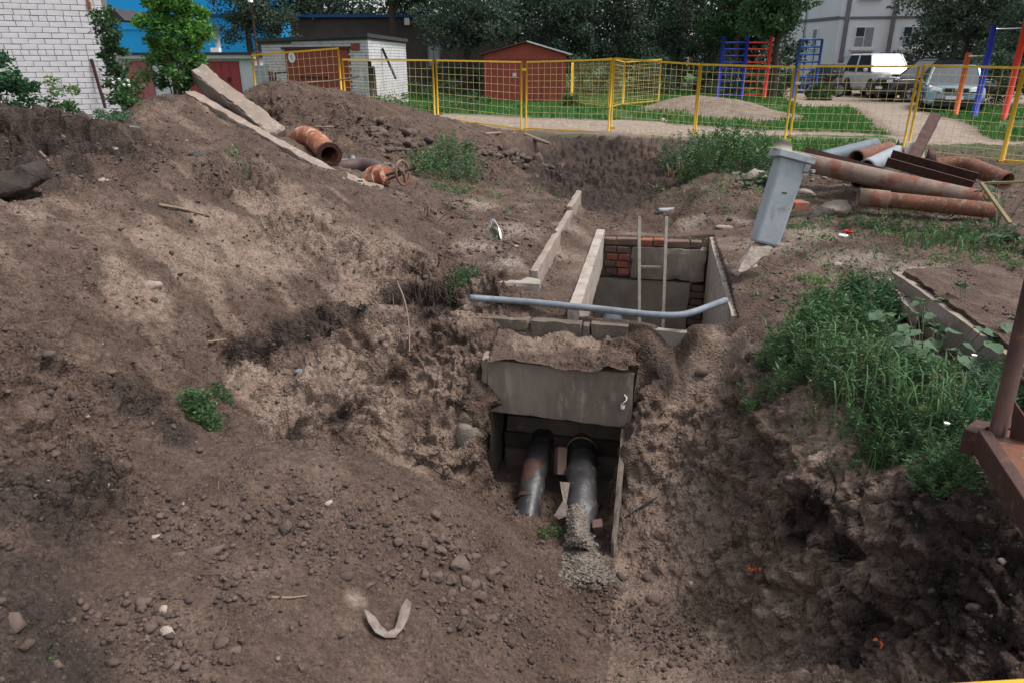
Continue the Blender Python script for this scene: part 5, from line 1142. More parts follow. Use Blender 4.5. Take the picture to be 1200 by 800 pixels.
fbox2(uD0, um - .01, 0, zD, .002, .04).build('door', M['red_metal'], sh); fbox2(um + .01, uD1, 0, zD, .002, .045).build('door', M['red_metal'], sh)
fbox2(uD0 - .12, uD1 + .12, zD + .003, zD + .08, .002, .09).build('lintel', M['rust_dark'], sh)
fbox2(um - .9, um + .5, 1.0, 1.06, .046, .07).build('door_bar', M['rust_dark'], sh)
u_ = FL * (346 - 308) / 124; zc_ = PD(346, 68, 28).z; c_ = fw_(u_, zc_, .047)
m = MB(); m.tube([c_, c_ + fn * .02], .17, 20, smooth=False); disc = m.build('number_plate', M['white_paint'], sh)
tcu = bpy.data.curves.new('number', 'FONT'); tcu.body = '9'; tcu.size = .26; tcu.extrude = .004; tcu.align_x = 'CENTER'; tcu.align_y = 'CENTER'; tcu.materials.append(M['pipe_grey'])
tme = bpy.data.meshes.new_from_object(bpy.data.objects.new('number', tcu)); tme.materials.clear(); tme.materials.append(M['pipe_grey'])
to = bpy.data.objects.new('number', tme); place(to, disc); l_ = W[sh.name].inverted() @ (c_ + fn * .028); to.location = l_; to.rotation_euler = (R(90), 0, math.atan2(fd.y, fd.x))
uv = FL * (415 - 308) / 124; fbox2(uv, uv + .36, PD(420, 59.5, 26.2).z, PD(420, 51, 26.2).z, .013, .05).build('vent', M['red_metal'], sh)
for (px, y0_, y1_, px2, D, lab) in ((448, 57, 93, 464, 27.5, 'black pole leaning on the side wall of the white brick garage'), (433, 72, 104, 435, 25, 'short rusty stake before the white brick garage corner'), (437, 78, 106, 440, 24.5, 'thick dark stake before the white brick garage corner')):
    a, b = PD(px, y0_, D), PD(px2, y1_, D); b.z = min(b.z, .3) if px != 448 else b.z; m = MB(); m.tube([b, a], .045 if px == 448 else .06, 7); tagged(m, 'pole' if px == 448 else 'stake', 'plastic_black' if px == 448 else 'bark', lab, 'pole' if px == 448 else 'stake', b)
m = MB(); m.bar(PD(317, 84, 18.5), PD(320, 104, 18.5), .10, .06); tagged(m, 'stake', 'bark', 'broad dark wooden stake beside the left edge of the white brick garage', 'stake', PD(320, 104, 18.5))
m = MB(); m.bar(PD(322, 86, 18.6), PD(338, 85, 18.6), .04); m.bar(PD(323, 86, 18.6), PD(323, 102, 18.6), .04); tagged(m, 'rail', 'bark', 'short dark rail on a post before the white garage wall', 'rail', PD(323, 102, 18.6))
m = MB(); m.tube(curve([PD(360, 97, 16), PD(390, 95, 16), PD(421, 90, 16)], 3), .02, 6); tagged(m, 'stick', 'twig', 'long thin pale stick lying over the mound crest before the red door', 'stick', PD(390, 95, 16))
# grey sheets between the garages
m = MB(); m.box(PD(308, 90, 26), (.55, .06, .7)); tagged(m, 'sheet_metal', 'pipe_grey', 'pale grey sheet leaning between the two garages behind the fence', 'sheet', PD(308, 96, 26))
# dark brick building
db = thing('dark_building', 'long low dark brick building under the trees behind the red tin garage', 'building', (PD(450, 70, 40).x, 40, 0))
zr = PD(480, 21, 40).z
fbox(MB(), 345, 600, -.2, zr, 40, 8).build('wall', M['dark_brick'], db)
fbox(MB(), 343, 603, zr + .003, zr + .14, 39.7, 8.6).build('roof', M['blue_dark'], db)
wz0, wz1 = PD(508, 80, 40).z, PD(508, 52, 40).z
wf = fbox(MB(), 501, 516, wz0, wz1, 39.92, .07).build('window', M['seam'], db)
fbox(MB(), 503, 508, wz0 + .1, wz1 - .1, 39.89, .028).build('pane', M['curtain'], wf); fbox(MB(), 509, 514, wz0 + .1, wz1 - .1, 39.89, .028).build('pane', M['curtain'], wf)
m = MB(); fbox(m, 476, 481, PD(478, 30, 40).z, PD(478, 22, 40).z, 39.5, .3); m.build('lamp', M['white_paint'], db)
# red tin garage
rg = thing('tin_garage', 'red tin garage with a low pitched roof standing in the weeds', 'garage', (PD(616, 70, 31).x, 31, 0))
xa, xb = PD(567, 70, 31).x, PD(664, 70, 31).x; ze, za_ = PD(616, 64.5, 31).z, PD(616, 50.5, 31).z; xm = (xa + xb) / 2
m = MB(); Q5 = [(xa, -.1), (xb, -.1), (xb, ze), (xm + .05, za_), (xa, ze)]
vs = [Vector((x, 31, z)) for x, z in Q5] + [Vector((x, 35.5, z)) for x, z in Q5]
m.add(vs, [(0, 1, 2, 3, 4), (9, 8, 7, 6, 5), (0, 5, 6, 1), (1, 6, 7, 2), (4, 9, 5, 0)]); m.build('wall', M['red_metal'], rg)
n_ = 10
for i in range(n_):
    u0, u1 = xa + (xb - xa) * i / n_, xa + (xb - xa) * (i + 1) / n_; m = MB(); m.box(((u0 + u1) / 2, 30.985 - .004 * (i % 2), 1.75 / 2), (u1 - u0 - .015, .02, 1.7)); m.build('door_board', M['red_metal'], rg)
m = MB(); m.box((xm, 30.97, ze - .12), (xb - xa - .1, .04, .06)); m.build('door_beam', M['red_metal'], rg)
for s in (-1, 1):
    m = MB(); a = Vector((xm + .05, 30.8, za_ + .03)); b = Vector((xm + s * (xb - xa + .35) / 2, 30.8, ze - .02)); q = [a, b, b + Vector((0, 4.9, 0)), a + Vector((0, 4.9, 0))]
    m.hexa(q, [v + Vector((0, 0, .06)) for v in q]); m.build('roof_sheet', M['roof_light' if s > 0 else 'rust_dark'], rg)
m = MB(); m.box((PD(603, 88, 31).x, 30.94, PD(603, 88, 31).z), (.16, .05, .14)); m.build('lock', M['roof_light'], rg)
# apartment block
ap = thing('apartment_block', 'pale grey panel apartment block behind the parked cars', 'building', (PD(1000, 70, 48).x, 48, 0))
c1 = PD(977, 70, 48); c1.z = 0; pr = PD(1110, 70, 46.5); pr.z = 0; pl = PD(903, 70, 56); pl.z = 0
fp2, FL2, fd2, fn2 = wallpts(c1, pr); lp2, LL2, ld2, ln2 = wallpts(pl, c1)
bk = Vector((0, 12, 0))
m = MB(); m.add([c1, pr, pr + bk, pl + bk, pl] + [v + Vector((0, 0, 15)) for v in (c1, pr, pr + bk, pl + bk, pl)], [(0, 1, 6, 5), (1, 2, 7, 6), (2, 3, 8, 7), (3, 4, 9, 8), (4, 0, 5, 9), (5, 6, 7, 8, 9)]); m.build('wall', M['panel_wall'], ap)
def onface(fp, u0, u1, v0, v1, n0, n1):
    m = MB(); m.hexa([fp(u0, v0, n1), fp(u1, v0, n1), fp(u1, v0, n0), fp(u0, v0, n0)], [fp(u0, v1, n1), fp(u1, v1, n1), fp(u1, v1, n0), fp(u0, v1, n0)]); return m
zs = PD(1010, 23, 48).z; zl = PD(940, 26, 52).z
onface(fp2, 0, FL2, zs, zs + .14, .003, .05).build('seam', M['seam'], ap); onface(lp2, 0, LL2, zs, zs + .18, .003, .05).build('seam', M['seam'], ap)
onface(fp2, 0, FL2, zs + 2.85, zs + 2.98, .003, .05).build('seam', M['seam'], ap)
mm = FL2 / 133.0
onface(fp2, .28, .52, 0, 14.9, .052, .14).build('drainpipe', M['seam'], ap); onface(fp2, mm * 60, mm * 60 + .24, 0, 14.9, .052, .12).build('drainpipe', M['seam'], ap)
onface(lp2, LL2 * .52, LL2 * .52 + .06, 0, 14.9, .052, .1).build('cable', M['seam'], ap)
onface(fp2, -.02, FL2, -.1, .5, .003, .06).build('plinth', M['seam'], ap)
def window_(fp, u0, u1, v0, v1, parts=2):
    fr = onface(fp, u0, u1, v0, v1, .004, .06).build('window', M['white_paint'], ap)
    w_ = (u1 - u0 - .10) / parts
    for i in range(parts):
        a = u0 + .06 + i * w_; b = a + w_ - .05
        if i == 0 and parts > 1:
            vm_ = v0 + (v1 - v0) * .52
            onface(fp, a, b, v0 + .09, vm_ - .03, .061, .075).build('pane', M['curtain'], fr); onface(fp, a, b, vm_ + .03, v1 - .07, .061, .075).build('pane', M['glass'], fr)
        else: onface(fp, a, b, v0 + .09, v1 - .07, .061, .075).build('pane', M['curtain'], fr)
    onface(fp, u0 - .15, u1 + .1, v0 - .12, v0 - .01, .004, .22).build('sill', M['white_paint'], fr)
wz0, wz1 = PD(1010, 57, 47.5).z, PD(1010, 31, 47.5).z
for k in range(3):
    dzv = 2.85 * k
    window_(fp2, mm * 20.5, mm * 44, wz0 + dzv, wz1 + dzv); window_(fp2, mm * 76, mm * 98, wz0 + dzv, wz1 + dzv)
    window_(lp2, LL2 * .66, LL2 * .66 + .55, wz0 + .1 + dzv, wz1 + dzv, 1)
m = MB(); q = [fp2(mm * 7, .3, 1.2), fp2(mm * 30, .3, 1.2), fp2(mm * 30, 1.9, .3), fp2(mm * 12, 1.75, .3)]; m.hexa(q, [v + Vector((0, .15, 0)) for v in q]); tagged(m, 'hatch_cover', 'pipe_grey', 'pale blue grey sloping cellar hatch cover against the apartment wall', 'hatch', fp2(mm * 18, .3, 1))

# ================================================================== playground
wbz = thing('wall_bars', 'blue and red playground climbing bars left of the maple', 'climbing frame', (PD(868, 70, 33).x, 33, 0))
xs = [PD(p, 112, 33).x for p in (841, 869, 896)]; zt = PD(868, 46, 33).z
for i, (x, m_) in enumerate(zip(xs, ('play_blue', 'play_blue', 'play_red'))):
    m = MB(); m.tube([(x, 33, -.05), (x, 33, zt + .1)], .07, 8); m.build('post', M[m_], wbz)
    if i < 2:
        k = 0; z = .2
        while z < zt:
            m = MB(); m.tube([(x + .07, 33, z), (xs[i + 1] - .07, 33, z)], .035, 6); m.build('rung', M[('play_blue', 'play_red')[i]], wbz); z += .262
cf = thing('climbing_frame', 'blue grid climbing frame in front of the apartment block', 'climbing frame', (PD(945, 70, 34).x, 34, 0))
xs = [PD(p, 100, 34).x for p in (931, 956)]; zt = PD(945, 46.5, 34).z
for x in xs: m = MB(); m.tube([(x, 34, -.05), (x, 34, zt)], .06, 8); m.build('post', M['play_sky'], cf)
for z in np.linspace(.3, zt, 8): m = MB(); m.tube([(xs[0], 34, z), (xs[1], 34, z)], .045, 6); m.build('rung', M['play_sky'], cf)
for u in (.33, .7): x = xs[0] + (xs[1] - xs[0]) * u; m = MB(); m.tube([(x, 34, .3), (x, 34, zt)], .025, 6); m.build('upright', M['play_sky'], cf)
pb = thing('exercise_bars', 'three painted posts of rising height joined by thin bars, orange, blue and red', 'exercise bars', PD(1142, 142, 22.5))
P3 = []
for (px0, y0_, px1, y1_, D, m_, r) in ((1119, 135, 1134, 62, 23.3, 'play_orange', .075), (1141, 143, 1163, 30, 22.2, 'play_blue', .085), (1176, 146, 1203, 12, 21.5, 'play_red', .085)):
    a, b = PD(px0, y0_, D), PD(px1, y1_, D); a.z = -.05; b.x = (a.x + b.x) / 2 + .02; a.x = b.x; m = MB(); m.tube([a, b], r, 10); m.build('post', M[m_], pb); P3.append(b)
m = MB(); m.tube([Vector((P3[0].x, P3[0].y, P3[0].z - .1)), Vector((P3[1].x, P3[1].y, P3[0].z - .1))], .02, 6); m.build('bar', M['chrome'], pb)
m = MB(); m.tube([Vector((P3[1].x, P3[1].y, P3[1].z - .1)), Vector((P3[2].x, P3[2].y, P3[1].z - .1))], .02, 6); m.build('bar', M['chrome'], pb)

# ================================================================== vehicles
def car(name, label, cat, loc, rz, L, Wd, Hh, paint, hood=.30, boot=.12, hood_h=.56, belt=.56, suv=False, wheel=.33, grille='plastic_black'):
    """front faces local -Y"""
    t = thing(name, label, cat, loc, rz)
    y0 = -L / 2; n_st = 30; prof = []
    hw = Wd / 2; beltz = Hh * belt; gc = .20 if not suv else .28
    def top(u):                      # outline of the body below the windows
        e = min(1, u / .05); f_ = min(1, (1 - u) / .04)
        h = hood_h * Hh + (beltz - hood_h * Hh) * min(1, u / hood)
        return gc + .12 + (h - gc - .12) * (e * (2 - e)) ** .6 * (f_ * (2 - f_)) ** .4
    def halfw(u):
        e = min(1, u / .09); f_ = min(1, (1 - u) / .08); return hw * (.80 + .20 * (e * (2 - e)) ** .7) * (.86 + .14 * (f_ * (2 - f_)) ** .7)
    vs = []; fs = []; K = 12
    for i in range(n_st + 1):
        u = i / n_st; z1 = top(u); w_ = halfw(u); y = y0 + u * L
        ring = [(0, gc), (.80 * w_, gc), (.97 * w_, gc + .08), (w_, gc + .30 * (z1 - gc)), (w_, gc + .62 * (z1 - gc)), (.95 * w_, gc + .90 * (z1 - gc)), (.84 * w_, z1), (.4 * w_, z1 + .015), (0, z1 + .02)]
        ring = ring + [(-x, z) for x, z in ring[-2:0:-1]]
        vs += [(x, y, z) for x, z in ring]; K = len(ring)
    for i in range(n_st):
        for j in range(K): fs.append((i * K + j, (i + 1) * K + j, (i + 1) * K + (j + 1) % K, i * K + (j + 1) % K))
    fs.append(tuple(range(K))); fs.append(tuple(n_st * K + K - 1 - j for j in range(K)))
    m = MB(); m.add(vs, fs, True); m.build('body', M[paint], t, world=False)
    # cabin: glass volume with painted roof and pillars
    ya, yb, yc, yd = y0 + hood * L * .92, y0 + (hood + .13) * L, y0 + L * (1 - boot - (.02 if suv else .14)), y0 + L * (1 - boot * (.3 if suv else .75))
    zb_ = beltz - .02; zr_ = Hh - .05; wb_, wt_ = hw * .93, hw * .74
    q0 = [(-wb_, ya, zb_), (wb_, ya, zb_), (wb_, yd, zb_), (-wb_, yd, zb_)]; q1 = [(-wt_, yb, zr_), (wt_, yb, zr_), (wt_, yc, zr_), (-wt_, yc, zr_)]
    m = MB(); m.hexa(q0, q1); m.build('windows', M['glass'], t, world=False, bevel=.03)
    m = MB(); m.hexa([(-wt_ - .015, yb - .05, zr_ - .02), (wt_ + .015, yb - .05, zr_ - .02), (wt_ + .015, yc + .05, zr_ - .02), (-wt_ - .015, yc + .05, zr_ - .02)], [(-wt_ * .9, yb + .1, Hh), (wt_ * .9, yb + .1, Hh), (wt_ * .9, yc - .05, Hh), (-wt_ * .9, yc - .05, Hh)]); m.build('roof', M[paint], t, world=False, bevel=.02)
    for s in (-1, 1):
        for (b0, b1) in (((s * wb_, ya, zb_), (s * wt_, yb, zr_)), ((s * wb_ * 1.0, (ya + yd) / 2 + .1, zb_), (s * wt_, (yb + yc) / 2 + .05, zr_)), ((s * wb_, yd, zb_), (s * wt_, yc, zr_))):
            m = MB(); m.bar(b0, b1, .09 if b0[1] != ya else .06, .05); m.build('pillar', M[paint], t, world=False)
        if suv: m = MB(); m.bar((s * wt_, yb + .1, Hh + .04), (s * wt_, yc - .05, Hh + .04), .035); m.build('roof_rail', M['plastic_black'], t, world=False)
        m = MB(); m.box((s * (hw + .10), ya + .30, beltz + .06), (.18, .10, .14)); m.build('mirror', M[paint], t, world=False, bevel=.03)
        for yy in (y0 + L * .19, y0 + L * .80):
            for (nm, r_, w2, off, mt) in (('wheel_arch', wheel * 1.17, .04, .005, 'plastic_black'),):
                m = MB(); m.tube([(s * (hw - .15), yy, wheel * 1.03), (s * (hw + off), yy, wheel * 1.03)], r_, 24, smooth=False); m.build(nm, M[mt], t, world=False)
            wo = MB(); wo.tube([(s * (hw - .18), yy, wheel), (s * (hw - .14), yy, wheel), (s * (hw + .0), yy, wheel), (s * (hw + .03), yy, wheel)], [wheel * .9, wheel, wheel, wheel * .88], 26); wh = wo.build('wheel', M['rubber'], t, world=False)
            m = MB(); m.tube([(s * (hw + .02), yy, wheel), (s * (hw + .042), yy, wheel)], wheel * .62, 20, smooth=False)
            m.build('rim', M['chrome'], wh, world=False)
            m = MB()
            for q in range(5):
                a = q * 2 * math.pi / 5; m.bar((s * (hw + .046), yy, wheel), (s * (hw + .046), yy + math.cos(a + .6) * wheel * .5, wheel + math.sin(a + .6) * wheel * .5), .05, .012, up=(s, 0, 0))
            m.build('hub', M['plastic_black'], wh, world=False)
    hz = hood_h * Hh * .86
    for s in (-1, 1):
        m = MB(); m.hexa([(s * hw * .45, y0 + .02, hz - .06), (s * hw * .88, y0 + .14, hz - .02), (s * hw * .90, y0 + .30, hz + .02), (s * hw * .5, y0 + .2, hz - .04)][::s], [(s * hw * .45, y0 + .03, hz + .04), (s * hw * .88, y0 + .20, hz + .11), (s * hw * .88, y0 + .36, hz + .14), (s * hw * .5, y0 + .26, hz + .05)][::s]); m.build('headlight', M['lamp'], t, world=False, bevel=.01)
    m = MB(); m.box((0, y0 + .015, hz - .01), (hw * .82, .08, .13)); gr = m.build('grille', M[grille], t, world=False, bevel=.02)
    m = MB(); m.box((0, y0 - .03, hz), (.09, .02, .09)); m.build('badge', M['chrome'], gr, world=False, bevel=.01)
    m = MB(); m.box((0, y0 - .005, gc + .16), (hw * 1.3, .10, .14)); m.build('bumper_intake', M['plastic_black'], t, world=False, bevel=.03)
    m = MB(); m.box((0, y0 - .04, gc + .26), (.50, .02, .11)); m.build('number_plate', M['white_paint'], t, world=False)
    m = MB(); m.box((0, L / 2 - .02, beltz * .8), (hw * 1.6, .05, .16)); m.build('tail_light', M['play_red'], t, world=False, bevel=.01)
    return t
def onz(px, D): p = PD(px, 110, D); return (p.x, p.y, H(p.x, p.y))
car('off_roader', 'white off-roader with dark windows parked before the apartment block', 'car', onz(1026, 35.5), R(-2), 4.3, 1.78, 1.88, 'car_white', hood=.26, boot=.04, suv=True, wheel=.38, hood_h=.60, belt=.60)
car('dark_car', 'dark car parked between the white off-roader and the teal silver car', 'car', onz(1092, 31.5), R(-88), 4.5, 1.8, 1.66, 'car_black', hood=.27, boot=.05, suv=True, wheel=.34)
car('silver_car', 'teal silver saloon car parked with its front towards the fence', 'car', onz(1113, 26.5), R(-26), 4.5, 1.76, 1.45, 'car_silver', hood=.30, boot=.14)
car('grey_car', 'grey car mostly hidden left behind the white off-roader', 'car', onz(985, 39), R(60), 4.2, 1.7, 1.45, 'car_grey', hood=.3, boot=.1)
mc = thing('motorcycle', 'dark motorcycle standing left of the grey car', 'motorcycle', onz(966, 35)); mx, my, mz = mc.location
for dx in (-.65, .65):
    m = MB(); m.tube([(mx + dx, my - .05, mz + .32), (mx + dx, my + .05, mz + .32)], .32, 20); wh = m.build('wheel', M['rubber'], mc); m = MB(); m.tube([(mx + dx, my - .06, mz + .32), (mx + dx, my + .06, mz + .32)], .2, 16); m.build('rim', M['chrome'], wh)
m = MB(); m.tube(curve([(mx - .65, my, mz + .35), (mx - .2, my, mz + .5), (mx + .2, my, mz + .75), (mx + .45, my, mz + .95)], 3), .09, 8); m.build('frame', M['plastic_black'], mc)
m = MB(); m.box((mx - .25, my, mz + .8), (.7, .26, .14)); m.build('seat', M['rubber'], mc, bevel=.04)
m = MB(); m.box((mx + .15, my, mz + .86), (.42, .3, .26)); m.build('tank', M['car_black'], mc, bevel=.08)
m = MB(); m.tube([(mx + .62, my, mz + .35), (mx + .42, my, mz + 1.1)], .04, 8); m.tube([(mx + .42, my - .35, mz + 1.12), (mx + .42, my + .35, mz + 1.12)], .02, 8); m.build('fork', M['chrome'], mc)

# ================================================================== trees, hedges and bushes behind
GT = 'dark trees standing in a row behind the garages'
def bz(px, D): p = PD(px, 100, D); return Vector((p.x, p.y, H(p.x, p.y) - .05))
tree('dark fir-like tree hanging over the garages beside the lamp post', bz(300, 37.5), 9, [(0, 0, 5.0, 2.4, 2, 3.0), (.6, 0, 3.1, 1.7, 1.5, 1.5), (-.9, 0, 5.5, 1.6, 1.5, 2.0)], 15000, .13, M['leaf_dark'], tr=.2)
tree('dark tree rising right behind the white brick garage roof', bz(385, 41), 9, [(0, 0, 5.4, 2.6, 2, 2.6), (-1.8, 0, 4.2, 1.8, 1.4, 1.8)], 11000, .14, M['leaf_dark'], tr=.22)
tree('tree with a bare dark trunk and thin gappy crown above the dark brick building', bz(462, 38.5), 9, [(0, 0, 5.8, 2.8, 2, 1.9), (1.5, 0, 4.9, 1.3, 1.2, .8)], 6500, .15, M['leaf_mid'], tr=.26)
tree('broad dark tree drooping left of the red tin garage', bz(548, 36), 9, [(0, 0, 5.0, 2.6, 2, 2.6), (-.6, 0, 3.2, 1.8, 1.4, 1.5), (1.0, 0, 3.4, 1.5, 1.4, 1.4)], 15000, .14, M['leaf_dark'], tr=.2)
tree('dark tree right behind the red tin garage roof', bz(640, 39), 9, [(0, 0, 4.9, 3.0, 2, 2.9), (1.2, 0, 2.8, 2.0, 1.6, 1.9)], 15000, .15, M['leaf_dark'], tr=.22)
tree('dark tree between the red tin garage and the sand heap', bz(722, 40), 9, [(0, 0, 5.0, 2.8, 2, 2.9), (0, 0, 2.4, 2.4, 1.6, 1.9)], 15000, .15, M['leaf_dark'], tr=.22)
tree('dark tree rising behind the sand heap', bz(795, 41), 9, [(0, 0, 5.0, 2.8, 2, 2.9), (.3, 0, 2.6, 2.3, 1.6, 2.0)], 14000, .15, M['leaf_dark'], tr=.22)
tree('darker green tree behind the blue and red climbing bars', bz(858, 39), 9, [(0, 0, 5.2, 2.4, 2, 2.5), (0, .3, 3.5, 1.9, 1.5, 1.2)], 11000, .15, M['leaf_mid'], tr=.2)
tree('maple with brighter leaves hanging left of the apartment block', bz(906, 34), 8, [(0, 0, 4.9, 1.9, 1.7, 2.3), (-.8, 0, 3.5, 1.5, 1.3, 1.1)], 12000, .15, M['leaf_mid'], tr=.18)
tree('large dark tree hanging over the parked cars at the right', bz(1125, 31.5), 8, [(0, 0, 4.7, 2.7, 2, 2.5), (-1.3, 0, 3.9, 1.5, 1.4, 1.4), (1.6, 0, 3.6, 1.8, 1.5, 1.7), (.2, 0, 2.9, 1.9, 1.3, 1.0)], 24000, .11, M['leaf_dark'], tr=.2)
tree('dark tree at the right edge behind the red post', bz(1215, 29), 8, [(0, 0, 4.2, 2.2, 2, 2.6), (-.6, 0, 2.2, 1.9, 1.4, 1.8)], 14000, .11, M['leaf_dark'], tr=.2)
for px, D, lab in ((405, 50, 'back row tree above the red numbered door'), (480, 51, 'back row tree above the dark brick building lamp'), (330, 50, 'back row tree seen through the gap above the white brick garage'), (610, 46, 'back row tree left of the red tin garage roof peak'), (680, 47, 'back row tree right of the red tin garage roof peak'), (755, 47, 'back row tree behind the far fence corner'), (825, 48, 'back row tree left behind the climbing bars'), (880, 46, 'back row tree right behind the climbing bars'), (560, 50, 'back row tree behind the dark brick building'), (1175, 38, 'back row tree behind the dark car'), (1110, 43, 'back row tree above the teal silver car')):
    tree(lab, bz(px, D), 9, [(0, 0, 5.6, 3.2, 1.6, 3.0), (0, .2, 2.3, 3.0, 1.3, 2.4)], 9500, .24, M['leaf_dark'], tr=.2, nb=30, rb=.42, group='back row of dark trees')
for px, D, w_, lab in ((690, 37, 1.9, 'dark low thicket right of the red tin garage'), (765, 37.5, 1.9, 'dark low thicket behind the far fence corner'), (835, 38, 1.6, 'dark low thicket left of the climbing bars'), (540, 37, 1.8, 'dark low thicket beside the dark brick building'), (1160, 27.5, 2.0, 'dark hedge behind the painted posts')):
    bush(lab, bz(px, D), [(0, 0, .8, w_, .8, 1.2)], 6000, .11, M['leaf_dark'], name='thicket', cat='thicket')
for px, D, w_, h_, lab in ((868, 35.5, 1.3, .75, 'mid green bush behind the climbing bars'), (912, 35, 1.2, .8, 'mid green bush between the two climbing frames'), (963, 32.5, .7, .45, 'low bush right of the blue grid frame'), (975, 43, 1.0, .6, 'low bush before the apartment wall')):
    bush(lab, bz(px, D), [(0, 0, h_ * .8, w_, .7, h_)], 4500, .09, M['leaf_mid'])
for px, D, w_, h_, lab in ((455, 24.5, .9, .5, 'leafy weeds at the foot of the white brick garage'), (505, 25, 1.1, .38, 'leafy weeds in front of the dark brick building'), (552, 26, .9, .42, 'tall weeds left of the red tin garage'), (480, 33, 1.6, .7, 'dark bushes below the dark brick wall'), (668, 28.3, .5, .4, 'weed clump at the right corner of the red tin garage'), (530, 34, 1.5, .6, 'dark bushes below the dark building window')):
    bush(lab, bz(px, D), [(0, 0, h_ * .6, w_, .6, h_)], 3200, .07, M['leaf_mid' if D > 30 else 'leaf_weed'], name='weed_clump', cat='weeds')
# left group: elder, shrubs on the white wall
p = PD(210, 116, 9.6); p.z = H(p.x, p.y)
bush('tall bright green leafy shrub in front of the blue building', p, [(0, 0, .42, .46, .36, .42), (.02, 0, .90, .52, .36, .42), (.20, 0, 1.2, .40, .28, .32), (-.14, 0, 1.4, .42, .28, .42)], 21000, .062, M['leaf_weed'], nb=30, aspect=.42, rb=.27, m2=M['leaf_bright'], stems=8)
p = PD(150, 130, 11.5); p.z = H(p.x, p.y)
bush('darker climbing shrub right beside the white brick corner', p, [(0, 0, .5, .34, .3, .6), (-.08, 0, 1.35, .22, .2, .5)], 4200, .07, M['leaf_mid'], nb=22)
p = PD(157, 141, 9.2); p.z = H(p.x, p.y)
t_ = bush('low leafy bush with white blossoms at the foot of the white wall corner', p, [(0, 0, .15, .17, .16, .2)], 1500, .045, M['leaf_weed'])
for k in range(5):
    q = Vector((p.x + random.uniform(-.1, .1), p.y - .15, p.z + random.uniform(.22, .36))); m = MB(); m.tube([q, q + Vector((0, -.01, .02))], [.012, .016], 7); m.build('flower_head', M['flower_white'], t_)
p = PD(20, 138, 8.8); p.z = H(p.x, p.y)
bush('dark leafy shrub before the white brick wall at the left edge', p, [(0, 0, .40, .46, .3, .45), (-.25, 0, .72, .36, .3, .38)], 6500, .06, M['leaf_weed_dark'], nb=22)
p = PD(77, 140, 8.6); p.z = H(p.x, p.y)
bush('slender yellow green shrub before the white brick wall', p, [(0, 0, .30, .24, .16, .36)], 2600, .042, M['leaf_mid'], nb=18, m2=M['leaf_yellowish'])
p = PD(240, 98, 10.2); p.z = PD(240, 98, 10.2).z - .2
bush('small bright twig tuft above the propped concrete beam', p, [(0, 0, .28, .14, .12, .12)], 300, .05, M['leaf_bright'], nb=8)
p = PD(125, 146, 8.6); p.z = H(p.x, p.y)
bush('pale grey green herb patch under the white brick corner', p, [(0, 0, .1, .35, .2, .16)], 1800, .03, M['leaf_wormwood'], nb=20)

# ================================================================== weeds near the pit
def wp_(px, py): return G(px, py)
FD = 'leaf_weed'
# hedge of herbs on the right bank edge
for (px, py, h, patch, n_, per, ls, mt, m2, lab, fl) in (
    (935, 430, .34, .26, 60, 42, .032, 'leaf_weed', 'leaf_wormwood', 'feathery green weed clump at the left tip of the bank edge', 0),
    (980, 400, .36, .30, 60, 42, .034, 'leaf_weed', 'leaf_weed_dark', 'dense dark green weed clump behind the bank tip', 0),
    (1010, 375, .34, .26, 45, 40, .036, 'leaf_weed_dark', 'leaf_weed', 'tall dark weed clump left of the big concrete slab', 0),
    (1005, 452, .32, .24, 60, 44, .028, 'leaf_weed', 'leaf_wormwood', 'weed clump mixed with grey green stalks in the middle of the bank edge', 0),
    (1060, 470, .30, .22, 55, 44, .026, 'leaf_weed', 'leaf_weed_dark', 'weed clump below the burdock', 1),
    (1090, 520, .28, .20, 60, 46, .022, 'leaf_weed', 'leaf_wormwood', 'fine leaved weed clump left of the trailer corner', 1),
    (1035, 510, .24, .17, 50, 40, .022, 'leaf_weed', 'leaf_weed_dark', 'fine leaved weed clump hanging over the bank edge', 0),
    (1120, 475, .28, .18, 50, 42, .024, 'leaf_wormwood', 'leaf_weed', 'weed clump against the trailer post', 1),
    (1185, 470, .30, .2, 40, 40, .026, 'leaf_weed_dark', 'leaf_weed', 'dark weed clump behind the trailer post', 0),
    (1110, 568, .20, .12, 45, 40, .020, 'leaf_weed', 'leaf_weed_dark', 'low weed clump right under the trailer corner', 0)):
    plant('weed_clump', lab, 'weeds', wp_(px, py), h, .08, int(n_ * 1.7), per, ls * 1.3, M[mt], .24, m2=M[m2], patch=patch, flowers=fl, stemr=.0025, lo=.05, group='green weeds along the right bank edge')
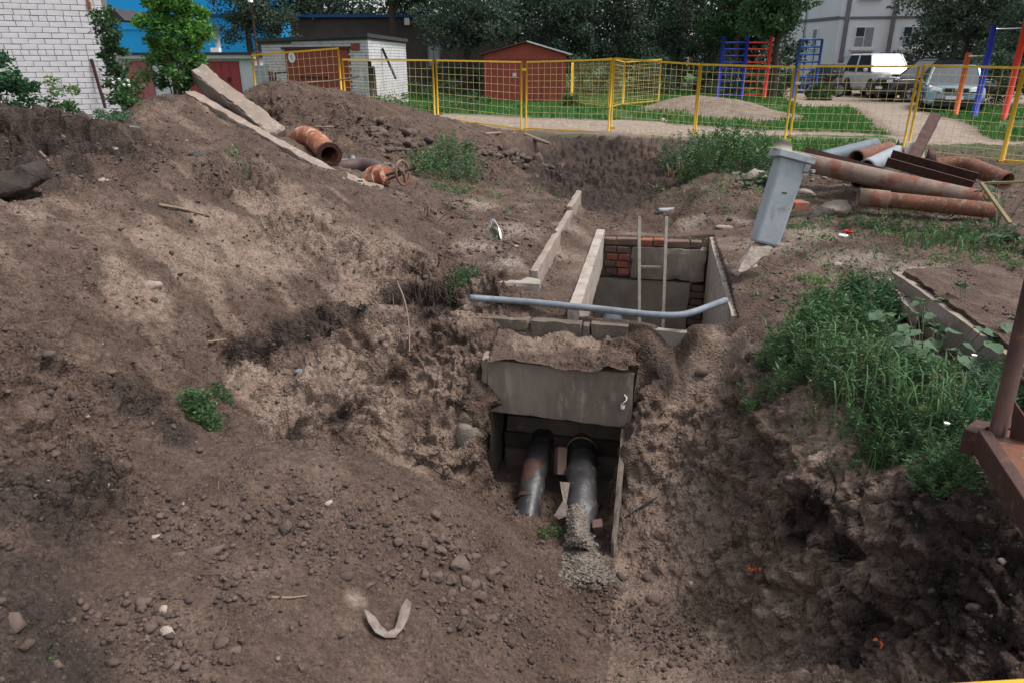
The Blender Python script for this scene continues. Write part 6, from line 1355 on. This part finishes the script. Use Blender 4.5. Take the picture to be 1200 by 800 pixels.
for (px, py, h, n_, patch, m_, lab) in ((915, 415, .26, 34, .14, 'leaf_weed', 'tuft of long grass blades at the far left of the bank weeds'), (970, 430, .30, 44, .18, 'leaf_weed', 'tuft of long grass blades in the upper bank weeds'), (1020, 470, .30, 50, .18, 'leaf_weed', 'long grass blades in the middle of the bank weeds'), (1075, 495, .32, 60, .18, 'leaf_weed', 'grass blades among the fine leaved lower weeds'), (1120, 515, .30, 50, .14, 'leaf_weed_dark', 'long grass blades beside the trailer corner'), (1050, 530, .22, 40, .14, 'leaf_weed', 'grass blades drooping over the lower bank edge'), (860, 200, .5, 40, .3, 'leaf_mid', 'long grass in the weeds by the hollow'), (1100, 290, .2, 50, .3, 'leaf_weed', 'grass blades in front of the pipe pile'), (800, 206, .25, 40, .25, 'leaf_dry', 'dry yellowish grass hanging on the hollow edge')):
    t = thing('grass_tuft', lab, 'grass', wp_(px, py)); C_ = []; D2 = []; S2 = []; V4 = []; F4 = []
    for k in range(int(n_ * 1.3)):
        a = random.uniform(0, 6.283); q = patch * math.sqrt(random.random()); x_, y_ = t.location.x + q * math.cos(a), t.location.y + q * math.sin(a); b = Vector((x_, y_, H(x_, y_) - .01))
        hh_ = h * random.uniform(.5, 1.1); a2 = random.uniform(0, 6.283); dr = Vector((math.cos(a2), math.sin(a2), 0)); sd_ = Vector((-math.sin(a2), math.cos(a2), 0)) * random.uniform(.0018, .0034) * (1 + py / 900 if py > 300 else 2.4); o_ = random.uniform(.15, .6) * hh_
        P4 = [b, b + dr * o_ * .15 + Vector((0, 0, hh_ * .45)), b + dr * o_ * .5 + Vector((0, 0, hh_ * .85)), b + dr * o_ + Vector((0, 0, hh_ * random.uniform(.8, 1.05)))]
        k0 = len(V4); V4 += [P4[0] - sd_, P4[0] + sd_, P4[1] + sd_, P4[1] - sd_, P4[2] + sd_ * .8, P4[2] - sd_ * .8, P4[3] + sd_ * .1, P4[3] - sd_ * .1]; F4 += [(k0, k0 + 1, k0 + 2, k0 + 3), (k0 + 3, k0 + 2, k0 + 4, k0 + 5), (k0 + 5, k0 + 4, k0 + 6, k0 + 7)]
    o = np_mesh('blades', [tuple(v) for v in V4], F4, M[m_], t); o['kind'] = 'stuff'
for (px, py, n_, patch, lab) in ((985, 470, 26, .22, 'dry straw stalks among the weeds at the bank middle'), (930, 420, 14, .16, 'dry straw stalks at the left tip of the bank weeds'), (1075, 500, 14, .2, 'dry straw stalks among the lower bank weeds')):
    plant('dry_stalks', lab, 'weeds', wp_(px, py), .34, .09, n_, 9, .02, M['leaf_dry'], .3, patch=patch, stemr=.0022, lo=.5)
plant('wormwood', 'pale dry looking wormwood stalks before the weeds at the bank middle', 'weeds', wp_(985, 478), .26, .05, 22, 26, .018, M['leaf_wormwood'], .35, patch=.14)
for (px, py, h, patch, n_, per, ls, mt, m2, lab) in (
    (842, 200, .80, .55, 110, 44, .06, 'leaf_weed', 'leaf_mid', 'big green weed bush on the right lip of the hollow'),
    (800, 192, .55, .42, 60, 34, .05, 'leaf_wormwood', 'leaf_weed', 'greyish weed bush hanging over the hollow edge'),
    (885, 190, .60, .42, 60, 36, .055, 'leaf_weed', 'leaf_weed_dark', 'weed bush between the fence and the box post'),
    (900, 210, .42, .25, 40, 30, .05, 'leaf_weed_dark', 'leaf_mid', 'dark weeds right against the box post'),
    (533, 205, .62, .32, 60, 32, .05, 'leaf_weed', 'leaf_wormwood', 'weed bush growing at the foot of the mound'),
    (500, 206, .34, .30, 44, 26, .045, 'leaf_weed', 'leaf_mid', 'weeds right beside the valve handwheel'),
    (545, 214, .30, .18, 50, 22, .035, 'leaf_wormwood', 'leaf_dry', 'dry yellowish weed tuft below the weed bush'),
    (525, 225, .10, .22, 24, 10, .03, 'leaf_weed', 'leaf_weed_dark', 'low creeping weeds in front of the handwheel'),
    (240, 496, .22, .09, 55, 34, .024, 'leaf_weed', 'leaf_weed_dark', 'lone green weed growing on the left slope'),
    (262, 470, .14, .06, 18, 20, .022, 'leaf_weed_dark', 'leaf_weed', 'smaller weed just right of the lone green weed'),
    (540, 332, .16, .13, 50, 22, .024, 'leaf_weed', 'leaf_weed_dark', 'small weed tuft above the left end of the conduit'),
    (296, 198, .07, .10, 20, 8, .022, 'leaf_weed', 'leaf_wormwood', 'tiny grass tuft on the left slope below the long beam'),
    (580, 232, .08, .10, 10, 6, .035, 'leaf_weed', 'leaf_bright', 'two tiny seedlings on the ledge behind the white plastic piece'),
    (950, 332, .09, .12, 34, 9, .026, 'leaf_bright', 'leaf_weed', 'small bright green tuft near the bank edge'),
    (1005, 268, .12, .35, 44, 12, .035, 'leaf_weed', 'leaf_weed_dark', 'low weeds in front of the socket pipe'),
    (1075, 275, .16, .42, 70, 14, .035, 'leaf_weed', 'leaf_weed_dark', 'spreading low weeds in the middle before the pipe pile'),
    (1150, 290, .22, .40, 70, 18, .035, 'leaf_weed', 'leaf_weed_dark', 'lush weeds at the right end of the pipe pile'),
    (945, 272, .10, .18, 26, 9, .028, 'leaf_weed', 'leaf_wormwood', 'low weeds at the foot of the pale boulder'),
    (925, 270, .10, .12, 22, 9, .028, 'leaf_weed', 'leaf_weed_dark', 'low weeds right of the box post foot'),
    (1055, 248, .12, .25, 28, 10, .04, 'leaf_weed', 'leaf_bright', 'broad leaved low weeds right under the socket pipe'),
    (905, 478, .12, .08, 16, 10, .02, 'leaf_weed', 'leaf_weed_dark', 'few green stalks on the bank face below the tip'),
    (645, 628, .09, .07, 26, 14, .022, 'leaf_weed', 'leaf_bright', 'green and yellowish cut weeds lying between the pipe ends'),
    (55, 775, .04, .03, 7, 6, .018, 'leaf_bright', 'leaf_weed', 'tiny green sprout at the bottom left corner'),
    (700, 630, .06, .02, 6, 8, .02, 'leaf_weed', 'leaf_bright', 'small green sprig right of the mortar covered pipe')):
    plant('weed_clump', lab, 'weeds', wp_(px, py), h, .30 * h, n_, per, ls, M[mt], .35, m2=M[m2], patch=patch, stemr=.002, lo=.05)
def broad(name, label, cat, base, h, n_, ls, m_, patch=.12, wide=.85, burr=0, per=5):
    base = Vector(base); t = thing(name, label, cat, base)
    for i in range(n_):
        a = random.uniform(0, 6.283); rr_ = patch * math.sqrt(random.random()); b = Vector((base.x + rr_ * math.cos(a), base.y + rr_ * math.sin(a), base.z)); b.z = H(b.x, b.y)
        hh = h * random.uniform(.4, 1); out = Vector((math.cos(a), math.sin(a), 0)); tp = b + out * hh * .45 + Vector((0, 0, hh))
        st = MB(); st.tube(curve([b, b.lerp(tp, .5) + Vector((0, 0, hh * .1)), tp], 3), [.004, .004, .0035, .0035, .003, .003, .0025], 5); so = st.build('stem', M['stem'], t)
        for k in range(per if i % 3 == 0 else 1):
            c = tp if k == 0 else b.lerp(tp, .3 + .6 * k / per); an = a + random.uniform(-.8, .8) if k == 0 else random.uniform(0, 6.28)
            L = ls * random.uniform(.6, 1.15) * (1 if k == 0 else .8); d = Vector((math.cos(an), math.sin(an), random.uniform(-.35, .15))).normalized(); s = d.cross(Vector((0, 0, 1))).normalized(); nn = s.cross(d)
            vs = []; fs = []; nx_, ny_ = 6, 4
            for ix in range(nx_ + 1):
                u = ix / nx_; wv = wide * .5 * L * (math.sin(math.pi * min(1, u * .92 + .08)) ** .7) * (1 + .08 * math.sin(ix * 2.4))
                for iy in range(-ny_ // 2, ny_ // 2 + 1):
                    v_ = iy / (ny_ / 2); vs.append(c + d * (u * L) + s * (v_ * wv) + nn * (.10 * L * abs(v_) - .30 * L * u * u + .05 * L * math.sin(3 * u * 3.1 + v_ * 2)))
            for ix in range(nx_):
                for iy in range(ny_): q = ix * (ny_ + 1) + iy; fs.append((q, q + 1, q + ny_ + 2, q + ny_ + 1))
            lm = MB(); lm.add(vs, fs, True); lm.build('leaf', m_, t)
        if burr and i < burr:
            P = np.array([tp + Vector((random.gauss(0, .025), random.gauss(0, .025), .02 + random.random() * .06)) for _ in range(5)]); Vv, Ff = lumps(P, rng.uniform(.008, .013, 5), ICO1); bo = np_mesh('burrs', Vv, Ff, M['burdock_flower'], t); bo['kind'] = 'stuff'
    return t
broad('burdock', 'large leaved burdock against the side of the big concrete slab', 'burdock', wp_(1085, 440), .34, 30, .115, M['leaf_burdock'], patch=.15)
broad('burdock', 'burdock with dry purple burrs standing on the big slab', 'burdock', wp_(1150, 430) + Vector((.05, .2, .0)), .40, 12, .10, M['leaf_burdock'], patch=.16, burr=7)
broad('burdock', 'broad leaved burdock at the right edge beside the lush weeds', 'burdock', wp_(1190, 300), .26, 14, .14, M['leaf_burdock'], patch=.14)
broad('burdock', 'young burdock growing out of the weed bush by the fence', 'burdock', wp_(893, 196) + Vector((0, 0, .12)), .42, 10, .17, M['leaf_weed'], patch=.08)
broad('burdock', 'pale broad leaves over the rubble boulder behind the box post', 'burdock', wp_(890, 222), .2, 12, .15, M['leaf_burdock'], patch=.2)
broad('nettle', 'upright dark nettle in front of the right end of the long pipe', 'nettle', wp_(1130, 262), .4, 7, .10, M['leaf_weed_dark'], patch=.06, wide=.5, per=9)
broad('nettle', 'tall dark nettle crossing the laths near the right edge', 'nettle', wp_(1168, 272), .62, 8, .11, M['leaf_weed_dark'], patch=.06, wide=.5, per=11)

# grass beyond the fence and scattered blades
cand = rng.uniform([-12, 12.5, 0], [22, 42, 1], (190000, 3)); u = cand[:, 2]; keep = u < (18 / cand[:, 1]) ** 1.6; gx_, gy_ = cand[keep, 0], cand[keep, 1]
lf2 = fbm(np.stack([gx_ * .25, gy_ * .25, gx_ * 0], 1), 3, 31)
rd_ = np.clip(1 - np.abs(gy_ - (20.6 - .58 * gx_.clip(-4, 13) + lf2 * .6)) / np.where(gx_ < 4, 2.6, 1.5) + .4, 0, 1) * (gx_ > -3) * np.clip(gx_ + 3, 0, 1)
pt_ = np.clip(1.6 - np.abs(gx_ - (9.9 + (gy_ - 17.6) * .34) - lf2 * .6) / 1.1, 0, 1)
fs_ = np.maximum(rd_, pt_); lot_ = (gy_ > 27.5) & (gx_ > 10.5 + (gy_ - 27) * .25)
hp_ = np.minimum(np.hypot(gx_ - PD(815, 110, 24).x, gy_ - 24), np.hypot(gx_ - PD(870, 125, 22.5).x, gy_ - 22.5))
ok = (fs_ < .35 + .25 * rng.random(len(gx_))) & ~lot_ & (hp_ > 1.7) & ((gy_ > 16) | ((gx_ > 4.8) & (gy_ > 12.8))) & ~((gy_ < 20.5) & (gx_ < 3) & (gx_ > -4)) & (fbm(np.stack([gx_, gy_, gy_ * 0], 1) * .9, 2, 44) > -.35)
gx_, gy_ = gx_[ok], gy_[ok]; gz_ = HH(gx_, gy_); n = len(gx_)
hh = rng.uniform(.05, .17, n); an = rng.uniform(0, 6.283, n); wv = rng.uniform(.012, .03, n)
a = np.stack([gx_ - np.cos(an) * wv, gy_ - np.sin(an) * wv, gz_ - .01], 1); b = np.stack([gx_ + np.cos(an) * wv, gy_ + np.sin(an) * wv, gz_ - .01], 1); c = np.stack([gx_ + rng.normal(0, .05, n), gy_ + rng.normal(0, .05, n), gz_ + hh], 1)
V3 = np.stack([a, b, c], 1).reshape(-1, 3); o = np_mesh('grass', V3, np.arange(3 * n).reshape(n, 3), M['grass']); tag(o, 'short green grass growing beyond the yellow fence', 'grass', kind='stuff')

# ================================================================== stones, clods and litter
VV = V; NN = N
dens = np.where((VV[:, 1] > 1.2) & (VV[:, 1] < 14) & (np.abs(VV[:, 0]) < VV[:, 1] * .85 + .5), 1.0, 0) * (calm_full := np.clip(calm, 0, 1))
area = (RR.ravel() ** 2); dens *= area * np.where(RR.ravel() < 6.2, .0027, .005)
band = zone([(330, 610, .32), (400, 615, .3), (470, 625, .3), (250, 640, .25), (370, 645, .22), (450, 660, .2), (540, 640, .25), (600, 730, .35), (560, 740, .25), (700, 700, .25), (740, 730, .3), (790, 750, .3), (640, 690, .2), (200, 620, .2), (270, 690, .2), (200, 760, .25), (160, 740, .2), (600, 600, .15), (580, 560, .15)])
mnd = zone([(400, 150, 1.2), (460, 170, 1.2), (350, 120, 1.2), (540, 190, 1.2), (620, 200, .9), (180, 190, .6), (250, 200, .6), (600, 290, .6), (700, 190, 1.2), (880, 350, .5), (850, 400, .4), (80, 470, .4), (60, 560, .4)])
pr = dens * (.8 + 22 * band ** 1.5 + 2.2 * mnd + .8 * np.clip(rough - .5, 0, 1)); pr /= pr.sum()
def scatter(n, lo_, hi_, ico_, m_, nm, lab, prob, ex=2.8, flat=.65, rough_=.5, lift=.25):
    k = rng.choice(len(VV), n, p=prob); P = VV[k] + rng.normal(0, .006, (n, 3)); S = lo_ * (hi_ / lo_) ** (rng.random(n) ** ex); P[:, 2] += S * lift
    Vv, Ff = lumps(P, S, ico_, flat=flat, rough=rough_); o = np_mesh(nm, Vv, Ff, M[m_], smooth=False); tag(o, lab, 'soil crumbs', kind='stuff')
scatter(44000, .0035, .017, ICO1, 'clod', 'soil_crumbs', 'small loose crumbs of dug soil scattered over the whole pit', pr)
pr2 = dens * (.22 + 6 * band ** 2 + 1.3 * mnd + .25 * np.clip(rough - .5, 0, 1)); pr2 /= pr2.sum()
scatter(3200, .009, .034, ICO2, 'clod', 'soil_clods', 'loose soil clods gathered in bands on the mound and trench foot', pr2, ex=2.6)
pr3 = dens * (.4 + mnd + .5 * z_dust); pr3 /= pr3.sum()
scatter(1500, .003, .016, ICO1, 'pebble', 'pale_grit', 'pale grit and tiny stone chips sprinkled on the soil', pr3, ex=2.5)
scatter(420, .008, .028, ICO1, 'red_brick_dark', 'brick_chips', 'small reddish brick chips strewn on the ledge and mound', (lambda q: q / q.sum())(dens * (.0005 + zone([(600, 265, .5), (560, 290, .4), (540, 250, .5), (620, 290, .4), (700, 258, .3), (450, 170, .6)]))), ex=2.0)
rp = zone([(628, 192, .5), (600, 185, .5), (650, 200, .4), (560, 180, .4), (455, 170, .8)]); rp = dens * rp ** 2
scatter(260, .04, .12, ICO2, 'clod', 'mound_clods', 'fist sized dark clods in the spoil around the hollow edge', rp / rp.sum(), ex=1.8, rough_=.3)
GC = 'clods in the loose cluster on the mound foot'
for (px, py, r) in ((510, 606, .036), (498, 642, .030), (473, 654, .022), (517, 648, .030), (528, 643, .026), (537, 664, .056), (557, 656, .028), (497, 676, .034), (512, 678, .036), (530, 682, .034), (545, 683, .036), (556, 688, .034), (541, 694, .026), (560, 700, .040), (574, 676, .040), (580, 671, .032), (528, 697, .026), (517, 706, .024), (577, 727, .036), (592, 729, .024), (545, 720, .024), (558, 712, .026), (484, 664, .018), (468, 668, .02), (508, 630, .022), (519, 633, .02), (566, 690, .03), (590, 662, .022), (600, 640, .02), (525, 616, .02)):
    lump('clod', {(537, 664): 'biggest rounded clod, in the middle of the loose cluster left of the trench mouth', (510, 606): 'highest clod of the loose cluster, alone above the others', (577, 727): 'lowest big clod of the loose cluster nearest the plastic scrap', (468, 668): 'leftmost small clod of the loose cluster on the mound', (600, 640): 'rightmost clod of the loose cluster nearest the pipes'}.get((px, py), 'rounded brown soil clod in the loose cluster left of the trench mouth'), 'clod', G(px, py), r, M['clod'], GC, dims=(1, random.uniform(.75, 1), random.uniform(.7, .95)), sub=ICO3, rough=.24, rz=random.uniform(0, 6), sink=.2)
for (px, py, r, m_, lab, dims) in (
    (14, 737, .045, 'clod', 'big round stone at the bottom left edge', (1, 1, .9)), (196, 743, .026, 'pebble', 'pale tan stone on the lower left mound', (1.2, .9, .7)), (171, 709, .022, 'clod', 'round brown stone upper left of the pale tan stone', (1.1, .9, .8)), (192, 717, .018, 'pebble', 'small stone just above the pale tan stone', (1, .9, .8)),
    (180, 631, .020, 'pebble', 'flat pale chip on the left mound', (1.3, .9, .4)), (249, 648, .045, 'clod', 'flat dark brown stone in the crumb band', (1.6, .9, .55)), (204, 652, .03, 'clod', 'brown flat clod left of the flat dark stone', (1.5, .7, .4)), (385, 592, .022, 'pebble', 'white crumbly chip high on the mound', (1.3, .8, .5)),
    (276, 765, .022, 'clod', 'small round clod low on the mound', (1, 1, .8)), (207, 770, .022, 'clod', 'dark round clod at the bottom left', (1, 1, .8)), (205, 785, .026, 'clod', 'larger dark clod at the very bottom left', (1, 1, .8)), (67, 781, .02, 'clod', 'dark pebble beside the green sprout', (1.2, 1, .7)),
    (760, 679, .045, 'clod', 'dark brown clod right of the spilled mortar', (1.1, .9, .75)), (766, 706, .04, 'clod', 'dark clod below the other clod right of the mortar', (1.1, .9, .75)), (728, 676, .035, 'clod', 'brown clod touching the spilled mortar', (1.1, .9, .8)), (811, 686, .028, 'pebble', 'white chip on the trench floor right', (1.3, .9, .6)),
    (688, 685, .022, 'pebble', 'round pale pebble below the spilled mortar', (1.1, .9, .8)), (670, 676, .03, 'clod', 'grey brown clods below the pipe end', (1.2, .9, .7)), (855, 733, .022, 'pebble', 'pale flat chip on the lower right floor', (1.3, .8, .5)), (812, 590, .022, 'pebble', 'white chip on the sandy bank right of the duct', (.7, .7, 1.2)),
    (545, 515, .10, 'cement_dust', 'pale plaster lump stuck on the left trench side', (.7, .5, 1.2)), (505, 377, .035, 'pebble', 'pale stone on the lip under the dark recess', (1.4, .8, .6)), (338, 285, .03, 'pebble', 'whitish stone on the left clay slope', (.8, .8, 1.1)), (380, 300, .025, 'rubble', 'small pale clay chip on the clay slope', (1.1, .9, .6)),
    (630, 193, .20, 'clod', 'big earthy boulder on the left rim of the hollow', (.9, .9, 1.15)), (604, 290, .03, 'pebble', 'pale pebble in the middle of the ledge', (1.2, .9, .6)), (178, 338, .06, 'rubble', 'pale clay lump on the left slope', (1, .8, .6)), (120, 355, .02, 'clod', 'dark clod on the upper left slope', (1, 1, .8)),
    (229, 184, .07, 'plastic_black', 'black lump of tar on the left mound below the beams', (1, .9, .6)), (163, 157, .03, 'pebble', 'white stone at the foot of the left peak', (1.2, .8, .6)), (219, 166, .022, 'pebble', 'small white stone left on the peak slope', (1, .8, .6)), (246, 166, .022, 'pebble', 'small white stone right on the peak slope', (1, .8, .6)),
    (121, 213, .04, 'pebble', 'pale dirty stone on the ledge of the dark bank', (1.3, .9, .6)), (136, 176, .05, 'rubble', 'pale curved chip at the edge of the dark bank', (1.5, .6, .4)), (61, 459, .016, 'pebble', 'tiny pale pebble on the slope left', (1, 1, .7)), (290, 444, .024, 'pebble', 'small white stone above the lone weed', (1.3, .8, .6)),
    (350, 437, .03, 'pipe_blue_grey', 'bluish stone under the dark soil streak', (1.2, .9, .7)), (957, 662, .016, 'pebble', 'little white pebble on the right bank face', (1, 1, .8)), (1078, 694, .016, 'pebble', 'white pebble in the dark right bank', (1, 1, .8)), (1173, 663, .014, 'pebble', 'white pebble below the trailer', (1, 1, .8)), (884, 313, .05, 'pebble', 'pale stone at the right lip of the chamber', (1.2, .8, .6)), (848, 268, .07, 'rubble', 'flat grey slab chip by the right rear chamber corner', (1.5, .8, .4)), (862, 322, .05, 'pebble', 'white rubble on the front right chamber rim', (1.3, .8, .6)), (1008, 308, .02, 'pebble', 'tiny pale stone before the big slab', (1.2, .8, .6)), (822, 438, .04, 'clod', 'tan stone lodged in the right bank above the trench', (1.2, .8, .8)), (957, 655, .02, 'clod', 'dark clod on the right bank cave lip', (1, 1, .8)), (632, 262, .03, 'pebble', 'pale chip beside the curb', (1.3, .8, .5)), (777, 143, .11, 'pebble', 'pale boulder on top of the sand heap', (1.4, 1, .8)), (787, 109, .16, 'pebble', 'white rubble lump crowning the sand heap', (1.2, 1, .9)), (613, 250, .035, 'pebble', 'small pale chip further back on the ledge', (1.3, .8, .5))):
    lump('stone' if m_ in ('pebble', 'rubble') or 'stone' in lab else 'clod', lab, 'stone' if 'clod' not in lab else 'clod', G(px, py), r, M[m_], dims=dims, sub=ICO2, rough=.2)
for (px, py, lab) in ((882, 674, 'small orange plastic scrap on the sandy right bank'), (1031, 757, 'pinkish orange scrap low on the dark right bank')):
    p = G(px, py, .012); P = np.array([p + Vector((random.gauss(0, .012), random.gauss(0, .012), random.gauss(0, .008))) for _ in range(7)]); Vv, Ff = lumps(P, rng.uniform(.008, .014, 7), ICO1, rough=.6); tag(np_mesh('scrap', Vv, Ff, M['orange_scrap'], origin=tuple(p)), lab, 'scrap')
# curled dirty plastic sheet on the mound
def ribbon(name, label, cat, path, w_, m_, th=.004, k=5):
    P = curve(path, k); m = MB(); vs = []; fs = []
    for i, p in enumerate(P):
        d = (P[min(i + 1, len(P) - 1)] - P[max(i - 1, 0)]).normalized(); s = Vector((0, 0, 1)); ww = w_ * (.35 + .65 * math.sin(math.pi * (i + .4) / len(P))) * random.uniform(.85, 1.1)
        s = (s - d * s.dot(d) + d.cross(s) * .5).normalized(); vs += [p, p + s * ww]
    for i in range(len(P) - 1): fs.append((2 * i, 2 * i + 2, 2 * i + 3, 2 * i + 1))
    m.add(vs, fs, True); o = m.build(name, M[m_], origin=path[0]); so = o.modifiers.new('thick', 'SOLIDIFY'); so.thickness = th; return tag(o, label, cat)
sa = [(428, 726, .03), (433, 739, .02), (441, 749, .012), (452, 754, .006), (463, 753, .006), (473, 747, .02), (480, 737, .045), (484, 724, .06)]
sb = [(431, 727, .03), (440, 733, .028), (447, 741, .012), (455, 745, .002), (463, 743, .004), (467, 737, .03), (471, 729, .055), (478, 722, .075)]
m = MB(); vs = []
for (a, b) in zip(sa, sb):
    A__, Bb = G(a[0], a[1], a[2] + .02), G(b[0], b[1], b[2] + .02); vs += [A__, A__.lerp(Bb, .5) + Vector((0, 0, -.004)), Bb]
m.add(vs, [(3 * i + k, 3 * i + 3 + k, 3 * i + 4 + k, 3 * i + 1 + k) for i in range(len(sa) - 1) for k in (0, 1)], True)
o = tagged(m, 'plastic_scrap', 'plastic_white', 'curled dirty white plastic scrap lying on the mound', 'scrap', G(452, 745)); so = o.modifiers.new('thick', 'SOLIDIFY'); so.thickness = .003
ribbon('plastic_scrap', 'small crumpled white plastic piece on the ledge beside the curb', 'scrap', [G(574, 273, .02), G(580, 272, .05), G(587, 276, .03), G(588, 283, .0)], .09, 'cap_white')
ribbon('plastic_scrap', 'small torn white plastic strip stuck beside the lintel', 'scrap', [PD(730, 462, 4.38), PD(733, 470, 4.36), PD(731, 480, 4.34)], .05, 'cap_white')
def stick(name, label, pts_, r, m_='twig', cat='stick'):
    m = MB(); q = curve(pts_, 4); m.tube(q, [r * (1 - .5 * i / len(q)) for i in range(len(q))], 6); return tagged(m, name, m_, label, cat, pts_[0])
stick('stick', 'pale stick lying on the upper left slope', [G(187, 245, .03), G(212, 249, .03), G(241, 257, .03)], .016)
stick('stick', 'short pale stick on the lower mound', [G(316, 702, .01), G(340, 703, .012), G(360, 702, .01)], .006)
stick('stick', 'short pale stick above the lone weed', [G(243, 403, .012), G(258, 402, .015), G(272, 400, .01)], .009)
stick('stick', 'thin pale twig below the dark bank at the left', [G(48, 183, .03), G(55, 190, .03), G(59, 195, .03)], .012)
stick('board', 'pale board lying by the fence below the doubled fence posts', [PZ(615, 158, .06), PZ(630, 164, .08), PZ(645, 169, .05)], .05, 'wood', 'board')
stick('board', 'grey plank lying at the mound foot left of the hollow', [G(568, 160, .04), G(585, 160, .05), G(604, 158, .04)], .03, 'wood', 'board')
stick('cable', 'black cable end sticking out of the soil right of the duct wall', [G(727, 612, .01), G(745, 604, .03), G(760, 594, .035), G(770, 585, .01)], .010, 'plastic_black', 'cable')
stick('twig', 'bent dark twig in the right bank below the cave', [G(908, 630, .02), G(914, 642, .05), G(920, 652, .02)], .004, 'root', 'twig')
for i, (L_, r) in enumerate((([(465, 330), (474, 352), (479, 380), (480, 412)], .007), ([(460, 345), (463, 375), (466, 400)], .004), ([(484, 350), (484, 372), (486, 390)], .003), ([(472, 350), (475, 380), (474, 408)], .0035))):
    P = [PD(x, y, 5.12 - (y - 330) * .006) for x, y in L_]; stick('root', ('longest pale root hanging down the clay face', 'thin root left of the longest root', 'thin short root right of the longest root', 'fine root close beside the longest root')[i], P, r, 'root' if i else 'twig', 'root')
rt = thing('dead_branch', 'tangled dead branch lying on the ledge edge above the clay face', 'branch', G(505, 262))
for k in range(9):
    a = G(random.uniform(495, 520), random.uniform(255, 268), .04); b = a + Vector((random.uniform(-.28, .28), random.uniform(-.2, .1), random.uniform(.02, .16))); m = MB(); m.tube(curve([a, a.lerp(b, .5) + Vector((0, 0, .05)), b], 3), [.007, .006, .006, .005, .004, .003, .002], 5); m.build('twig', M['root'], rt)

# straws, rootlets and dry bits lying on the soil
k = rng.choice(len(VV), 900, p=(lambda q: q / q.sum())(dens * (.4 + .6 * mnd + .6 * band))); m = MB()
for i in k:
    p = Vector(VV[i].tolist()); a = random.uniform(0, 6.283); L = random.uniform(.008, .035) * (1 + .12 * p.y); d = Vector((math.cos(a), math.sin(a), random.uniform(-.15, .25))) * L
    m.tube([p - d + Vector((0, 0, .006)), p + Vector((random.gauss(0, .15) * L, 0, .011)), p + d + Vector((0, 0, .006))], random.uniform(.0009, .0018) * (1 + .1 * p.y), 3, cap=False)
o = m.build('straw_litter', M['twig']); tag(o, 'thin straws and rootlets littering the dug soil', 'litter', kind='stuff')
# hair roots hanging from the cut face
rf = thing('hanging_roots', 'fringe of fine dark roots hanging from the lip above the dark recess', 'roots', PD(500, 345, 5.1)); m = MB()
for i in range(46):
    x_ = random.uniform(448, 540); y_ = 330 + random.uniform(-6, 12) - abs(x_ - 495) * .1; a = PD(x_, y_, 5.16); L = random.uniform(.05, .22)
    m.tube(curve([a, a + Vector((random.gauss(0, .02), -.02, -L * .5)), a + Vector((random.gauss(0, .04), -.03, -L))], 2), .0016, 3, cap=False)
o = m.build('rootlets', M['root'], rf); o['kind'] = 'stuff'
hpipe('rusty_pipe', 'rust brown pipe wedged beneath the channel iron at the left of the pile', PD(950, 197, 8.9), PD(1045, 208, 8.7), .07, 'rust')
hpipe('thin_pipe', 'thin bent rusty pipe lying across the back of the pile', PD(985, 184, 9.4), PD(1090, 186, 9.2), .03, 'rust_dark', bend=PD(1035, 180, 9.3))

# loose sprouts round the weeds and on the shelf
C_ = []
for (px, py, n_, sx_, sy_) in ((930, 470, 30, 40, 30), (1000, 540, 40, 50, 25), (1100, 600, 24, 50, 20), (960, 340, 40, 60, 12), (1010, 300, 30, 70, 15), (1100, 310, 30, 60, 12), (880, 250, 20, 40, 20), (620, 260, 10, 60, 20), (540, 225, 26, 40, 10), (930, 258, 30, 40, 20), (1080, 262, 90, 90, 18), (1150, 300, 70, 40, 20), (280, 200, 10, 20, 8), (840, 225, 40, 40, 12)):
    for _ in range(n_):
        g = G(min(1230, random.gauss(px, sx_)), random.gauss(py, sy_)); s_c = .010 + .004 * g.y
        for q in range(9): C_.append((g.x + random.gauss(0, s_c), g.y + random.gauss(0, s_c), g.z + .004 + abs(random.gauss(0, s_c)) * .9))
C_ = np.array(C_); o = leaves('sprouts', C_, .012 + .0048 * C_[:, 1], M['leaf_weed'], None, .35, .5); tag(o, 'small green sprouts coming up through bare soil round the weeds', 'sprouts', kind='stuff')
